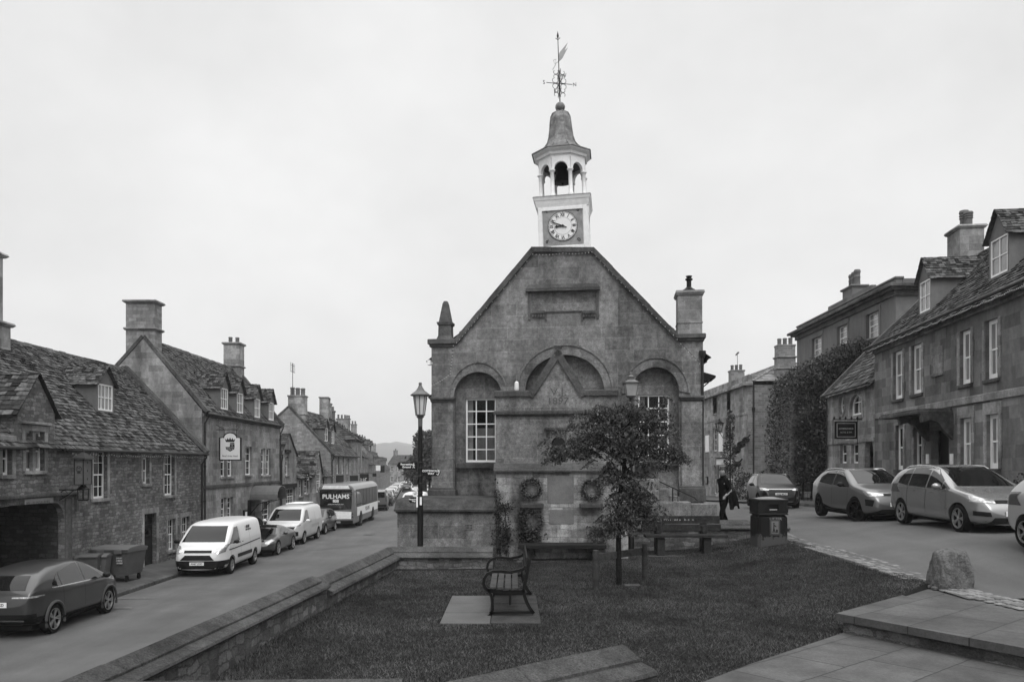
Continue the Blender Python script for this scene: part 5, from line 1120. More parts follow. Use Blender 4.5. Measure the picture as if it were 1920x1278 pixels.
for px in (1810,):
    dch = 29.5; X_ = (px - CX) / F * dch
    nn = Vector((-math.sin(rz), math.cos(rz))); s_, _ = onplane(px, 450, (RP0[0] + nn.x * yr, RP0[1] + nn.y * yr), (math.cos(rz), math.sin(rz))); dd = RP0[1] + s_ * math.sin(rz) + nn.y * yr
    chimney(h6, s_, yr, 1.2, .9, rg - .6, zat(430, dd), AS, (), 0, cap=.1); zt = zat(430, dd)
    for k, (dx, hgt) in enumerate(((-.12, .78), (.25, .62))):
        p = MB(); p.lathe([(.16, zt), (.15, zt + hgt * .55), (.19, zt + hgt * .6), (.15, zt + hgt * .66), (.19, zt + hgt * .74), (.15, zt + hgt * .8), (.19, zt + hgt * .88), (.17, zt + hgt), (.1, zt + hgt * 1.03)], (s_ + dx, yr, 0), 12); p.build('chimney_pot', M['pot'], h6, smooth=True)
settle(h6, zb)
nn = Vector((-math.sin(rz), math.cos(rz)))
string_lights('string_lights', 'string of tiny bulbs under the gutter of the long hotel', [(RP0[0] + s * math.cos(rz) - nn.x * .45, RP0[1] + s * math.sin(rz) - nn.y * .45, ev - .22) for i, s in enumerate(np.linspace(.3, L - .3, 22))], 'strings of small lights', .04, 8)
# lower wing with round windows
WP0 = (15.7, 39.8); f, fr, rz, L2 = front_frame(WP0, (14.98, 33.03))
h7 = E('cottage', 'lower ashlar wing with an arched window and two small oval windows, joined to the hotel', 'house', (WP0[0], WP0[1], 0), rz); ev, yr, rg = 7.6, 3.2, 11.0
aw = fr(1594, 1616, 740, 778); ov = fr(1573, 1584, 741, 777); ov2 = fr(1633, 1641, 735, 765); dw = [fr(1575, 1587, 832, 868), fr(1596, 1609, 832, 868)]; ad = fr(1621, 1642, 820, 905)
def oval(a): c, z, rx, rz_ = (a[0] + a[1]) / 2, (a[2] + a[3]) / 2, (a[1] - a[0]) / 2, (a[3] - a[2]) / 2; rx = min(rx, rz_); return [(c + rx * math.cos(2 * math.pi * i / 20), z + rz_ * math.sin(2 * math.pi * i / 20)) for i in range(20)]
awp = arch(aw[0], aw[1], aw[2], aw[2] + (aw[3] - aw[2]) * .45, 10, (aw[3] - aw[2]) * .55); adp = arch(ad[0], ad[1] - .3, zb - .3, ad[3] - .6, 10, .6)
m = MB(); box_walls(m, L2, 6.4, zb - .8, ev, rg, yr, None, [awp, oval(ov), adp] + [rect(*q) for q in dw], .22); m.build('wall', AS, h7)
def shaped_window(poly, y, name='window'):
    c = Vector((sum(p[0] for p in poly) / len(poly), sum(p[1] for p in poly) / len(poly))); b = MB(); n = len(poly)
    for i in range(n):
        a, d = Vector(poly[i]), Vector(poly[(i + 1) % n]); a2, d2 = a + (c - a) * .16, d + (c - d) * .16; b.prism([a, d, d2, a2], y - .03, y + .03)
    xs, zz = [p[0] for p in poly], [p[1] for p in poly]; b.box(c.x - .015, c.x + .015, y - .01, y + .02, min(zz), max(zz)); b.box(min(xs), max(xs), y - .012, y + .018, c.y - .015, c.y + .015)
    w = b.build(name, M['white'], h7); g = MB(); g.prism(poly, y + .02, y + .03); g.build('pane', M['glass'], w)
shaped_window(awp, .14); shaped_window(oval(ov), .14)
for q in dw: sash(h7, q[0], q[1], max(q[2], zb + .9), q[3], .16, 1, 1, sill=False)
b = MB(); b.box(ad[0] - .2, ad[1], .5, .55, zb - .3, ad[3]); b.build('door', M['black'], h7)
b = MB()
for p in (awp, oval(ov)):
    b.cut(); c = Vector((sum(q[0] for q in p) / len(p), sum(q[1] for q in p) / len(p))); n = len(p)
    for i in range(n):
        a, d = Vector(p[i]), Vector(p[(i + 1) % n]); k_ = 1.28; b.prism([a + (a - c) * .01, d + (d - c) * .01, c + (d - c) * k_, c + (a - c) * k_], -.03, .01)
b.build('window_surround', AS, h7); b = MB(); b.bbox(0, L2, -.05, .02, 5.1, 5.25, .01); b.build('band_course', AS, h7)
r, u_ = MB(), MB(); gable_roof_pair(r, .2, L2, 0, yr, ev, rg, .3, 6.4, sl=r, und=u_, e0=.3, e1=.2); u_.build('roof_bed', M['under'], h7); r.build('roof', M['slate'], h7)
b = MB(); coping(b, -.3, ev - .2, yr, rg + .08, -.1, .25); b.build('coping', M['ashlar_dark'], h7); gutter(h7, 0, L2, ev - .1, -.32, (.1,), zb); settle(h7, zb)
q = P(1630, 806, 34.4); q.x = 14.35
hs_ = E('hanging_sign', 'black framed hotel sign in an iron bracket, over the arched doorway of the lower wing', 'sign', q, 0, 'signs along the street')
b = MB(); b.bbox(-.48, .48, -.04, .04, -.38, .38, .01); b.build('board', M['black'], hs_); b = MB()
for a in ((-.4, .4, .28, .3), (-.4, .4, -.3, -.28), (-.4, -.38, -.3, .3), (.38, .4, -.3, .3)): b.box(a[0], a[1], -.048, -.041, a[2], a[3])
b.build('border', mat('sign_silver', .4, .5), hs_); text('COTSWOLD HOUSE', .095, mat('sign_silver_ink', .45, .5), hs_, (0, -.043, .06), xs=.72); text('HOTEL & SPA', .095, M['grey_ink'] if False else mat('sign_dim_ink', .3, .5), hs_, (0, -.043, -.1), xs=.9)
b = MB(); b.tube([(-.55, 0, .46), (.7, 0, .46)], .02, 5); b.tube([(-.55, 0, .46), (-.55, 0, -.62)], .016, 5); b.tube([(-.55, 0, -.62), (.5, 0, -.62)], .014, 5); b.tube([(.5, 0, .46), (.5, 0, -.9)], .016, 5)
for i in range(5): b.lathe([(.03, .46), (.05, .52), (.01, .6)], (-.5 + i * .25, 0, 0), 6)
b.build('bracket', M['black'], hs_); b = MB(); b.box(-.4, .3, -.02, .02, -.58, -.45); hb = b.build('lower_board', mat('sign_pale', .25, .6), hs_); scribble(hb, -.36, .26, -.57, -.46, 1, -.0215, M['ink'], seed=3)
# tall three-storey house with a parapet
GP0, GP1 = (20.3, 57.), (20.05, 41.8); f, fr, rz, L = front_frame(GP0, GP1)
h8 = E('house', 'tall rendered three-storey house with a heavy cornice and parapet, rising above the ivy', 'house', (GP0[0], GP0[1], 0), rz); ev = 13.35
W8 = wins(h8, f, fr, [(1523, 1541, 632, 676, 3, 4), (1570, 1589, 610, 654, 3, 4), (1625, 1648, 586, 632, 3, 4)])
W8 += [((a[0], a[1], a[2] - 3.6, a[3] - 3.3), n) for a, n in W8]
m = MB(); m.panel([(0, 1), (L, 1), (L, ev), (0, ev)], [rect(*a[:4]) for a, _ in W8], 0, .24); m.quad((L, 0, 1), (L, 9, 1), (L, 9, ev), (L, 0, ev)); m.quad((0, 0, 1), (0, 9, 1), (0, 9, ev), (0, 0, ev)); m.quad((0, 9, 1), (L, 9, 1), (L, 9, ev), (0, 9, ev)); m.quad((0, .2, ev + .4), (L, .2, ev + .4), (L, 9, ev + .4), (0, 9, ev + .4)); m.build('wall', M['render'], h8)
for a, (nx, nz_) in W8: sash(h8, a[0], a[1], a[2], a[3], .19, nx, nz_, gm=M['pale_glass'])
b = MB()
for a, _ in W8:
    b.cut(); b.bbox(a[0] - .25, a[0] - .003, -.04, .02, a[2], a[3], .01); b.bbox(a[1] + .003, a[1] + .25, -.04, .02, a[2], a[3], .01); b.bbox(a[0] - .27, a[1] + .27, -.06, .02, a[3] + .003, a[3] + .3, .01)
b.build('window_surround', M['render'], h8)
b = MB(); b.bbox(-.55, L + .55, -.55, 9, ev, ev + .16, .03); b.bbox(-.35, L + .35, -.35, 9, ev - .14, ev - .002, .03); b.bbox(-.12, L + .12, -.12, 9, ev - .4, ev - .142, .02); b.build('cornice', M['ashlar_dark'], h8)
b = MB(); b.bbox(0, L, 0, .35, ev + .162, ev + .5, .02); b.bbox(L - .35, L, .352, 9, ev + .162, ev + .5, .02); b.bbox(-.06, L + .06, -.06, .42, ev + .502, ev + .6, .02); b.bbox(L * .38, L * .8, .02, .33, ev + .602, ev + .85, .02); b.build('parapet', M['render'], h8)
nn = Vector((-math.sin(rz), math.cos(rz))); s_, zz = onplane(1602, 545, (GP0[0] + nn.x * 2, GP0[1] + nn.y * 2), (math.cos(rz), math.sin(rz)))
chimney(h8, s_, 2, 1.6, .9, ev + .4, zz + .2, M['render'], (), 3, poth=1.0, cap=.14, potw=.22, axis='x'); settle(h8, 1.9)
# georgian corner house with shutters
CP0, CP1 = (17.7, 75.), (17.7, 60.); f, fr, rz, L = front_frame(CP0, CP1)
h9 = E('house', 'three-storey corner house with pale shutters and a tall chimney on its blockwork side wall', 'house', (CP0[0], CP0[1], 0), rz); ev = 10.1
W9 = wins(h9, f, fr, [(1337, 1344, 741, 775, 2, 4), (1363, 1369.5, 733, 769, 2, 4), (1337, 1344, 802, 845, 2, 4), (1362, 1370, 797, 844, 2, 4)]); sw = fr(1347, 1374, 872, 922); sd = fr(1338, 1343, 872, 925)
m = MB(); m.panel([(0, .5), (L, .5), (L, ev), (0, ev)], [rect(*a[:4]) for a, _ in W9] + [rect(*sw), rect(*sd)], 0, .2); m.build('wall', AS, h9)
m = MB(); m.quad((L, 0, .5), (L, 8, .5), (L, 8, ev), (L, 0, ev)); m.quad((0, 0, .5), (0, 8, .5), (0, 8, ev), (0, 0, ev)); m.quad((0, 8, .5), (L, 8, .5), (L, 8, ev), (0, 8, ev)); m.build('side_wall', M['brick'], h9)
for a, (nx, nz_) in W9: sash(h9, a[0], a[1], a[2], a[3], .16, nx, nz_)
sash(h9, sw[0], sw[1], sw[2], sw[3], .1, 6, 4, fw=.1, sill=True); sash(h9, sd[0], sd[1], sd[2], sd[3], .14, 1, 3, sill=False)
for px0, px1, a0, a1 in ((1323.5, 1330, 816, 847), (1348.5, 1356, 812, 846)):
    q = fr(px0, px1, a0, a1); b = MB(); b.bbox(q[0], q[1], -.06, -.003, q[2], q[3], .01)
    for i in range(12): z = q[2] + .1 + i * (q[3] - q[2] - .2) / 12; b.box(q[0] + .06, q[1] - .06, -.068, -.061, z, z + .05)
    b.build('shutter', M['white'], h9)
b = MB(); z1 = f(1402, 776)[1]; b.bbox(0, L + .04, -.05, .02, z1, z1 + .2, .02); b.bbox(-.05, L + .3, -.35, .3, ev - .05, ev + .2, .04); b.bbox(0, L + .05, -.05, .3, ev + .202, ev + .75, .02); zz = f(1360, 857)[1]; b.bbox(sw[0] - 1, sw[1] + .5, -.4, .02, zz, zz + .12, .02); b.build('cornice', AS, h9)
fb = fr(1347, 1374, 866, 873); b = MB(); b.bbox(fb[0] - .2, fb[1] + .2, -.14, .01, sw[3] + .05, sw[3] + .55, .02); fs_ = b.build('shop_fascia', M['white'], h9); scribble(fs_, (fb[0] + fb[1]) / 2 - .8, (fb[0] + fb[1]) / 2 + .5, sw[3] + .12, sw[3] + .48, 1, -.142, M['ink'], seed=4)
mc = fr(1325, 1334, 893, 908); b = MB(); b.bbox(mc[0], mc[0] + .6, -.12, -.003, mc[2], mc[3], .01); q_ = b.build('menu_case', M['black'], h9); MB().box(mc[0] + .1, mc[0] + .5, -.128, -.121, mc[2] + .12, mc[3] - .12).build('menu_sheet', mat('menu_paper', .25, .7), q_)
r, u_ = MB(), MB(); e = [Vector((.2, .3, ev + .25)), Vector((L + .2, .3, ev + .25)), Vector((L + .2, 8.2, ev + .25)), Vector((.2, 8.2, ev + .25))]; k0, k1 = Vector((3, 4, 12.3)), Vector((L - 3, 4, 12.3))
for (a, b_, c, d) in ((e[0], e[1], k1, k0), (e[1], e[2], k1, k1), (e[2], e[3], k0, k1), (e[3], e[0], k0, k0)):
    u_.add([a, b_, c, d], [(0, 1, 2, 3)]); uu = (b_ - a); U = uu.length; uu.normalize(); mid = (c + d) / 2 - (a + b_) / 2; vv = mid - uu * mid.dot(uu); V = vv.length; vv.normalize(); n = uu.cross(vv); n = n if n.z > 0 else -n
    l0, l1 = (d - a).dot(uu), (c - a).dot(uu); slates(r, a + n * .01, uu, vv, n, U, V, .3, .24, .4, .6, .03, clip=lambda y, U=U, V=V, l0=l0, l1=l1: (l0 * y / V, U + (l1 - U) * y / V))
u_.build('roof_bed', M['under'], h9); r.build('roof', island('blue_slate', .13, .24, .6, .4, 3, .2), h9)
chimney(h9, L - .4, 2.9, .95, 1.3, ev - 3, zat(668, 60), RM, ((zat(692, 60), .1, .1),), 0, cap=.1); chimney(h9, L - .4, 2.9, .95, 1.25, zat(668, 60), zat(646, 60), M['brick'], (), 3, poth=.55, cap=.04, potw=.17)
chimney(h9, 6.2, 1.6, 1., 1.1, ev, zat(690, 67), M['brick'], (), 3, poth=.5, cap=.06, potw=.15)
b = MB(); b.tube([(L + .08, .4, ev), (L + .08, .4, 1)], .06, 8); b.lathe([(.08, 8.0), (.13, 8.3), (.13, 8.4)], (L + .08, .4, 0), 8); b.tube([(L + .05, .4, 3.35), (L + .05, 7.5, 3.4)], .03, 5); b.build('downpipe', M['pipe'], h9, smooth=True)
b = MB(); x, y, z = 6.5, 1.6, zat(660, 67); b.tube([(x, y, zat(690, 67)), (x, y, z)], .02, 4); b.tube([(x - .1, y, z), (x + 1.0, y - .3, z + .12)], .015, 4)
for i in range(5): b.tube([(x + i * .2, y - .06 * i - .15, z - .1), (x + i * .2, y - .06 * i + .15, z + .15)], .012, 4)
b.build('aerial', M['black'], h9); settle(h9, 1.3)
q = P(1374, 800, 66.); q.x = 17.1
wl_ = E('wall_lantern', 'black wall lantern on the corner house above the climbing plant', 'lantern', q); b = MB(); b.lathe([(.0, .75), (.06, .6), (.12, .5), (.42, .3), (.4, .25)], (0, 0, 0), 6); b.lathe([(.14, -.4), (.2, -.36)], (0, 0, 0), 6)
for i in range(6): a = math.pi / 3 * i; b.tube([(.18 * math.cos(a), .18 * math.sin(a), -.38), (.32 * math.cos(a), .32 * math.sin(a), .26)], .025, 4)
b.tube([(0, 0, -.4), (.3, 0, -.9), (.62, 0, -.9)], .03, 5); b.build('lantern_frame', M['black'], wl_); MB().lathe([(.17, -.36), (.3, .25)], (0, 0, 0), 6).build('pane', M['clear'], wl_)
# ---------------------------------------------------------------- vehicles
def car_hull(sp, sub=2):
    L, Wd = sp['L'], sp['W']; prof, belt, plan, low = sp['prof'], sp['belt'], sp['plan'], sp['low']
    xs = sorted({p[0] for p in prof} | {p[0] for p in plan}); v = []; n = 10
    I = lambda tab, x: float(np.interp(x, [p[0] for p in tab], [p[1] for p in tab]))
    for x in xs:
        w, T, zb = I(plan, x) * Wd / 2, I(prof, x), I(low, x); B = min(I(belt, x), T - .03); g = T - B; wr = w * .955 - sp.get('tum', .28) * g
        half = [(0, zb), (w * .72, zb), (w * .95, zb + .05), (w * 1., zb + .2), (w * 1.005, zb + .55 * (B - zb)), (w * .975, B), ((w * .965 + wr) / 2, B + .45 * g), (wr, B + .86 * g), (wr * .78, T - .03 * min(g, .6)), (0, T)]
        v.append(half)
    verts, faces = [], []; ring = 2 * n - 2
    for x, half in zip(xs, v):
        full = half + [(-y, z) for y, z in reversed(half[1:-1])]; verts += [(x, y, z) for y, z in full]
    for i in range(len(xs) - 1):
        for k in range(ring): faces.append((i * ring + k, i * ring + (k + 1) % ring, (i + 1) * ring + (k + 1) % ring, (i + 1) * ring + k))
    for e, base in ((0, 0), (1, (len(xs) - 1) * ring)):
        for k in range(n - 1):
            a, b_ = base + k, base + k + 1; c, d = base + (ring - k - 1) % ring, base + (ring - k) % ring
            q = [a, b_, c, d]; q = list(dict.fromkeys(q)); faces.append(tuple(q if e else reversed(q)))
    me = bpy.data.meshes.new('hull'); me.from_pydata(verts, [], faces)
    bm_ = bmesh.new(); bm_.from_mesh(me); bmesh.ops.recalc_face_normals(bm_, faces=bm_.faces)
    cl = bm_.edges.layers.float.get('crease_edge') or bm_.edges.layers.float.new('crease_edge')
    for e in bm_.edges:
        a, b_ = e.verts[0].index, e.verts[1].index
        if a // ring != b_ // ring and (a % ring) in sp.get('crease', (5, ring - 5)): e[cl] = sp.get('cw', .55)
    bm_.to_mesh(me); bm_.free()
    o = bpy.data.objects.new('hull', me); COL.objects.link(o); md_ = o.modifiers.new('s', 'SUBSURF'); md_.levels = md_.render_levels = sub
    cut = MB(); r = sp['r'] * 1.13
    for x in sp['wheels']: cut.lathe([(r, -Wd), (r, -Wd * .5 + .34)], (x, 0, sp['r']), 28, ax='y'); cut.lathe([(r, Wd * .5 - .34), (r, Wd)], (x, 0, sp['r']), 28, ax='y')
    co = cut.build('cut', M['trim'], fix=True); bo = o.modifiers.new('b', 'BOOLEAN'); bo.object = co; bo.operation = 'DIFFERENCE'; bo.solver = 'EXACT'
    dg = bpy.context.evaluated_depsgraph_get(); me2 = bpy.data.meshes.new_from_object(o.evaluated_get(dg))
    if any(abs(q.co.y) > Wd / 2 + .2 for q in me2.vertices):            # a failed cut: try the other solver
        bo.solver = 'FAST'; dg = bpy.context.evaluated_depsgraph_get(); me2 = bpy.data.meshes.new_from_object(o.evaluated_get(dg))
    o.modifiers.remove(bo); dg = bpy.context.evaluated_depsgraph_get(); ev_ = o.evaluated_get(dg); mh = ev_.to_mesh()
    bvh = BVHTree.FromPolygons([tuple(q.co) for q in mh.vertices], [tuple(p.vertices) for p in mh.polygons]); ev_.to_mesh_clear()
    bpy.data.objects.remove(o); bpy.data.objects.remove(co)
    me2.polygons.foreach_set('use_smooth', [True] * len(me2.polygons)); me2.set_sharp_from_angle(angle=R(35))
    return me2, bvh
def resample(pts, n):
    pts = [Vector(p) for p in pts]; d = [0.]
    for a, b_ in zip(pts[:-1], pts[1:]): d.append(d[-1] + (b_ - a).length)
    return [Vector((np.interp(t, d, [p[0] for p in pts]), np.interp(t, d, [p[1] for p in pts]))) for t in np.linspace(0, d[-1], n)]
def drape(name, bvh, lower, upper, side, mt, parent, off=.006, nu=14, nv=6, thick=False):
    lo, up = resample(lower, nu), resample(upper, nu); v, last = [], None
    for j in range(nv):
        for i in range(nu):
            p = lo[i].lerp(up[i], j / (nv - 1))
            o, d = {'L': ((p[0], 4, p[1]), (0, -1, 0)), 'R': ((p[0], -4, p[1]), (0, 1, 0)), 'F': ((9, p[0], p[1]), (-1, 0, 0)), 'B': ((-9, p[0], p[1]), (1, 0, 0)), 'T': ((p[0], p[1], 5), (0, 0, -1))}[side]
            loc, nr, _, _ = bvh.ray_cast(Vector(o), Vector(d))
            if loc is None: loc, nr, _, _ = bvh.find_nearest(Vector(o) + Vector(d) * (3 if side in 'LR' else 6.8))
            if nr.dot(Vector(d)) > 0: nr = -nr
            v.append(loc + nr * off)
    f = [(j * nu + i, j * nu + i + 1, (j + 1) * nu + i + 1, (j + 1) * nu + i) for j in range(nv - 1) for i in range(nu - 1)]
    return fastmesh(name, v, f, mt, parent, smooth=True)
def wheel(parent, x, y, r, w=.21, rim=.7, spokes=5, rm=None, steer=0., twin=True):
    s = 1 if y > 0 else -1; b = MB(); b.lathe([(r * rim, -w / 2), (r * .94, -w / 2), (r * .985, -w / 2 + .02), (r, -w / 2 + .05), (r, w / 2 - .05), (r * .985, w / 2 - .02), (r * .94, w / 2), (r * rim, w / 2), (r * rim, -w / 2)], n=28, ax='y', cap=False)
    o = b.build('wheel', M['tyre'], parent, smooth=True, loc=(x, y - s * w / 2, r)); o.rotation_euler = (0, 0, steer)
    b = MB(); R1 = r * rim * 1.01; yo = s * w * .34
    b.lathe([(R1, -w * .45), (R1, s * w * .5), (R1 * .93, s * w * .5), (R1 * .9, s * w * .3)], n=28, ax='y', cap=False); b.lathe([(R1 * .2, yo - .02), (R1 * .2, yo + s * .02), (R1 * .12, yo + s * .03)], n=12, ax='y')
    for k in range(spokes):
        for dd in ((-.17, .17) if twin else (0,)):
            a = 2 * math.pi * k / spokes; a2 = a + dd * .9; p, q = Vector((math.cos(a) * R1 * .15, yo, math.sin(a) * R1 * .15)), Vector((math.cos(a2) * R1 * .95, yo + s * .015, math.sin(a2) * R1 * .95)); b.bar([p, q], .03, R1 * (.11 if twin else .2))
    b.build('rim', rm or M['rimm'], o, smooth=False); b = MB(); b.lathe([(R1 * .9, -.01), (R1 * .9, .01)], n=20, ax='y'); b.build('brake_disc', M['black'], o)
def rail(parent, pts, m, name='roof_rail'): return MB().tube(pts, .018, 6).build(name, m, parent, smooth=True)
def mirror(parent, x, y, z, m):
    s = 1 if y > 0 else -1; b = MB(); b.ball((x, y + s * .13, z), .075, .11, .075, 12, 8); b.bar([(x - .02, y - s * .0, z - .07), (x, y + s * .06, z - .03)], .1, .03); b.build('wing_mirror', m, parent, smooth='all')
def plate(parent, bvh, x_end, z, txt, front=True, y=0.):
    d = 9 if front else -9; loc = bvh.ray_cast(Vector((d, y, z)), Vector((-1 if front else 1, 0, 0)))[0]; xx = (loc.x if loc else x_end) + (.02 if front else -.02)
    b = MB(); b.box(xx - .006, xx + .006, y - .26, y + .26, z - .057, z + .057); o = b.build('number_plate', M['plate'], parent); text(txt, .088, M['ink'], o, (xx + (.008 if front else -.008), y, z), (R(90), 0, R(90 if front else -90)), 'plate_lettering', .001, 1.0, .002)
def paint(name, v, metal=.35, rough=.32): return mat(name, v, rough, metal, .03, 3, coat=.7, spec=.5)
CG = glass('car_glass', .012, .02, .8); CG2 = glass('windscreen_glass', .008, .03, .32, 0); RED = mat('tail_lens', .05, .15, spec=.8)
def build_car(sp, label, cat, loc, rz, name='parked_car', group=None, full=True):
    me, bvh = car_hull(sp); root = E(name, label, cat, loc, rz, group); me.materials.clear(); me.materials.append(sp['paint']); link('body', me, root)
    g = sp['glass']
    for s in 'LR':
        for i, (lo, up) in enumerate(g['side']): drape('side_window', bvh, lo, up, s, CG, root, .006, 16, 7)
        for lo, up in sp.get('clad', ()): drape('cladding', bvh, lo, up, s, M['trim'], root, .01, 18, 3)
        for x, z0, z1 in sp.get('seams', ()): drape('door_seam', bvh, [(x - .006, z0), (x - .006, z1)], [(x + .006, z0), (x + .006, z1)], s, M['black'], root, .003, 8, 2)
        for x, z in sp.get('handles', ()): drape('door_handle', bvh, [(x - .09, z - .012), (x + .09, z - .012)], [(x - .09, z + .014), (x + .09, z + .014)], s, sp.get('hm', sp['paint']), root, .028, 6, 3)
        for lo, up, mt_ in sp.get('sidepatch', ()): drape('side_lamp', bvh, lo, up, s, mt_, root, .008, 10, 4)
        for lo, up, mt_ in sp.get('sidetrim', ()): drape('side_trim', bvh, lo, up, s, mt_, root, .007, 16, 3)
    if 'ws' in g: drape('windscreen', bvh, *g['ws'], 'F', CG2, root, .006, 16, 9)
    if 'rw' in g: drape('rear_window', bvh, *g['rw'], 'B', CG2, root, .006, 14, 7)
    for nm, lo, up, mt_, sd in sp.get('patch', ()):
        for sg in ((1, -1) if nm in ('headlight', 'tail_light', 'fog_recess', 'indicator') else (1,)):
            drape(nm, bvh, [(a * sg, z) for a, z in lo], [(a * sg, z) for a, z in up], sd, mt_, root, .009, 26, 8)
    for x in sp['wheels']:
        for y in (-1, 1): wheel(root, x, y * (sp['W'] / 2 - .02), sp['r'], rim=sp.get('rim', .7), spokes=sp.get('spokes', 5), steer=sp.get('steer', 0) if x == max(sp['wheels']) else 0, rm=sp.get('rimmat'), twin=sp.get('twin', True))
    if 'mir' in sp:
        for y in (-1, 1): mirror(root, sp['mir'][0], y * sp['mir'][1], sp['mir'][2], sp.get('mirmat', sp['paint']))
    if 'rails' in sp:
        for y in (-1, 1):
            pts = []
            for x in np.linspace(*sp['rails'][:2], 9):
                hit = bvh.ray_cast(Vector((x, y * sp['rails'][2], 4)), Vector((0, 0, -1)))[0]; pts.append((hit.x, hit.y, hit.z + (.035 if x not in sp['rails'][:2] else .0)))
            rail(root, pts, sp.get('railmat', M['chrome']))
    if 'fp' in sp: plate(root, bvh, sp['L'] / 2, sp['fp'][0], sp['fp'][1], True)
    if 'bp' in sp: plate(root, bvh, -sp['L'] / 2, sp['bp'][0], sp['bp'][1], False)
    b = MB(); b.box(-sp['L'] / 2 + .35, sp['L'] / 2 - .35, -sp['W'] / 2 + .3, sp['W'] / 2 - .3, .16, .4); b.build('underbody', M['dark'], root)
    for fn in sp.get('extra', ()): fn(root, bvh)
    return root
def sym(pts): return [(-a, z) for a, z in reversed(pts)] + pts
# --- dark crossover (rear three-quarter view)
X = dict(L=4.42, W=1.84, r=.345, wheels=(-1.33, 1.33), tum=.34, rim=.72, paint=paint('dark_grey_paint', .05, .55),
    prof=[(-2.21, .72), (-2.17, .95), (-2.1, 1.06), (-1.95, 1.2), (-1.62, 1.43), (-1.2, 1.54), (-.5, 1.6), (.1, 1.6), (.55, 1.5), (1.15, 1.16), (1.3, 1.1), (1.7, 1.04), (2.0, .95), (2.15, .8), (2.21, .6)],
    belt=[(-2.21, 1.06), (-1.2, 1.04), (1.2, .98), (2.2, .75)], plan=[(-2.21, .74), (-2.1, .86), (-1.8, .95), (-1.2, 1), (1.2, 1), (1.7, .95), (2.0, .86), (2.21, .66)], low=[(-2.21, .45), (-1.9, .27), (1.8, .24), (2.21, .34)],
    glass=dict(side=[([(-.98, 1.05), (.02, 1.02)], [(-.98, 1.38), (-.2, 1.5), (.02, 1.5)]), ([(.1, 1.02), (1.0, 1.02)], [(.1, 1.5), (.35, 1.46), (.99, 1.06)]), ([(-1.35, 1.12), (-1.04, 1.06)], [(-1.35, 1.16), (-1.04, 1.36)])], ws=([(-.62, 1.13), (.62, 1.13)], [(-.52, 1.5), (.52, 1.5)]), rw=([(-.6, 1.1), (.6, 1.1)], [(-.5, 1.38), (.5, 1.38)])),
    clad=[([(-.98, .24), (.98, .24)], [(-.98, .4), (.98, .36)]), ([(-2.1, .32), (-1.72, .3)], [(-2.1, .5), (-1.72, .5)])],
    seams=[(.06, .4, 1.02), (-.95, .62, 1.04)], handles=[(-.72, .9), (.25, .87)], mir=(.88, .93, 1.08), mirmat=M['black'], bp=(.8, 'FN71 VKD'),
    sidepatch=[([(-2.12, .945), (-1.72, .945)], [(-2.12, .98), (-1.72, .975)], M['lamp'])], sidetrim=[([(-1.4, 1.06), (1.0, .995)], [(-1.4, 1.085), (1.0, 1.015)], M['chrome'])],
    patch=[('tail_light', [(.35, .935), (.83, .935)], [(.35, .965), (.83, .975)], M['lamp'], 'B'), ('bumper_trim', [(-.82, .34), (.82, .34)], [(-.82, .58), (.82, .58)], M['trim'], 'B'), ('skid_strip', [(-.62, .42), (.62, .42)], [(-.62, .46), (.62, .46)], M['chrome'], 'B'), ('headlight', [(.5, .74), (.82, .76)], [(.5, .82), (.8, .86)], M['lamp'], 'F'), ('grille', [(-.4, .6), (.4, .6)], [(-.45, .8), (.45, .8)], M['trim'], 'F')])
def arches(root, bvh, sp=X):
    for x in sp['wheels']:
        for y in (-1, 1):
            b = MB(); rr = sp['r'] * 1.17; b.tube([(x + rr * math.cos(a), y * (sp['W'] / 2 - .005), sp['r'] + rr * math.sin(a)) for a in np.linspace(-.35, math.pi + .35, 20)], .035, 6); b.build('arch_trim', sp.get('archm', M['trim']), root, smooth=True)
X['extra'] = (arches,); X['archm'] = mat('grey_plastic', .05, .5)
build_car(X, 'dark grey crossover with black arches seen from behind, nearest car on the street', 'car', (-12.12, 20.95, 0), R(90.5)).scale = (1, 1, 1.05)
# --- panel vans
def van_spec(p, flat=True):
    return dict(L=4.97, W=1.98, r=.34, wheels=(-1.45, 1.48), tum=.13, rim=.62, paint=p, spokes=6, twin=False,
    prof=[(-2.48, 1.78), (-2.42, 1.93), (-2.2, 1.97), (-1, 1.98), (.5, 1.97), (.9, 1.9), (1.2, 1.74), (1.75, 1.28), (1.95, 1.16), (2.25, 1.04), (2.42, .86), (2.48, .6)], belt=[(-2.48, 1.22), (1.0, 1.18), (1.75, 1.06), (2.48, .86)],
    plan=[(-2.48, .94), (-2.3, .99), (-1, 1), (1.2, 1), (1.75, .97), (2.1, .92), (2.35, .82), (2.48, .68)], low=[(-2.48, .38), (-2.2, .28), (2.0, .24), (2.48, .27)], crease=(5, 13), cw=.4,
    glass=dict(side=[([(.55, 1.2), (1.62, 1.14)], [(.55, 1.74), (.95, 1.72), (1.58, 1.2)])], ws=([(-.8, 1.23), (.8, 1.23)], [(-.68, 1.78), (.68, 1.78)])),
    clad=[([(-1.0, .56), (1.0, .56)], [(-1.0, .68), (1.0, .68)])], seams=[(.45, .32, 1.8), (1.6, .5, 1.12), (-.75, .32, 1.8)], handles=[(.62, 1.12), (.28, 1.12)], hm=M['trim'], mir=(1.45, 1.0, 1.22), mirmat=M['trim'])
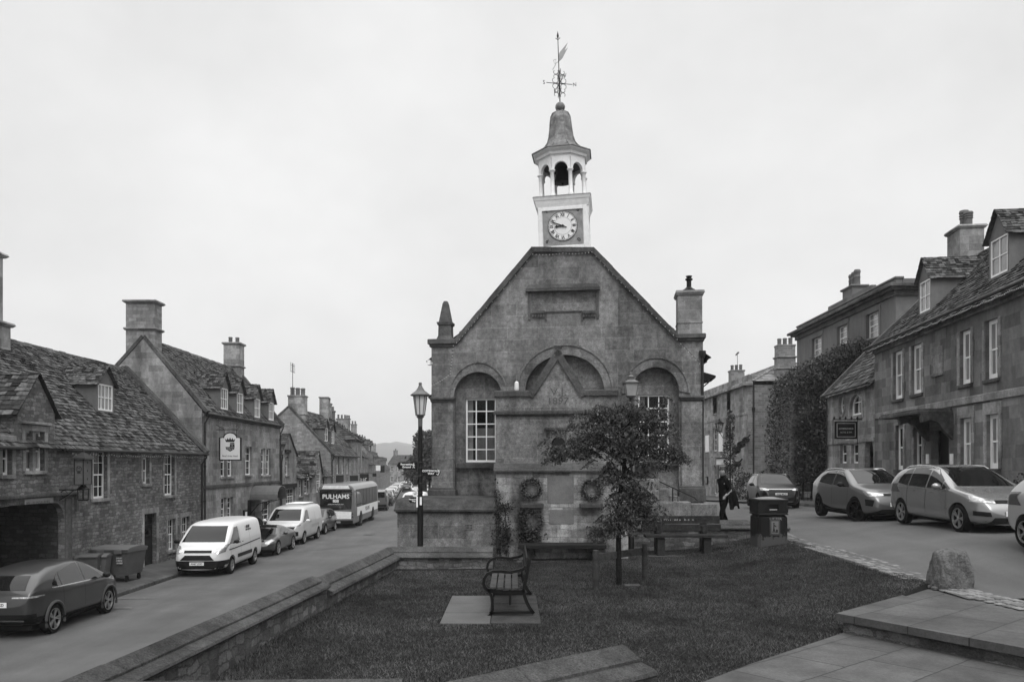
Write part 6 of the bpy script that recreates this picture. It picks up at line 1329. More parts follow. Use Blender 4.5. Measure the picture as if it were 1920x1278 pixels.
V1 = van_spec(mat('white_van_paint', .62, .35, 0, .03, coat=.5)); V1.update(fp=(.5, 'AN67 ZGD'), patch=[('headlight', [(.55, .9), (.7, .84), (.9, .9)], [(.55, .95), (.72, 1.1), (.93, 1.16)], M['lamp'], 'F'), ('grille', [(-.5, .88), (.5, .88)], [(-.5, .97), (.5, .97)], M['trim'], 'F'), ('lower_grille', [(-.62, .62), (.62, .62)], [(-.45, .8), (.45, .8)], M['trim'], 'F'), ('bumper', [(-.95, .25), (.95, .25)], [(-.95, .6), (.95, .6)], M['trim'], 'F')],
    sidetrim=[([(-2.4, 1.02), (1.75, .92)], [(-2.4, 1.06), (1.75, .96)], M['trim'])], clad=[([(-.95, .56), (.9, .56)], [(-.95, .7), (.9, .7)]), ([(1.88, .26), (2.44, .26)], [(1.88, .6), (2.44, .6)])])
def van_logo(root, bvh):
    for s in (-1, 1):
        hit = bvh.ray_cast(Vector((-.55, s * 4, 1.55)), Vector((0, -s, 0)))[0]; y = hit.y + s * .012; b = MB()
        for i in range(3):
            for j in range(3):
                if (i, j) in ((0, 2),): continue
                x, z = -.75 + (i - 1) * .24 + .05 * (j % 2), 1.5 + (j - 1) * .15; b.box(x - .1, x + .09, min(y, y - s * .004), max(y, y - s * .004), z - .06, z + .055)
        b.build('van_logo', mat('logo_grey', .06, .6), root)
V1['extra'] = (van_logo,)
van1 = build_car(V1, 'white panel van with black lower bumper, front of the parked line on the far kerb', 'van', (-11.6, 31.75, 0), R(-88.5), 'panel_van')
V2 = van_spec(mat('silver_white_paint', .5, .35, .1, .03, coat=.6)); V2.update(prof=[(-2.48, 1.78), (-2.42, 1.93), (-2.2, 1.97), (-1, 1.98), (.5, 1.97), (.9, 1.88), (1.2, 1.7), (1.68, 1.3), (1.85, 1.2), (2.28, 1.07), (2.44, .86), (2.48, .6)], mirmat=M['white'], rim=.7, spokes=5, twin=True, clad=[],
    patch=[('headlight', [(.45, 1.0), (.88, .98)], [(.45, 1.05), (.92, 1.12)], M['lamp'], 'F'), ('grille', [(-.55, .66), (.55, .66)], [(-.72, .95), (.72, .95)], M['trim'], 'F'), ('lower_grille', [(-.6, .3), (.6, .3)], [(-.7, .44), (.7, .44)], M['trim'], 'F'), ('fog_recess', [(.74, .48), (.84, .5)], [(.7, .72), (.84, .7)], M['trim'], 'F')])
def van_text(root, bvh):
    for s in (-1, 1):
        hit = bvh.ray_cast(Vector((-.6, s * 4, .95)), Vector((0, -s, 0)))[0]; o_ = scribble(root, -1.9, .3, .82, 1.12, 1, 0, mat('pale_grey_ink', .3, .6), 'side_lettering', 5); o_.location.y = hit.y + s * .015
    b = MB(); b.box(-2.2, -.2, -.5, .5, 1.99, 2.03); b.build('roof_load', M['white'], root)
V2['extra'] = (van_text,)
build_car(V2, 'silvery white van with a wide dark grille, parked behind the dark convertible', 'van', (-11.75, 43.1, 0), R(-90), 'panel_van')
V3 = dict(V1); V3.update(fp=(.5, 'VX19 OPA'), extra=()); V3['paint'] = mat('white_van_paint_worn', .55, .4, 0, .05)
build_car(V3, 'white van half hidden behind the terrace wall and signpost, facing the camera', 'van', (-7.6, 62.6, 0), R(-88), 'panel_van')
# --- dark convertible
C = dict(L=4.45, W=1.82, r=.335, wheels=(-1.2, 1.23), tum=.5, rim=.76, paint=paint('charcoal_paint', .05, .5), steer=0.,
    prof=[(-2.22, .55), (-2.15, .75), (-1.9, .88), (-1.3, .98), (-.9, 1.12), (-.45, 1.27), (0, 1.3), (.3, 1.24), (.85, .93), (1.2, .86), (1.7, .76), (2.05, .63), (2.22, .45)], belt=[(-2.2, .82), (-1.2, .9), (.9, .86), (2.2, .6)], plan=[(-2.22, .7), (-2.0, .88), (-1.3, 1.02), (-.6, .96), (.6, .95), (1.25, 1), (1.8, .9), (2.1, .78), (2.22, .6)], low=[(-2.22, .3), (-1.8, .18), (1.8, .16), (2.22, .22)],
    glass=dict(side=[([(-.75, .93), (.72, .9)], [(-.72, 1.0), (-.3, 1.17), (.1, 1.18), (.7, .95)])], ws=([(-.62, .93), (.62, .93)], [(-.5, 1.2), (.5, 1.2)])), seams=[(-.55, .25, .88), (.75, .25, .86)], handles=[(-.4, .78)], mir=(.55, .88, .95), fp=(.36, 'P911 CAB'),
    patch=[('headlight', [(.52, .58), (.7, .55), (.85, .6)], [(.52, .66), (.7, .76), (.85, .7)], M['lamp'], 'F'), ('lower_grille', [(-.8, .2), (.8, .2)], [(-.75, .34), (.75, .34)], M['trim'], 'F'), ('hood_top', [(-.55, 1.19), (.55, 1.19)], [(-.4, 1.29), (.4, 1.29)], M['cloth'], 'F')])
C['fp'] = (.34, 'WR18 LTO')
build_car(C, 'low dark convertible with round headlamps, between the two white vans', 'car', (-11.55, 37.8, 0), R(-90), 'parked_car')
# --- generic hatch / family shapes
def hatch(p, L=4.1, h=1.46, W=1.78, **k):
    s = L / 4.1; q = h / 1.46
    d = dict(L=L, W=W, r=.31, wheels=(-1.26 * s, 1.28 * s), tum=.33, rim=.7, paint=p,
    prof=[(a * s, b * q) for a, b in [(-2.05, .6), (-2.02, .86), (-1.95, 1.06), (-1.72, 1.3), (-1.5, 1.4), (-.9, 1.46), (-.2, 1.46), (.25, 1.38), (.9, 1.03), (1.1, .97), (1.55, .9), (1.85, .8), (2.0, .64), (2.05, .46)]], belt=[(-2.05 * s, .98 * q), (-1.2 * s, .96 * q), (1.0 * s, .9 * q), (2.05 * s, .62 * q)],
    plan=[(a * s, b) for a, b in [(-2.05, .78), (-1.9, .89), (-1.3, .99), (1.1, 1), (1.5, .96), (1.8, .86), (2.05, .66)]], low=[(-2.05 * s, .36), (-1.7 * s, .22), (1.7 * s, .2), (2.05 * s, .24)],
    glass=dict(side=[([(-1.3 * s, .99 * q), (-.2 * s, .95 * q)], [(-1.25 * s, 1.24 * q), (-.8 * s, 1.36 * q), (-.2 * s, 1.37 * q)]), ([(-.12 * s, .95 * q), (.85 * s, .92 * q)], [(-.12 * s, 1.37 * q), (.15 * s, 1.34 * q), (.82 * s, .97 * q)])], ws=([(-.64, 1.02 * q), (.64, 1.02 * q)], [(-.53, 1.37 * q), (.53, 1.37 * q)]), rw=([(-.62, 1.08 * q), (.62, 1.08 * q)], [(-.5, 1.33 * q), (.5, 1.33 * q)])),
    seams=[(-.15 * s, .32, .93 * q), (.82 * s, .3, .88 * q), (-1.0 * s, .5, .95 * q)], handles=[(-.75 * s, .84 * q), (.05 * s, .82 * q)], mir=(.72 * s, W / 2 - .03, .98 * q), fp=(.42, 'VX14 KPN'), bp=(.74, 'VX14 KPN'), spokes=5,
    patch=[('headlight', [(.45, .64 * q), (.8, .68 * q)], [(.48, .76 * q), (.8, .84 * q)], M['lamp'], 'F'), ('grille', [(-.4, .62 * q), (.4, .62 * q)], [(-.44, .7 * q), (.44, .7 * q)], M['trim'], 'F'), ('lower_grille', [(-.6, .26), (.6, .26)], [(-.65, .38), (.65, .38)], M['trim'], 'F'), ('tail_light', [(.62, .78 * q), (.86, .8 * q)], [(.62, 1.02 * q), (.8, 1.05 * q)], RED, 'B'), ('bumper_trim', [(-.7, .32), (.7, .32)], [(-.7, .46), (.7, .46)], M['trim'], 'B')])
    d.update(k); return d
pd_, pw_, ps__, pg_, pb_ = paint('dark_car_paint', .03), paint('white_car_paint', .6, 0), paint('silver_car_paint', .38, .6), paint('grey_car_paint', .14, .5), paint('black_car_paint', .012, .2)
ht = build_car(hatch(pd_), 'small dark hatchback tucked between the silvery van and the bus', 'car', (-11.9, 48.7, 0), R(-90))
# --- single-deck bus
def bus():
    root = E('bus', 'grey and white single-deck bus seen from behind, dark rear window with white lettering', 'bus', (-11.45, 56.7, 0), R(91)); L_, w, h = 10.2, 2.36, 2.86
    me, b = None, MB(); n = 10; prof = [(-w / 2, .3), (w / 2, .3), (w / 2 + .02, 1.2), (w / 2, 2.45), (w / 2 - .12, 2.72), (w / 2 - .4, h), (-w / 2 + .4, h), (-w / 2 + .12, 2.72), (-w / 2, 2.45), (-w / 2 - .02, 1.2)]
    b.prism(prof, -L_ / 2, L_ / 2, 'x'); o = b.build('body', mat('bus_grey_paint', .14, .35, 0, .04, coat=.5), root, fix=True); bv = o.modifiers.new('b', 'BEVEL'); bv.width = .1; bv.segments = 3; bv.limit_method = 'ANGLE'; bv.angle_limit = R(30)
    xb = -L_ / 2; b = MB(); b.prism([(-1.02, 1.5), (1.02, 1.5), (1.06, 2.5), (-1.06, 2.5)], xb - .012, xb - .004, 'x'); b.prism([(-1.0, 1.25), (1.0, 1.18), (1.02, 1.5), (-1.02, 1.5)], xb - .011, xb - .004, 'x'); rw_ = b.build('rear_window', CG, root)
    b = MB(); b.prism([(-.98, .62), (1.0, .62), (1.05, 1.5), (.98, 1.3), (.2, 1.13), (-1.0, 1.08)], xb - .016, xb - .013, 'x'); b.cut(); b.prism([(-.9, 2.56), (.9, 2.56), (.8, 2.78), (-.8, 2.78)], xb - .016, xb - .004, 'x'); b.build('rear_panel', M['plate'], root)
    for s_, z, sz, mt_ in (('PULHAMS', 2.05, .4, M['pale_ink']), ('808', 1.77, .26, M['pale_ink']), ('pulhamscoaches.com', 1.57, .12, M['pale_ink']), ('R', .74, .24, M['ink'])): text(s_, sz, mt_, rw_, (xb - .02, 0, z), (R(90), 0, R(-90)), 'lettering', .002, 1.0, .008 if sz > .2 else 0)
    b = MB(); b.box(xb - .03, xb - .012, -1.1, 1.1, .32, .52); b.box(xb - .02, xb - .012, .0, .4, .93, 1.0); b.build('bumper', M['trim'], root)
    b = MB(); b.box(xb - .045, xb - .031, -.3, .1, .36, .47); p_ = b.build('number_plate', mat('rear_plate', .4, .5), root); text('MX58 KGY', .1, M['ink'], p_, (xb - .048, -.1, .415), (R(90), 0, R(-90)), 'plate_lettering', .001)
    for y in (-1.08, 1.08):
        for z in (2.42, .95, .75):
            c = MB(); c.lathe([(.055, xb - .03), (.055, xb - .005)], (0, y, z), 12, ax='x'); c.build('tail_light', M['lamp'] if z > 2 else RED, root)
    for s in (-1, 1):
        b = MB(); y = s * (w / 2 + .022); b.box(-L_ / 2 + .7, L_ / 2 - .5, min(y, y - s * .03), max(y, y - s * .03), 1.35, 2.5); b.build('side_window', CG, root)
        b = MB(); b.box(-L_ / 2 + 1.0, L_ / 2 - .3, min(y, y - s * .02), max(y, y - s * .02), .75, 1.33); b.build('side_panel', M['plate'], root); b = MB()
        for i in range(7): b.cut(); x = -L_ / 2 + .7 + i * 1.32; b.box(x, x + .06, min(y + s * .006, y), max(y + s * .006, y), 1.36, 2.49)
        b.build('window_pillar', M['trim'], root)
        for x in (-L_ / 2 + 2.4, L_ / 2 - 2.6): c = MB(); c.lathe([(.56, y - s * .3), (.56, y + s * .004)], (x, 0, .48), 24, ax='y'); c.build('wheel_arch', M['dark'], root); wheel(root, x, y + s * .012, .48, .28, .6, 8, twin=False)
        text('PULHAMS', .4, mat('bus_side_ink', .05, .6), root, (0, y + s * .003, 1.05), (R(90), 0, 0 if s < 0 else R(180)), 'side_lettering', .002)
bus()
# --- the vehicles beyond the bus
GV = van_spec(paint('grey_van_paint', .12, .4)); GV.update(patch=[('tail_light', [(.82, .9), (.92, .9)], [(.82, 1.4), (.92, 1.4)], RED, 'B'), ('bumper_trim', [(-.9, .42), (.9, .42)], [(-.9, .62), (.9, .62)], M['trim'], 'B')], bp=(.9, 'KR65 NLE')); GV['glass']['rw'] = ([(-.75, 1.25), (.75, 1.25)], [(-.72, 1.75), (.72, 1.75)])
build_car(GV, 'grey van seen from behind, just past the bus', 'van', (-12.75, 76., zs(76)), R(97), 'panel_van')
far = [(86, pb_, 'black car second past the bus in the far parked line'), (92.5, ps__, 'silver car third past the bus in the far parked line'), (99.5, pd_, 'dark car fourth past the bus, roof catching the sky'), (107, pw_, 'white car midway along the far parked line'), (115, ps__, 'silver car just beyond the midway white one'), (124, pw_, 'white car toward the end of the far parked line'), (134, pg_, 'grey car last but two in the far parked line'), (146, pw_, 'pale car last but one, where the street bends'), (160, ps__, 'last pale car of the far parked line')]
proto = build_car(hatch(pg_, 4.3, 1.5), 'p', 'car', (0, 0, 0), 0); protos = {}
for y, pm_, lab in far:
    c = copy_tree(proto, None, {pg_: pm_}); c.location = (-11.6 + bend(y) - .3, y, zs(y) - .01); c.rotation_euler = (-.0105 * 0, 0, R(97.1) if y not in (92.5, 115, 146) else R(-83)); c['label'] = lab; c['group'] = 'cars parked far along the street'
for (px, y, pm_, lab, ang, gr) in ((763.5, 146, pb_, 'black off-roader driving away down the middle of the far street', 97, None), (779, 143, ps__, 'silver car coming toward the camera beside the black off-roader', -83, None), (757, 185, pw_, 'pale car farther down the street in front of the black off-roader', 97, None), (772, 196, pw_, 'white car at the far end of the street near the trees', -83, None), (801, 128, ps__, 'pale car parked on the right verge beyond the signpost', -83, None)):
    c = copy_tree(proto, None, {pg_: pm_}); c.location = ((px - CX) / F * y, y, zs(y)); c.rotation_euler = (0, 0, R(ang)); c['label'] = lab; 
    if y == 146: c.scale = (1.05, 1.05, 1.15)
bpy.data.objects.remove  # (prototype is used as one of the far cars)
proto.location = (-12.4 + bend(174), 174, zs(174)); proto.rotation_euler = (0, 0, R(97)); proto['label'] = 'grey car just past the last pale one of the far parked line'; proto['group'] = 'cars parked far along the street'
# --- right-hand square
def zcar(x, y): return zr(x, y)
MPV = dict(L=4.34, W=1.81, r=.325, wheels=(-1.32, 1.36), tum=.3, rim=.72, spokes=5, paint=paint('silver_mpv_paint', .27, .6, .26), steer=0.,
    prof=[(-2.17, .6), (-2.14, .9), (-2.08, 1.1), (-1.92, 1.36), (-1.7, 1.49), (-1.0, 1.56), (-.2, 1.57), (.15, 1.5), (.95, 1.06), (1.15, 1.0), (1.65, .91), (1.95, .8), (2.12, .62), (2.17, .42)], belt=[(-2.17, 1.06), (-1.2, 1.0), (1.0, .95), (2.17, .66)], plan=[(-2.17, .8), (-2.0, .91), (-1.4, .99), (1.1, 1), (1.6, .96), (1.9, .87), (2.17, .64)], low=[(-2.17, .36), (-1.8, .22), (1.8, .19), (2.17, .22)],
    glass=dict(side=[([(-1.55, 1.08), (-.98, 1.02)], [(-1.52, 1.2), (-1.28, 1.4), (-.98, 1.46)]), ([(-.93, 1.02), (-.1, .99)], [(-.93, 1.46), (-.5, 1.48), (-.1, 1.48)]), ([(-.03, .99), (.62, .97)], [(-.03, 1.47), (.12, 1.44), (.62, 1.18)]), ([(.66, .97), (1.0, .98)], [(.66, 1.15), (.98, 1.0)])], ws=([(-.66, 1.05), (.66, 1.05)], [(-.55, 1.49), (.55, 1.49)]), rw=([(-.62, 1.12), (.62, 1.12)], [(-.52, 1.42), (.52, 1.42)])),
    seams=[(-.06, .3, .98), (-.98, .5, 1.0), (.88, .3, .94)], handles=[(-.72, .9), (.14, .88)], mir=(.72, .9, 1.04), fp=(.47, 'FE18 ZKB'), bp=(.8, 'FE18 ZKB'), rails=(-1.5, .05, .63),
    sidetrim=[([(-1.55, .985), (1.0, .935)], [(-1.55, 1.0), (1.0, .95)], M['chrome'])],
    patch=[('headlight', [(.42, .69), (.82, .72)], [(.42, .76), (.8, .85)], M['lamp'], 'F'), ('grille', [(-.42, .69), (.42, .69)], [(-.42, .76), (.42, .76)], M['trim'], 'F'), ('lower_grille', [(-.62, .24), (.62, .24)], [(-.5, .38), (.5, .38)], M['trim'], 'F'), ('fog_recess', [(.55, .4), (.8, .42)], [(.58, .5), (.8, .52)], M['trim'], 'F'), ('chin_strip', [(-.8, .22), (.8, .22)], [(-.8, .245), (.8, .245)], M['chrome'], 'F'), ('tail_light', [(.6, .82), (.88, .84)], [(.6, 1.02), (.84, 1.06)], RED, 'B')])
build_car(MPV, 'silver people carrier with roof rails and alloy wheels, largest car on the square', 'car', (11.12, 19.75, 2.58), R(-90))
EV = dict(MPV); EV.update(L=4.58, W=1.85, r=.36, wheels=(-1.38, 1.39), paint=paint('grey_suv_paint', .13, .5), steer=R(24), rim=.76, rimmat=M['black'],
    prof=[(-2.29, .7), (-2.25, .98), (-2.15, 1.1), (-1.95, 1.3), (-1.6, 1.5), (-.9, 1.6), (-.1, 1.62), (.3, 1.54), (1.05, 1.14), (1.3, 1.08), (1.8, 1.0), (2.08, .88), (2.24, .7), (2.29, .5)], belt=[(-2.29, 1.08), (-1.2, 1.05), (1.1, 1.0), (2.29, .72)], plan=[(-2.29, .78), (-2.1, .9), (-1.4, 1.0), (1.2, 1), (1.7, .96), (2.02, .87), (2.29, .64)], low=[(-2.29, .42), (-1.9, .26), (1.9, .22), (2.29, .28)],
    glass=dict(side=[([(-1.4, 1.14), (-.3, 1.06)], [(-1.35, 1.28), (-.9, 1.48), (-.3, 1.52)]), ([(-.22, 1.06), (.95, 1.03)], [(-.22, 1.52), (.2, 1.46), (.92, 1.08)])], ws=([(-.66, 1.14), (.66, 1.14)], [(-.55, 1.53), (.55, 1.53)]), rw=([(-.6, 1.14), (.6, 1.14)], [(-.5, 1.4), (.5, 1.4)])),
    clad=[([(-.98, .26), (.98, .24)], [(-.98, .46), (-.3, .34), (.98, .34)])], seams=[(-.26, .36, 1.04), (.92, .36, .98)], handles=[(-.6, .94), (.2, .92)], mir=(.75, .92, 1.1), mirmat=M['black'], rails=(-1.5, .1, .64), railmat=M['chrome'], sidetrim=[([(-1.3, 1.5), (.2, 1.56)], [(-1.3, 1.515), (.2, 1.575)], M['chrome'])],
    patch=[('headlight', [(.38, .8), (.8, .78)], [(.38, .86), (.82, .92)], M['lamp'], 'F'), ('grille', [(-.38, .8), (.38, .8)], [(-.38, .86), (.38, .86)], M['trim'], 'F'), ('lower_grille', [(-.8, .28), (.8, .28)], [(-.5, .42), (.5, .42)], M['trim'], 'F'), ('fog_recess', [(.7, .5), (.82, .52)], [(.66, .68), (.82, .7)], M['trim'], 'F')], fp=(.56, 'OV71 LNE'))
build_car(EV, 'mid grey crossover with front wheels turned, behind the silver people carrier', 'car', (11.05, 25.1, 2.43), R(-90))
SV = dict(EV); SV.update(W=1.8, L=4.3, wheels=(-1.3, 1.3), paint=mat('black_suv_paint', .006, .3, 0, .03, 3, spec=.35), steer=0, rimmat=M['black'], fp=(.7, 'VN23 MUO'), sidetrim=[], clad=[],
    prof=[(a * .94, b) for a, b in EV['prof']], belt=[(a * .94, b) for a, b in EV['belt']], plan=[(a * .94, b) for a, b in EV['plan']], low=[(a * .94, b) for a, b in EV['low']], patch=[('headlight', [(.5, .86), (.82, .86)], [(.5, .92), (.82, .98)], M['lamp'], 'F'), ('grille', [(-.55, .62), (.55, .62)], [(-.55, .86), (.55, .86)], M['trim'], 'F'), ('grille_bar', [(-.5, .9), (.5, .9)], [(-.5, .925), (.5, .925)], M['chrome'], 'F'), ('indicator', [(.66, .5), (.74, .5)], [(.66, .58), (.74, .58)], M['lamp'], 'F'), ('chin_strip', [(-.5, .36), (.5, .36)], [(-.5, .39), (.5, .39)], M['chrome'], 'F')])
build_car(SV, 'black car facing the camera with a shining bonnet, parked behind the litter bin', 'car', (12.15, 37.4, 2.12), R(-97))
build_car(hatch(paint('pale_silver_paint', .42, .5), 4.1, 1.5), 'pale silver car cut off at the right edge, before the people carrier', 'car', (10.8, 14.25, 2.52), R(-90))
# ---------------------------------------------------------------- street furniture
def signpost():
    d = 20.3; x = (788 - CX) / F * d; z0 = 1.35; root = E('street_lamp', 'tapering lantern lamp post carrying finger signs, at the corner of the lawn', 'street lamp', (x, d, z0))
    z = lambda py: zat(py, d) - z0
    b = MB(); b.lathe([(.075, -.3), (.075, z(940)), (.068, z(935)), (.06, z(930)), (.055, z(800)), (.05, z(786))], n=14); o = b.build('pole', M['black'], root, smooth=True)
    b = MB()
    for py in (868, 878, 893, 908, 925): b.lathe([(.062, z(py)), (.068, z(py) + .01), (.068, z(py) + .03), (.062, z(py) + .04)], n=12)
    b.build('clamp', M['pipe'], root); LM = mat('lantern_grey', .1, .5, 0, .2)
    b = MB(); b.lathe([(.055, z(800)), (.06, z(784)), (.09, z(782)), (.11, z(780)), (.05, z(779))], n=12); zb, zt = z(779), z(742)
    for i in range(8): a = math.pi / 4 * i; b.tube([(.11 * math.cos(a), .11 * math.sin(a), zb), (.175 * math.cos(a), .175 * math.sin(a), zt)], .011, 4)
    b.lathe([(.1, zb), (.12, zb + .015), (.115, zb + .03)], n=8); b.lathe([(.175, zt - .01), (.24, zt), (.25, zt + .03), (.2, zt + .07), (.11, zt + .14), (.06, zt + .22), (.035, zt + .28), (.045, zt + .3), (.035, zt + .34), (.0, zt + .345)], n=8); b.build('lantern_frame', LM, root)
    b = MB(); b.lathe([(.1, zb + .01), (.165, zt - .005)], n=8, cap=False); b.build('lantern_glass', mat('opal_glass', .6, .15, 0, .06, spec=.7), root)
    def finger(px0, px1, py0, py1, txt, left, name='finger_sign'):
        a0, a1 = (px0 - 788) / F * d, (px1 - 788) / F * d; c, hgt = (a0 + a1) / 2, (py1 - py0) / F * d; zz = (z(py0) + z(py1)) / 2; p = .05
        pts = [(a0, zz - hgt / 2), (a1, zz - hgt / 2), (a1, zz + hgt / 2), (a0, zz + hgt / 2)]
        pts = [(a0 + p, zz - hgt / 2), (a1, zz - hgt / 2), (a1, zz + hgt / 2), (a0 + p, zz + hgt / 2), (a0, zz)] if left else [(a0, zz - hgt / 2), (a1 - p, zz - hgt / 2), (a1, zz), (a1 - p, zz + hgt / 2), (a0, zz + hgt / 2)]
        b = MB(); b.prism(pts, -.09, -.07); o = b.build(name, M['black'], root)
        for t, dx, dz_, sz in txt: text(t, sz, M['pale_ink'], o, (c + dx, -.093, zz + dz_), xs=1.05, bold=.002)
        return o, c, zz, hgt
    o, c, zz, hgt = finger(745, 783, 866, 879, [('Recreation', -.01, .035, .066), ('Ground', -.01, -.035, .066)], True)
    b = MB(); X_ = c + .17; Z_ = zz; b.ball((X_, -.094, Z_ + .05), .014, .003, .014, 8, 6)
    for p, q in (((0, .035), (0, -.01)), ((0, .03), (-.03, .0)), ((0, .03), (.028, .005)), ((0, -.01), (-.025, -.06)), ((0, -.01), (.022, -.06))): b.bar([(X_ + p[0], -.094, Z_ + p[1]), (X_ + q[0], -.094, Z_ + q[1])], .004, .014)
    b.build('walker_pictogram', M['pale_ink'], o)
    o, c, zz, hgt = finger(793.5, 827, 878, 892, [('COTSWOLD', -.02, .036, .074), ('WAY', -.02, -.035, .066)], False); b = MB(); e = c + .17
    b.bar([(e - .02, -.094, zz + .08), (e + .02, -.094, zz), (e - .02, -.094, zz - .08)], .004, .016); b.lathe([(.012, -.097), (.012, -.093)], (e - .04, 0, zz - .045), 8, ax='y'); b.build('arrow_mark', M['pale_ink'], o)
    finger(766.5, 784, 932, 942, [("Monarch's", -.01, .022, .042), ('Way', .02, -.024, .045)], True)
    b = MB(); q = ((779 - 788) / F * d, z(925.5)); b.lathe([(.07, -.09), (.07, -.075)], (q[0], 0, q[1]), 20, ax='y'); o = b.build('round_badge', M['pale_ink'], root); text('W', .07, M['ink'], o, (q[0], -.092, q[1]), name='badge_letter', ext=.001)
    b = MB(); b.box(-.09, -.05, -.1, -.06, z(950), z(930)); b.box(.0, .05, -.11, -.07, z(946), z(931)); b.box(-.12, -.07, -.09, -.06, z(922), z(912)); b.build('small_label', M['plate'], root)
    MB().bbox(-.16, -.06, -.08, .0, z(908), z(897), .01).build('junction_box', M['pipe'], root)
signpost()
MB_ = None
sl = tag(sheet('passage_paving', [-3.0, -2, -.4], [19.3, 20, 21.35], lambda x, y: 1.34, M['pave']), kind='structure')
def lamp2():
    d = 21.4; x = (1183 - CX) / F * d; z0 = 1.7; z = lambda py: zat(py, d) - z0
    root = E('street_lamp', 'pale lantern street lamp rising behind the young tree', 'street lamp', (x, d, z0)); b = MB(); b.lathe([(.09, -.2), (.09, .5), (.05, .6), (.045, z(745))], n=12); b.build('pole', M['black'], root, smooth=True)
    b = MB(); LM = mat('lantern_grey_old', .12, .6, 0, .3); zb, zt = z(742), z(719); b.frus(0, 0, zt, zt + .03, .2, .2, .21, .21); b.frus(0, 0, zt + .03, zt + .1, .19, .19, .09, .09); b.lathe([(.06, zt + .1), (.06, zt + .16), (.09, zt + .18), (.05, zt + .22), (.03, zt + .26), (.05, zt + .28), (.0, zt + .31)], n=8)
    for i in (-1, 1):
        for j in (-1, 1): b.tube([(.12 * i, .12 * j, zb), (.17 * i, .17 * j, zt)], .012, 4)
    b.frus(0, 0, zb - .06, zb, .05, .05, .13, .13); b.build('lantern_frame', LM, root); MB().frus(0, 0, zb, zt - .004, .115, .115, .165, .165).build('lantern_glass', mat('opal_pane', .3, .2, 0, .1), root)
lamp2()
def bin_():
    d = 20.7; x = (1441 - CX) / F * d; z0 = 2.0; k = d / F; root = E('litter_bin', 'black litter bin with worn bare base, pictogram label and debris on its lid', 'bin', (x, d, z0)); w = 27.5 * k; hb = (1024 - 962) * k
    m, n, l, bs = base_mat('worn_bin_paint'); c = n.new('ShaderNodeTexCoord').outputs['Object']; s_ = n.new('ShaderNodeSeparateXYZ'); l.new(c, s_.inputs[0])
    e = nmath(n, l, 'ADD', s_.outputs[2], nnoise(n, l, c, 9, 4, .7, .25, .75, -.16, .16)); r_ = n.new('ShaderNodeMapRange'); l.new(e, r_.inputs[0]); r_.inputs[1].default_value = .3; r_.inputs[2].default_value = .33; r_.inputs[3].default_value = .06; r_.inputs[4].default_value = .006; l.new(r_.outputs[0], bs.inputs['Base Color']); bs.inputs['Roughness'].default_value = .55; bs.inputs['Specular IOR Level'].default_value = .2
    b = MB(); b.bbox(-w, w, -w, w, 0, hb, .07); b.build('bin_body', m, root); b = MB(); b.bbox(-w - .012, w + .012, -w - .012, w + .012, hb, hb + .05, .03)
    z1, z2 = hb + .05, hb + .36
    for i in (-1, 1):
        for j in (-1, 1): b.box(i * (w - .05) - .05, i * (w - .05) + .05, j * (w - .05) - .05, j * (w - .05) + .05, z1, z2)
    b.box(-w + .05, w - .05, -w + .005, -w + .03, z1 + .0, z1 + .05); b.box(-w + .05, w - .05, -w + .005, -w + .03, z2 - .1, z2); b.box(-w + .06, w - .06, -w + .1, w - .06, z1, z2); b.box(-w + .1, -.14, -w + .004, -w + .03, z1 + .05, z2 - .1); b.box(.14, w - .1, -w + .004, -w + .03, z1 + .05, z2 - .1); b.box(-w + .005, -w + .03, -w + .1, w - .1, z1, z2)
    b.build('hood', M['black'], root); b = MB(); b.bbox(-w - .015, w + .015, -w - .015, w + .015, z2, z2 + .04, .02); b.build('lid', M['black'], root)
    pts = np.c_[rng.normal(0, w * .45, 160), rng.normal(-.05, w * .4, 160), z2 + .05 + rng.random(160) * .05]; b = MB(); b.frus(0, -.02, z2 + .038, z2 + .085, w * .85, w * .8, w * .3, w * .3); b.build('debris', mat('pale_debris', .16, .9, 0, .3, 12), root)
    b = MB(); b.box(-.1, .1, -w + .0, -w + .02, z1 + .07, z1 + .1); b.build('ashtray_plate', M['chrome'], root)
    b = MB(); lx, lz = .04, hb * .63; b.box(lx - .13, lx + .13, -w - .008, -w - .001, lz - .2, lz + .2); lb = b.build('pictogram_label', mat('label_frame', .04, .6), root); b = MB(); b.box(lx - .09, lx + .09, -w - .012, -w - .0085, lz - .16, lz + .16); b.build('label_field', mat('label_pale', .13, .6), lb)
    b = MB(); f_ = -w - .015
    b.ball((lx - .03, f_, lz + .1), .02, .004, .02, 8, 6)
    for p, q in (((-.03, .075), (-.03, -.02)), ((-.03, .06), (.03, .02)), ((-.03, -.02), (-.055, -.13)), ((-.03, -.02), (-.0, -.13))): b.bar([(lx + p[0], f_, lz + p[1]), (lx + q[0], f_, lz + q[1])], .006, .026)
    b.box(lx + .02, lx + .07, f_ - .003, f_ + .003, lz - .13, lz - .05); b.build('tidy_person_mark', M['ink'], lb)
    text('LITTER', .085, mat('bin_lettering', .25, .6), root, (.06, -w - .004, hb - .1), xs=1.2)
bin_()
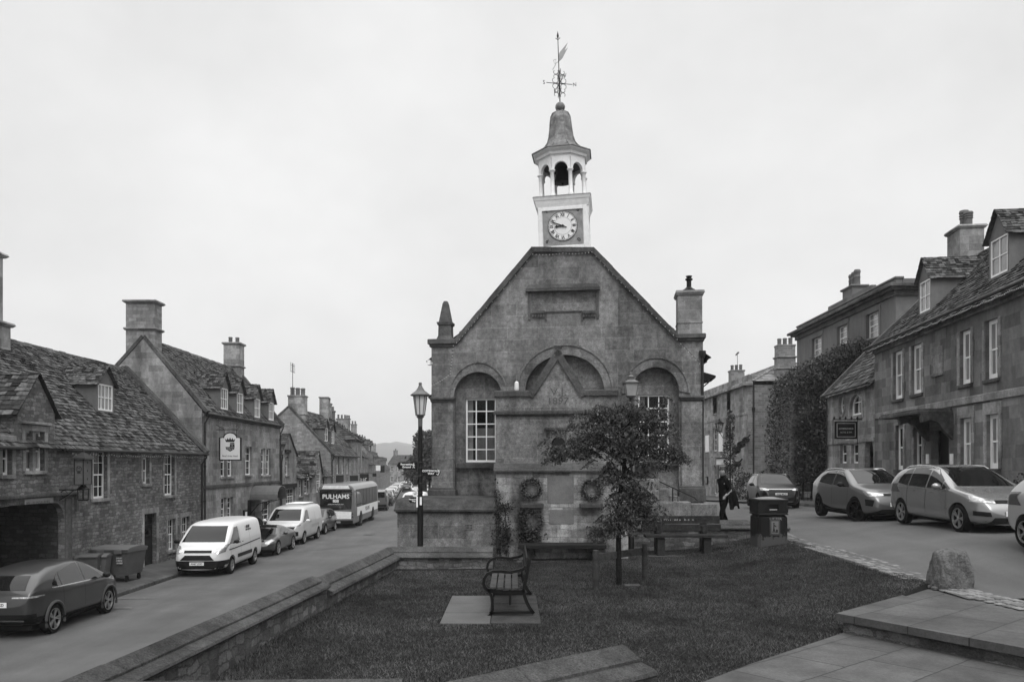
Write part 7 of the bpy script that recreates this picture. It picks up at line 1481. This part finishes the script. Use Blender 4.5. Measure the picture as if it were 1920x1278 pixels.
def bench_iron():
    root = E('iron_bench', 'park bench with scrolled black iron ends and wooden slats, on slabs in the lawn', 'bench', (.36, 13.0, 1.685), R(0)); k = .00253
    U = lambda x, y: ((755 - x) * -k, (680 - y) * k)
    arm = [(702, 360), (690, 378), (660, 390), (600, 402), (540, 396), (490, 397), (455, 412), (436, 440), (430, 470), (438, 495), (452, 512), (470, 528), (482, 560), (487, 600), (488, 640), (482, 660), (470, 678), (450, 690), (430, 693)]
    back = [(728, 318), (718, 350), (712, 390), (704, 440), (692, 490), (688, 522), (694, 555), (706, 590), (726, 630), (752, 664)]
    for i, yy in enumerate((0, 1.9)):
        m = MB()
        for pts, h_ in ((arm, .034), (back, .04), ([(455, 515), (520, 528), (600, 532), (690, 522)], .04), ([(470, 662), (752, 658)], .03)): m.bar([(U(*p)[0], yy, U(*p)[1]) for p in pts], .062, h_ * 1.35)
        m.ball((U(440, 688)[0], yy, U(440, 688)[1]), .03, .025, .025); m.build('end_frame', M['black'], root)
    for i in range(4):
        x, z = U(490 + i * 48, 500 + i * 2); m = MB(); m.bbox(x - .05, x + .05, -.06, 1.96, z - .012, z + .022, .006); m.build('seat_slat', M['bench'], root)
    for i, (px, py) in enumerate(((722, 325), (714, 380), (704, 432))): x, z = U(px, py); m = MB(); m.bbox(x - .05, x - .02, -.06, 1.96, z - .05, z + .05, .006); m.build('back_slat', M['wood'], root)
    m = MB(); x, z = U(600, 570); m.tube([(x, .9, z + .05), (x, .9, .02)], .025, 6); m.tube([(U(470, 660)[0], .0, .05), (U(470, 660)[0], 1.9, .05)], .012, 5); m.build('stretcher', M['pipe'], root)
bench_iron()
def bench_wood():
    d = 21.2; x0 = (1205 - CX) / F * d; w = 147 / F * d; root = E('plank_bench', 'heavy dark plank bench with carved pale lettering on its top rail, facing the lawn', 'bench', (x0, d, 1.74)); DK = mat('dark_bench_board', .028, .8, 0, .4, 5, .3, spec=.1, fine=20)
    z = lambda py: zat(py, d) - 1.74
    m = MB(); m.bbox(0, w, .12, .17, z(981.5), z(967), .008); tp = m.build('top_rail', DK, root); text('1991  wi s   b e  n', .075, mat('worn_white_letters', .4, .8, 0, .4, 30), tp, (w * .47, .118, (z(981.5) + z(967)) / 2), xs=1.5)
    MB().bbox(-.02, w + .02, .09, .14, z(995), z(983), .008).build('back_rail', DK, root); m = MB(); m.bbox(.02, w + .1, -.36, .02, z(1005), z(1000), .01); m.build('seat', DK, root)
    for px in (1236, 1322):
        xa = (px - CX) / F * d - x0; m = MB(); m.bbox(xa - .1, xa + .1, -.3, -.1, 0, z(1006), .01); m.bbox(xa - .09, xa + .09, .175, .27, 0, z(968), .01); m.build('leg', DK, root)
        m = MB(); m.bbox(xa - .07, xa + .07, .03, .11, z(999), z(983), .01); m.build('arm_block', DK, root)
    MB().bbox(.1, w - .1, -.45, .4, -.1, .012, .005).build('footing', M['ashlar_dark'], root)
bench_wood()
def stakes():
    d0, d1 = 15.7, 16.9; root = E('tree_stakes', 'two weathered posts with a rail guarding the young tree', 'tree guard', ((1117 - CX) / F * d0, d0, zl(1.6, 15.7))); o = root.location
    z0, z1 = zat(1100, d0), zat(1030, d0)
    p0, p1 = Vector((0, 0, 0)), Vector(((1209 - CX) / F * d1, d1, zl(2.8, 16.9))) - o
    MB().lathe([(.062, -.2), (.065, .3), (.06, z1 - o.z - .01), (.045, z1 - o.z)], p0, 10).build('post', M['stake'], root, smooth=True); MB().lathe([(.058, -.2), (.062, .3), (.056, zat(1018, d1) - o.z - .01 - p1.z), (.04, zat(1018, d1) - o.z - p1.z)], p1, 10).build('post', M['stake'], root, smooth=True)
    a, c = Vector((0, .09, z1 - o.z - .17)), p1 + Vector((0, .09, .62)); m = MB(); d = (c - a).normalized(); n = Vector((-d.y, d.x, 0)).normalized()
    m.add([q + n * s * .025 + Vector((0, 0, t * .07)) for q in (a, c) for s, t in ((-1, -1), (1, -1), (1, 1), (-1, 1))], [(0, 1, 2, 3), (7, 6, 5, 4), (0, 4, 5, 1), (1, 5, 6, 2), (2, 6, 7, 3), (3, 7, 4, 0)]); m.build('rail', M['stake'], root)
stakes()
def limb(m, a, b_, r0, r1, bow=.1, n=6):
    a, b_ = Vector(a), Vector(b_); o = Vector((random.uniform(-1, 1), random.uniform(-1, 1), random.uniform(-.3, .6))) * bow * (b_ - a).length
    pts = [a.lerp(b_, t) + o * math.sin(math.pi * t) for t in np.linspace(0, 1, n)]; m.tube(pts, [r0 + (r1 - r0) * t for t in np.linspace(0, 1, n)], 7); return pts
def young_tree():
    d = 16.3; x, y = (1161 - CX) / F * d, d; z0 = zl(x, y); root = E('young_tree', 'young tree with drooping leaf sprays on a thin trunk, in the lawn between the stakes', 'tree', (x, y, z0)); k = d / F
    Q = lambda px, py, dy=0: Vector(((px - 1161) * k, dy, zat(py, d) - z0))
    m = MB(); limb(m, (0, 0, -.1), Q(1161, 930), .062, .05, .01); limb(m, Q(1161, 930), Q(1172, 850), .05, .04, .03); limb(m, Q(1172, 850), Q(1160, 770), .034, .015, .05); limb(m, Q(1170, 870), Q(1205, 800, .1), .03, .012, .05)
    cl = []   # foliage sprays: px, py, rx, ry (px), n, depth
    spec = [(1150, 765, 52, 22, 16), (1205, 770, 40, 24, 12), (1100, 800, 48, 28, 14), (1058, 828, 36, 22, 10), (1130, 815, 50, 28, 16), (1190, 815, 55, 34, 18), (1245, 815, 44, 36, 14), (1275, 845, 26, 22, 7), (1085, 845, 40, 18, 9), (1160, 845, 50, 22, 12), (1220, 850, 45, 22, 11), (1028, 842, 18, 10, 3), (1245, 775, 30, 18, 5), (1120, 770, 30, 16, 5), (1150, 890, 26, 22, 6), (1155, 925, 26, 14, 4), (1205, 925, 40, 24, 12), (1180, 965, 45, 18, 10), (1145, 975, 30, 14, 6), (1225, 955, 26, 18, 5), (1120, 990, 26, 8, 4), (1140, 870, 24, 16, 5), (1190, 900, 30, 24, 8), (1200, 940, 34, 20, 9), (1165, 940, 26, 22, 6), (1150, 985, 30, 12, 5), (1295, 852, 12, 10, 2)]
    cs = []
    for px, py, rx, ry, n in spec:
        for i in range(int(n * 1.5)):
            q = Q(1161 + (px - 1161) * .9 + random.gauss(0, .47) * rx * .9, py + random.gauss(0, .5) * ry, random.gauss(0, .5) * max(rx, 30) * k * 1.1); base = q + (Q(1165, py + 40) - q) * .45
            if i % 5 == 0: limb(m, base, q, .011, .004, .08, 5)
            for s in range(6):                                          # drooping compound leaves
                a = random.random() * 6.283; out = Vector((math.cos(a), math.sin(a), -.55)) * random.uniform(.16, .26)
                for t in np.linspace(.2, 1, 6):
                    p = q + out * t + Vector((0, 0, -.05 * t * t)); side = Vector((-out.y, out.x, 0)).normalized() * .035
                    cs += [p + side, p - side]
    for px_, py_ in ((1080, 825), (1110, 775), (1150, 755), (1205, 760), (1250, 800), (1275, 840), (1220, 925), (1140, 925), (1135, 850)): limb(m, Q(1168, min(py_ + 45, 950)), Q(px_, py_, random.uniform(-.4, .4)), .02, .006, .12, 6)
    m.build('trunk', M['bark'], root, smooth=True); leaves('crown', np.array(cs), .068, .4, M['leaf'], root, droop=.7)
    MB().bbox(.1, .42, -.12, .1, -.05, .02, .01).build('plaque', M['ashlar_dark'], root)
young_tree()
def far_tree(label, x, y, zb, h, r, n=2600, name='tree', leaf=.45, group='far trees by the street'):
    root = E(name, label, 'tree', (x, y, zb), 0, group); m = MB(); limb(m, (0, 0, 0), (0, 0, h * .45), r * .07, r * .05, .03)
    cs = []
    for i in range(22):
        a = random.random() * 6.283; e = random.random(); rr = r * (.35 + .5 * random.random()); c = Vector((rr * math.cos(a) * (1 - .5 * e), rr * math.sin(a) * (1 - .5 * e), h * (.42 + .5 * e))); limb(m, (0, 0, h * .35), c, r * .03, r * .01, .1, 4)
        q = rng.normal(0, 1, (n // 22, 3)); q /= np.linalg.norm(q, axis=1)[:, None]; cs.append(np.array(c) + q * (r * random.uniform(.26, .42)) * (.55 + .45 * rng.random((n // 22, 1))))
    m.build('trunk', M['bark'], root); leaves('crown', np.concatenate(cs), leaf, .6, M['leaf_far'], root); return root
far_tree('large leafy tree behind the lamp post at the bend of the street', -12.1, 112, -.6, 9.2, 3.4, 6000, leaf=.42)
far_tree('broad dark tree just left of the hall, nearer than the one at the bend', -10.1, 98, -.5, 7.4, 2.7, 5000, leaf=.4)
far_tree('small tree behind the far row of houses, in front of the hill', -39, 215, -1.6, 7.6, 4, 1500, leaf=.6)
far_tree('low bushy tree at the foot of the leafy tree by the bend', -13.5, 122, -.7, 6.2, 3.4, 2400, leaf=.42)
far_tree('rounded tree beyond the end of the street', -21, 250, -2, 9, 5.5, 1500, leaf=.7)
# ivy-covered wall on the right
def ivy_wall():
    x0, x1, d = 15.85, 20.6, 44.5; zb = 1.7; root = E('ivy_wall', 'wall smothered in glossy dark ivy up to the tall house', 'ivy', (x0, d, zb))
    prof = [(1480, 905), (1481, 800), (1488, 735), (1500, 705), (1530, 685), (1560, 672), (1590, 655), (1625, 638), (1640, 640), (1650, 905)]; k = d / F
    poly = [((px - CX) * k - x0, zat(py, d) - zb) for px, py in prof]
    MB().prism([(a * .93 + .15, b_ - .5 if b_ > 1 else b_) for a, b_ in poly], .35, 5).build('wall_body', M['rubble'], root, fix=True)
    N = 30000; xs = rng.random(N) * 5.2 - .1; zz = rng.random(N) * 9.2; ok = inside(poly, xs, zz); xs, zz = xs[ok], zz[ok]
    yy = .1 + .28 * np.sin(xs * 2.3 + np.sin(zz * 1.7) * 1.3) * np.sin(zz * 2.1 + xs) - np.abs(rng.normal(0, .14, len(xs))); c = np.c_[xs, yy, zz]
    n2 = 8000; t = rng.random(n2) * (len(poly) - 3); i = t.astype(int) + 0; fr_ = t - i; pp = np.array(poly); e = pp[i] + (pp[i + 1] - pp[i]) * fr_[:, None]; e = e + rng.normal(0, .16, (n2, 2)); c2 = np.c_[e[:, 0], rng.random(n2) * 4 - .1, e[:, 1]]
    leaves('foliage', np.concatenate([c, c2]), .13, .62, M['ivy'], root, flat=(0, -1, .5))
    m = MB()
    for i in range(9): m.tube([(.4 + i * .5, .3, 0), (.5 + i * .47, .2, 3), (.4 + i * .5, .25, 5.5)], [.06, .04, .02], 5)
    m.build('stem', M['bark'], root)
ivy_wall()
def blob_plant(name, label, cat, loc, boxes, n, size, mt, stems=()):
    root = E(name, label, cat, loc); cs = []
    for (cx, cy, cz, rx, ry, rz_) in boxes: q = rng.normal(0, 1, (n, 3)); q /= np.linalg.norm(q, axis=1)[:, None]; cs.append(np.array((cx, cy, cz)) + q * np.array((rx, ry, rz_)) * (.6 + .45 * rng.random((n, 1))))
    leaves('foliage', np.concatenate(cs), size, .6, mt, root, flat=(0, -.5, .4)); m = MB()
    for a, b_ in stems: m.tube([a, b_], .05, 5)
    if stems: m.build('stem', M['bark'], root)
    return root
k = 58 / F
blob_plant('climbing_plant', 'tall climbing plant up the corner of the shuttered house', 'climbing plant', ((1380 - CX) * k, 58.6, 1.35), [(.0, .9, 5.6, .32, .4, 1.3), (-.1, .8, 3.6, .5, .45, 1.4), (.1, .5, 1.6, .9, .6, 1.5), (.45, .9, 3.85, .3, .15, .22), (.8, .9, 4.25, .28, .15, .22), (1.15, .9, 4.6, .25, .15, .2), (.5, 1, 2.8, .3, .15, .18), (-.4, .3, .8, .5, .5, .8)], 520, .17, M['ivy'], [((0, .9, 0), (0, .9, 6)), ((0, .9, 3.4), (1.5, .95, 5)), ((.1, .9, 2.3), (.9, .95, 3.2))])
blob_plant('clipped_hedge', 'clipped dark hedge behind the black car, below the blockwork side wall', 'hedge', ((1446 - CX) * 52 / F, 52, 1.5), [(-1.6, 0, .9, .9, .8, 1.25), (-.6, 0, .95, .9, .8, 1.2), (.4, 0, .95, .9, .8, 1.2), (1.3, 0, .9, .8, .8, 1.2)], 700, .16, M['ivy'], [((-1, 0, 0), (-1, 0, 1)), ((1, 0, 0), (1, 0, 1))])
blob_plant('shrub', 'low shrub in front of the hotel at the right edge', 'shrub', (13.15, 20.4, 2.75), [(0, 0, .6, .5, .8, .6), (0, -.9, .5, .5, .6, .5)], 400, .09, M['leaf'], [((0, 0, 0), (0, 0, .5))])
def cafe_chair(px, d, label):
    x = (px - CX) / F * d; z = 1.75; root = E('cafe_chair', label, 'chair', (x, d, z), R(random.uniform(-30, 30)), 'cafe chairs by the ivy'); m = MB(); m.lathe([(.2, .45), (.2, .475)], n=12); m.build('seat', M['black'], root)
    for i in range(4): a = math.pi / 4 + i * math.pi / 2; MB().tube([(.15 * math.cos(a), .15 * math.sin(a), .45), (.22 * math.cos(a), .22 * math.sin(a), 0)], .014, 5).build('leg', M['black'], root)
    m = MB(); m.tube([(-.18, .12, .47), (-.17, .2, .85), (0, .24, .92), (.17, .2, .85), (.18, .12, .47)], .013, 5); m.tube([(0, .2, .47), (0, .24, .9)], .01, 4); m.build('backrest', M['black'], root)
cafe_chair(1514, 41.5, 'thin iron cafe chair nearer the black car, against the ivy'); cafe_chair(1527, 41.9, 'thin iron cafe chair standing farther along the ivy, nearer the grey crossover')
# boulder
def boulder():
    d = 13.8; x = (1784 - CX) / F * d; z0 = 2.0; root_pts = []; bm_ = bmesh.new(); bmesh.ops.create_icosphere(bm_, subdivisions=5, radius=1.)
    from mathutils import noise as mn
    for v in bm_.verts:
        p = v.co.copy(); q = Vector((max(-1, min(1, p.x * 1.35)), max(-1, min(1, p.y * 1.35)), max(-1, min(1, p.z * 1.3)))); q = q * .82 + p * .18
        tz = (q.z + 1) / 2; w = .40 - .1 * tz; n_ = mn.fractal(p * 2.2, 1., 2., 5) * .035 + abs(mn.noise(p * 5)) * .02
        v.co = Vector((q.x * w + n_ * p.x - .02 * tz, q.y * w * .85 + n_ * p.y, -.12 + tz * .8 + n_ * p.z + (.05 * mn.noise(Vector((p.x * 3, p.y * 3, 1))) if tz > .8 else 0)))
    me = bpy.data.meshes.new('boulder'); bm_.to_mesh(me); bm_.free(); me.polygons.foreach_set('use_smooth', [True] * len(me.polygons)); me.materials.append(mat('lichen_boulder', .1, .95, 0, .42, 6, .9, fine=22))
    tag(link('boulder', me, None, (x, d, z0)), 'squat weathered boulder with a flat top, at the edge of the lawn by the square', 'boulder').scale = (.84, .86, .98)
boulder()
# bins on the left pavement
def big_bin():
    d = 27.6; root = E('waste_container', 'large wheeled grey waste container with a hinged lid, by the cottage wall', 'waste bin', ((225 - CX) / F * d, d, .16), R(-6)); PB = mat('container_plastic', .075, .6, 0, .15, 3); k = d / F
    w, hgt = 34 * k, 1.0; b = MB(); b.frus(0, 0, .22, hgt, w * .84, .48, w, .56); b.bbox(-w - .03, w + .03, -.6, .6, hgt, hgt + .07, .02); b.build('container_body', PB, root)
    b = MB(); b.prism([(-.62, hgt + .07), (.62, hgt + .07), (.62, hgt + .12), (.2, hgt + .2), (-.4, hgt + .17), (-.62, hgt + .11)], -w - .03, w + .03, 'x')
    for x in (-w * .5, w * .5): b.bbox(x - .12, x + .12, -.66, -.58, hgt - .03, hgt + .09, .01)
    b.build('lid', mat('container_lid', .1, .6, 0, .15, 3), root)
    for x in (-w * .75, w * .75):
        for y in (-.36, .36): c = MB(); c.lathe([(.09, x - .025), (.09, x + .025)], (0, y, .09), 14, ax='x'); c.box(x - .04, x + .04, y - .04, y + .04, .14, .23); c.build('castor', M['black'], root)
    b = MB(); b.box(.32 * w, .72 * w, -.565, -.552, .62, .9); lab = b.build('notice', PB, root)
    scribble(lab, .34 * w, .7 * w, .63, .89, 3, -.566, M['pale_ink'], seed=8)
big_bin()
def wheelie(px, d, label, s=1., dk=.07):
    root = E('wheelie_bin', label, 'waste bin', ((px - CX) / F * d, d, .15), R(10), 'wheelie bins by the cottage'); PB = mat('bin_plastic', dk, .6, 0, .12, 3); b = MB(); b.frus(0, 0, .06, .95 * s, .2, .23, .27, .31); b.build('bin_body', PB, root)
    b = MB(); b.prism([(-.36, .955 * s), (.34, .955 * s), (.34, .98 * s), (.1, 1.05 * s), (-.3, 1.02 * s), (-.36, .98 * s)], -.3, .3, 'x'); b.build('lid', PB, root); b = MB(); b.lathe([(.1, -.26), (.1, .26)], (0, .2, .1), 12, ax='x'); b.build('wheel', M['black'], root)
    b = MB(); b.box(-.1, .1, -.285, -.275, .62, .84); b.build('notice', mat('bin_notice', .3, .6), root); b = MB(); b.tube([(-.2, .33, .93 * s), (.2, .33, .93 * s)], .018, 5); b.build('handle', M['black'], root)
wheelie(171, 26.2, 'broad grey wheelie bin beside the dark crossover', 1.02); wheelie(188, 26.6, 'narrow wheelie bin against the large waste container', .98, .1)
def a_board():
    d = 42.2; root = E('pavement_board', 'black round-topped pavement board outside the inn', 'sign', ((491 - CX) / F * d - .4, d, .14)); w, h = .42, 1.25
    for s in (-1, 1):
        b = MB(); ar = [(-w, 0), (w, 0)] + [(w * math.cos(math.pi * i / 10), h - .3 + .3 * math.sin(math.pi * i / 10)) for i in range(11)]; b.prism(ar, -.015, .015); o = b.build('board', M['black'], root, loc=(0, s * .18, 0)); o.rotation_euler = (R(s * 8), 0, 0)
    o_ = scribble(root, -.34, .34, .35, 1.05, 3, -.0, M['pale_ink'], seed=9); o_.location = (0, -.2, 0); o_.rotation_euler = (R(-8), 0, 0)
a_board()
# ---------------------------------------------------------------- the man walking past the hall
def person():
    d = 23.0; x = (1357 - CX) / F * d; z0 = zr(x, d) ; top = zat(875, d); hgt = top - z0; s = hgt / 1.80
    root = E('person', 'man in black clothes walking past the hall with a jacket over his arm', 'person', (x, d, z0), R(32)); root.scale = (s, s, s)
    def skin(name, pts, edges, mt, sub=2, par=root):
        me = bpy.data.meshes.new(name); me.from_pydata([p[:3] for p in pts], edges, []); o = link(name, me, par); o.modifiers.new('k', 'SKIN'); sk = me.skin_vertices[0].data
        for i, p in enumerate(pts): sk[i].radius = (p[3], p[4] if len(p) > 4 else p[3])
        sk[0].use_root = True; ss = o.modifiers.new('u', 'SUBSURF'); ss.levels = ss.render_levels = sub
        dg = bpy.context.evaluated_depsgraph_get(); m2 = bpy.data.meshes.new_from_object(o.evaluated_get(dg)); o.modifiers.clear(); o.data = m2; m2.materials.clear(); m2.materials.append(mt); m2.polygons.foreach_set('use_smooth', [True] * len(m2.polygons)); return o
    # he walks to the left (-x) and a little toward the camera; body in one skinned surface
    B = [(0, 0, .96, .155, .12), (-.01, 0, 1.1, .15, .11), (-.015, 0, 1.28, .17, .12), (-.01, 0, 1.43, .15, .1), (-.03, -.005, 1.52, .06), (-.05, -.01, 1.58, .058),            # 0-5 spine, neck
         (-.05, -.17, 1.42, .07), (-.01, -.25, 1.17, .052), (-.19, -.27, 1.02, .04),                                                                                       # 6-8 arm toward the camera
         (.03, .18, 1.42, .07), (.12, .22, 1.17, .05), (-.04, .16, 1.05, .04),                                                                                             # 9-11 far arm
         (-.03, -.1, .88, .1, .095), (-.2, -.1, .5, .068), (-.17, -.1, .1, .05), (-.27, -.1, .04, .045),                                                                    # 12-15 leading leg
         (.04, .1, .88, .1, .095), (.09, .1, .49, .066), (.3, .1, .14, .05), (.24, .1, .04, .045)]                                                                          # 16-19 trailing leg
    Ed = [(0, 1), (1, 2), (2, 3), (3, 4), (4, 5), (3, 6), (6, 7), (7, 8), (3, 9), (9, 10), (10, 11), (0, 12), (12, 13), (13, 14), (14, 15), (0, 16), (16, 17), (17, 18), (18, 19)]
    skin('body', B, Ed, M['cloth'])
    # shirt sleeves are black cloth; bare forearms, hands and head are skin
    for a, b_, c in (((-.012, -.25, 1.2), (-.01, -.255, 1.14), (-.2, -.275, 1.02)), ((.12, .222, 1.2), (.125, .225, 1.14), (-.05, .155, 1.05))):
        a, b_, c = Vector(a), Vector(b_), Vector(c); f_ = (c - b_).normalized(); side = f_.cross(Vector((0, 0, 1))).normalized(); up = side.cross(f_)
        P_ = [(*a, .05), (*b_, .052), (*(b_.lerp(c, .5)), .046), (*c, .031), (*(c + f_ * .05), .036, .02), (*(c + f_ * .09), .038, .018)]; E_ = [(i, i + 1) for i in range(5)]
        skin('forearm', P_, E_, M['skin'])
        for i in range(4):
            o = c + f_ * .085 + side * (.028 - .0187 * i); L_ = (.075, .085, .08, .062)[i]; q1 = o + f_ * L_ * .5 - up * .012; q2 = o + f_ * L_ * .82 - up * .04; skin('finger', [(*o, .0095), (*q1, .009), (*q2, .0075)], [(0, 1), (1, 2)], M['skin'], 1)
        o = c + f_ * .03 + side * .034; skin('thumb', [(*o, .011), (*(o + f_ * .035 + side * .02 - up * .01), .01), (*(o + f_ * .065 + side * .018 - up * .02), .008)], [(0, 1), (1, 2)], M['skin'], 1)
    h = E('head_pivot', None, None, (-.06, -.01, 1.66)); h.parent = root; h.rotation_euler = (0, R(-20), R(-12))   # looks down to the left
    from mathutils import noise as mn
    bm_ = bmesh.new(); bmesh.ops.create_icosphere(bm_, subdivisions=4, radius=1.)
    for v in bm_.verts:
        p = v.co; xx, yy, zz = p; w = 1 - .22 * max(0, -zz) ** 1.5
        X_ = xx * .1 * (w if xx > 0 else (1 - .05 * max(0, -zz))); Y_ = yy * .078 * w; Z_ = zz * .122
        if xx < -.3:
            nose = math.exp(-((yy / .2) ** 2 + ((zz + .12) / .26) ** 2)) * .022; nose -= math.exp(-(((abs(yy) - .36) / .16) ** 2 + ((zz - .1) / .13) ** 2)) * .012; nose += math.exp(-((yy / .4) ** 2 + ((zz + .52) / .1) ** 2)) * .008; nose += math.exp(-((yy / .3) ** 2 + ((zz + .86) / .16) ** 2)) * .012; nose += math.exp(-((yy / .6) ** 2 + ((zz - .26) / .1) ** 2)) * .006
            X_ -= nose
        v.co = (X_, Y_, Z_)
    me = bpy.data.meshes.new('head'); bm_.to_mesh(me); me.polygons.foreach_set('use_smooth', [True] * len(me.polygons)); me.materials.append(M['skin']); hd_ = link('head', me, root, (-.06, -.01, 1.66)); hd_.rotation_euler = (0, R(-20), R(-12)); bpy.data.objects.remove(h)
    for v in bm_.verts:
        p = v.co; keep = p.z > .05 or (p.x > .02 and p.z > -.05); v.co = Vector(p) * (1.07 if keep else .93)
    bmesh.ops.delete(bm_, geom=[v for v in bm_.verts if v.co.z < -.06 or (v.co.x < -.055 and v.co.z < .07)], context='VERTS'); me = bpy.data.meshes.new('hair'); bm_.to_mesh(me); bm_.free(); me.polygons.foreach_set('use_smooth', [True] * len(me.polygons)); me.materials.append(M['hair']); link('hair', me, hd_)
    b = MB()
    for sy in (-1, 1): b.ball((.0, sy * .08, -.005), .022, .01, .032, 8, 8)
    b.build('ear', M['skin'], hd_, smooth='all'); b = MB(); b.ball((-.087, -.03, .012), .01, .011, .006, 8, 6); b.ball((-.087, .03, .012), .01, .011, .006, 8, 6); b.build('eye', M['hair'], hd_, smooth='all'); b = MB(); b.ball((-.096, 0, -.064), .008, .024, .004, 8, 6); b.build('mouth', mat('lips', .12, .5), hd_, smooth='all')
    b = MB(); b.tube([(-.03 + .07 * math.cos(a), -.005 + .075 * math.sin(a), 1.505 + .012 * math.cos(a)) for a in np.linspace(0, 6.283, 14)], .018, 6); b.build('collar', M['cloth'], root, smooth=True)
    MB().box(-.13, -.08, -.137, -.13, 1.33, 1.345).build('badge', M['plate'], root)
    # jacket hanging over the near forearm
    v, f = [], []; nx, ny = 14, 14
    for j in range(ny):
        for i in range(nx):
            u, t = i / (nx - 1), j / (ny - 1); w_ = .2 + .08 * t; fold = math.sin(u * 11 + t * 3) * .022 * (.3 + t)
            v.append((-.1 + u * w_ + .1 * t * u, -.3 - .03 * t + fold, 1.09 + .05 * u - t * (.42 + .05 * math.sin(u * 6 + 1) + .05 * u)))
    o = fastmesh('jacket', v, [(j * nx + i, j * nx + i + 1, (j + 1) * nx + i + 1, (j + 1) * nx + i) for j in range(ny - 1) for i in range(nx - 1)], M['cloth'], root, smooth=True); sd = o.modifiers.new('t', 'SOLIDIFY'); sd.thickness = .05; sd.offset = 0
    b = MB()
    for (x_, y_) in ((-.24, -.1), (.27, .1)): b.ball((x_, y_, .045), .14, .05, .05, 12, 8)
    b.build('shoe', M['shoe'], root, smooth='all')
person()
# ---------------------------------------------------------------- air
hz_b = MB(); hz_b.box(-2700, 2700, -40, 2560, -32, 88)
m = bpy.data.materials.new('haze'); m.use_nodes = True; n = m.node_tree.nodes; n.remove(n['Principled BSDF']); pv = n.new('ShaderNodeVolumePrincipled'); pv.inputs['Color'].default_value = (.95, .95, .95, 1); pv.inputs['Density'].default_value = .0004; m.node_tree.links.new(pv.outputs[0], n['Material Output'].inputs['Volume'])
HZ = tag(hz_b.build('haze', m), kind='stuff')
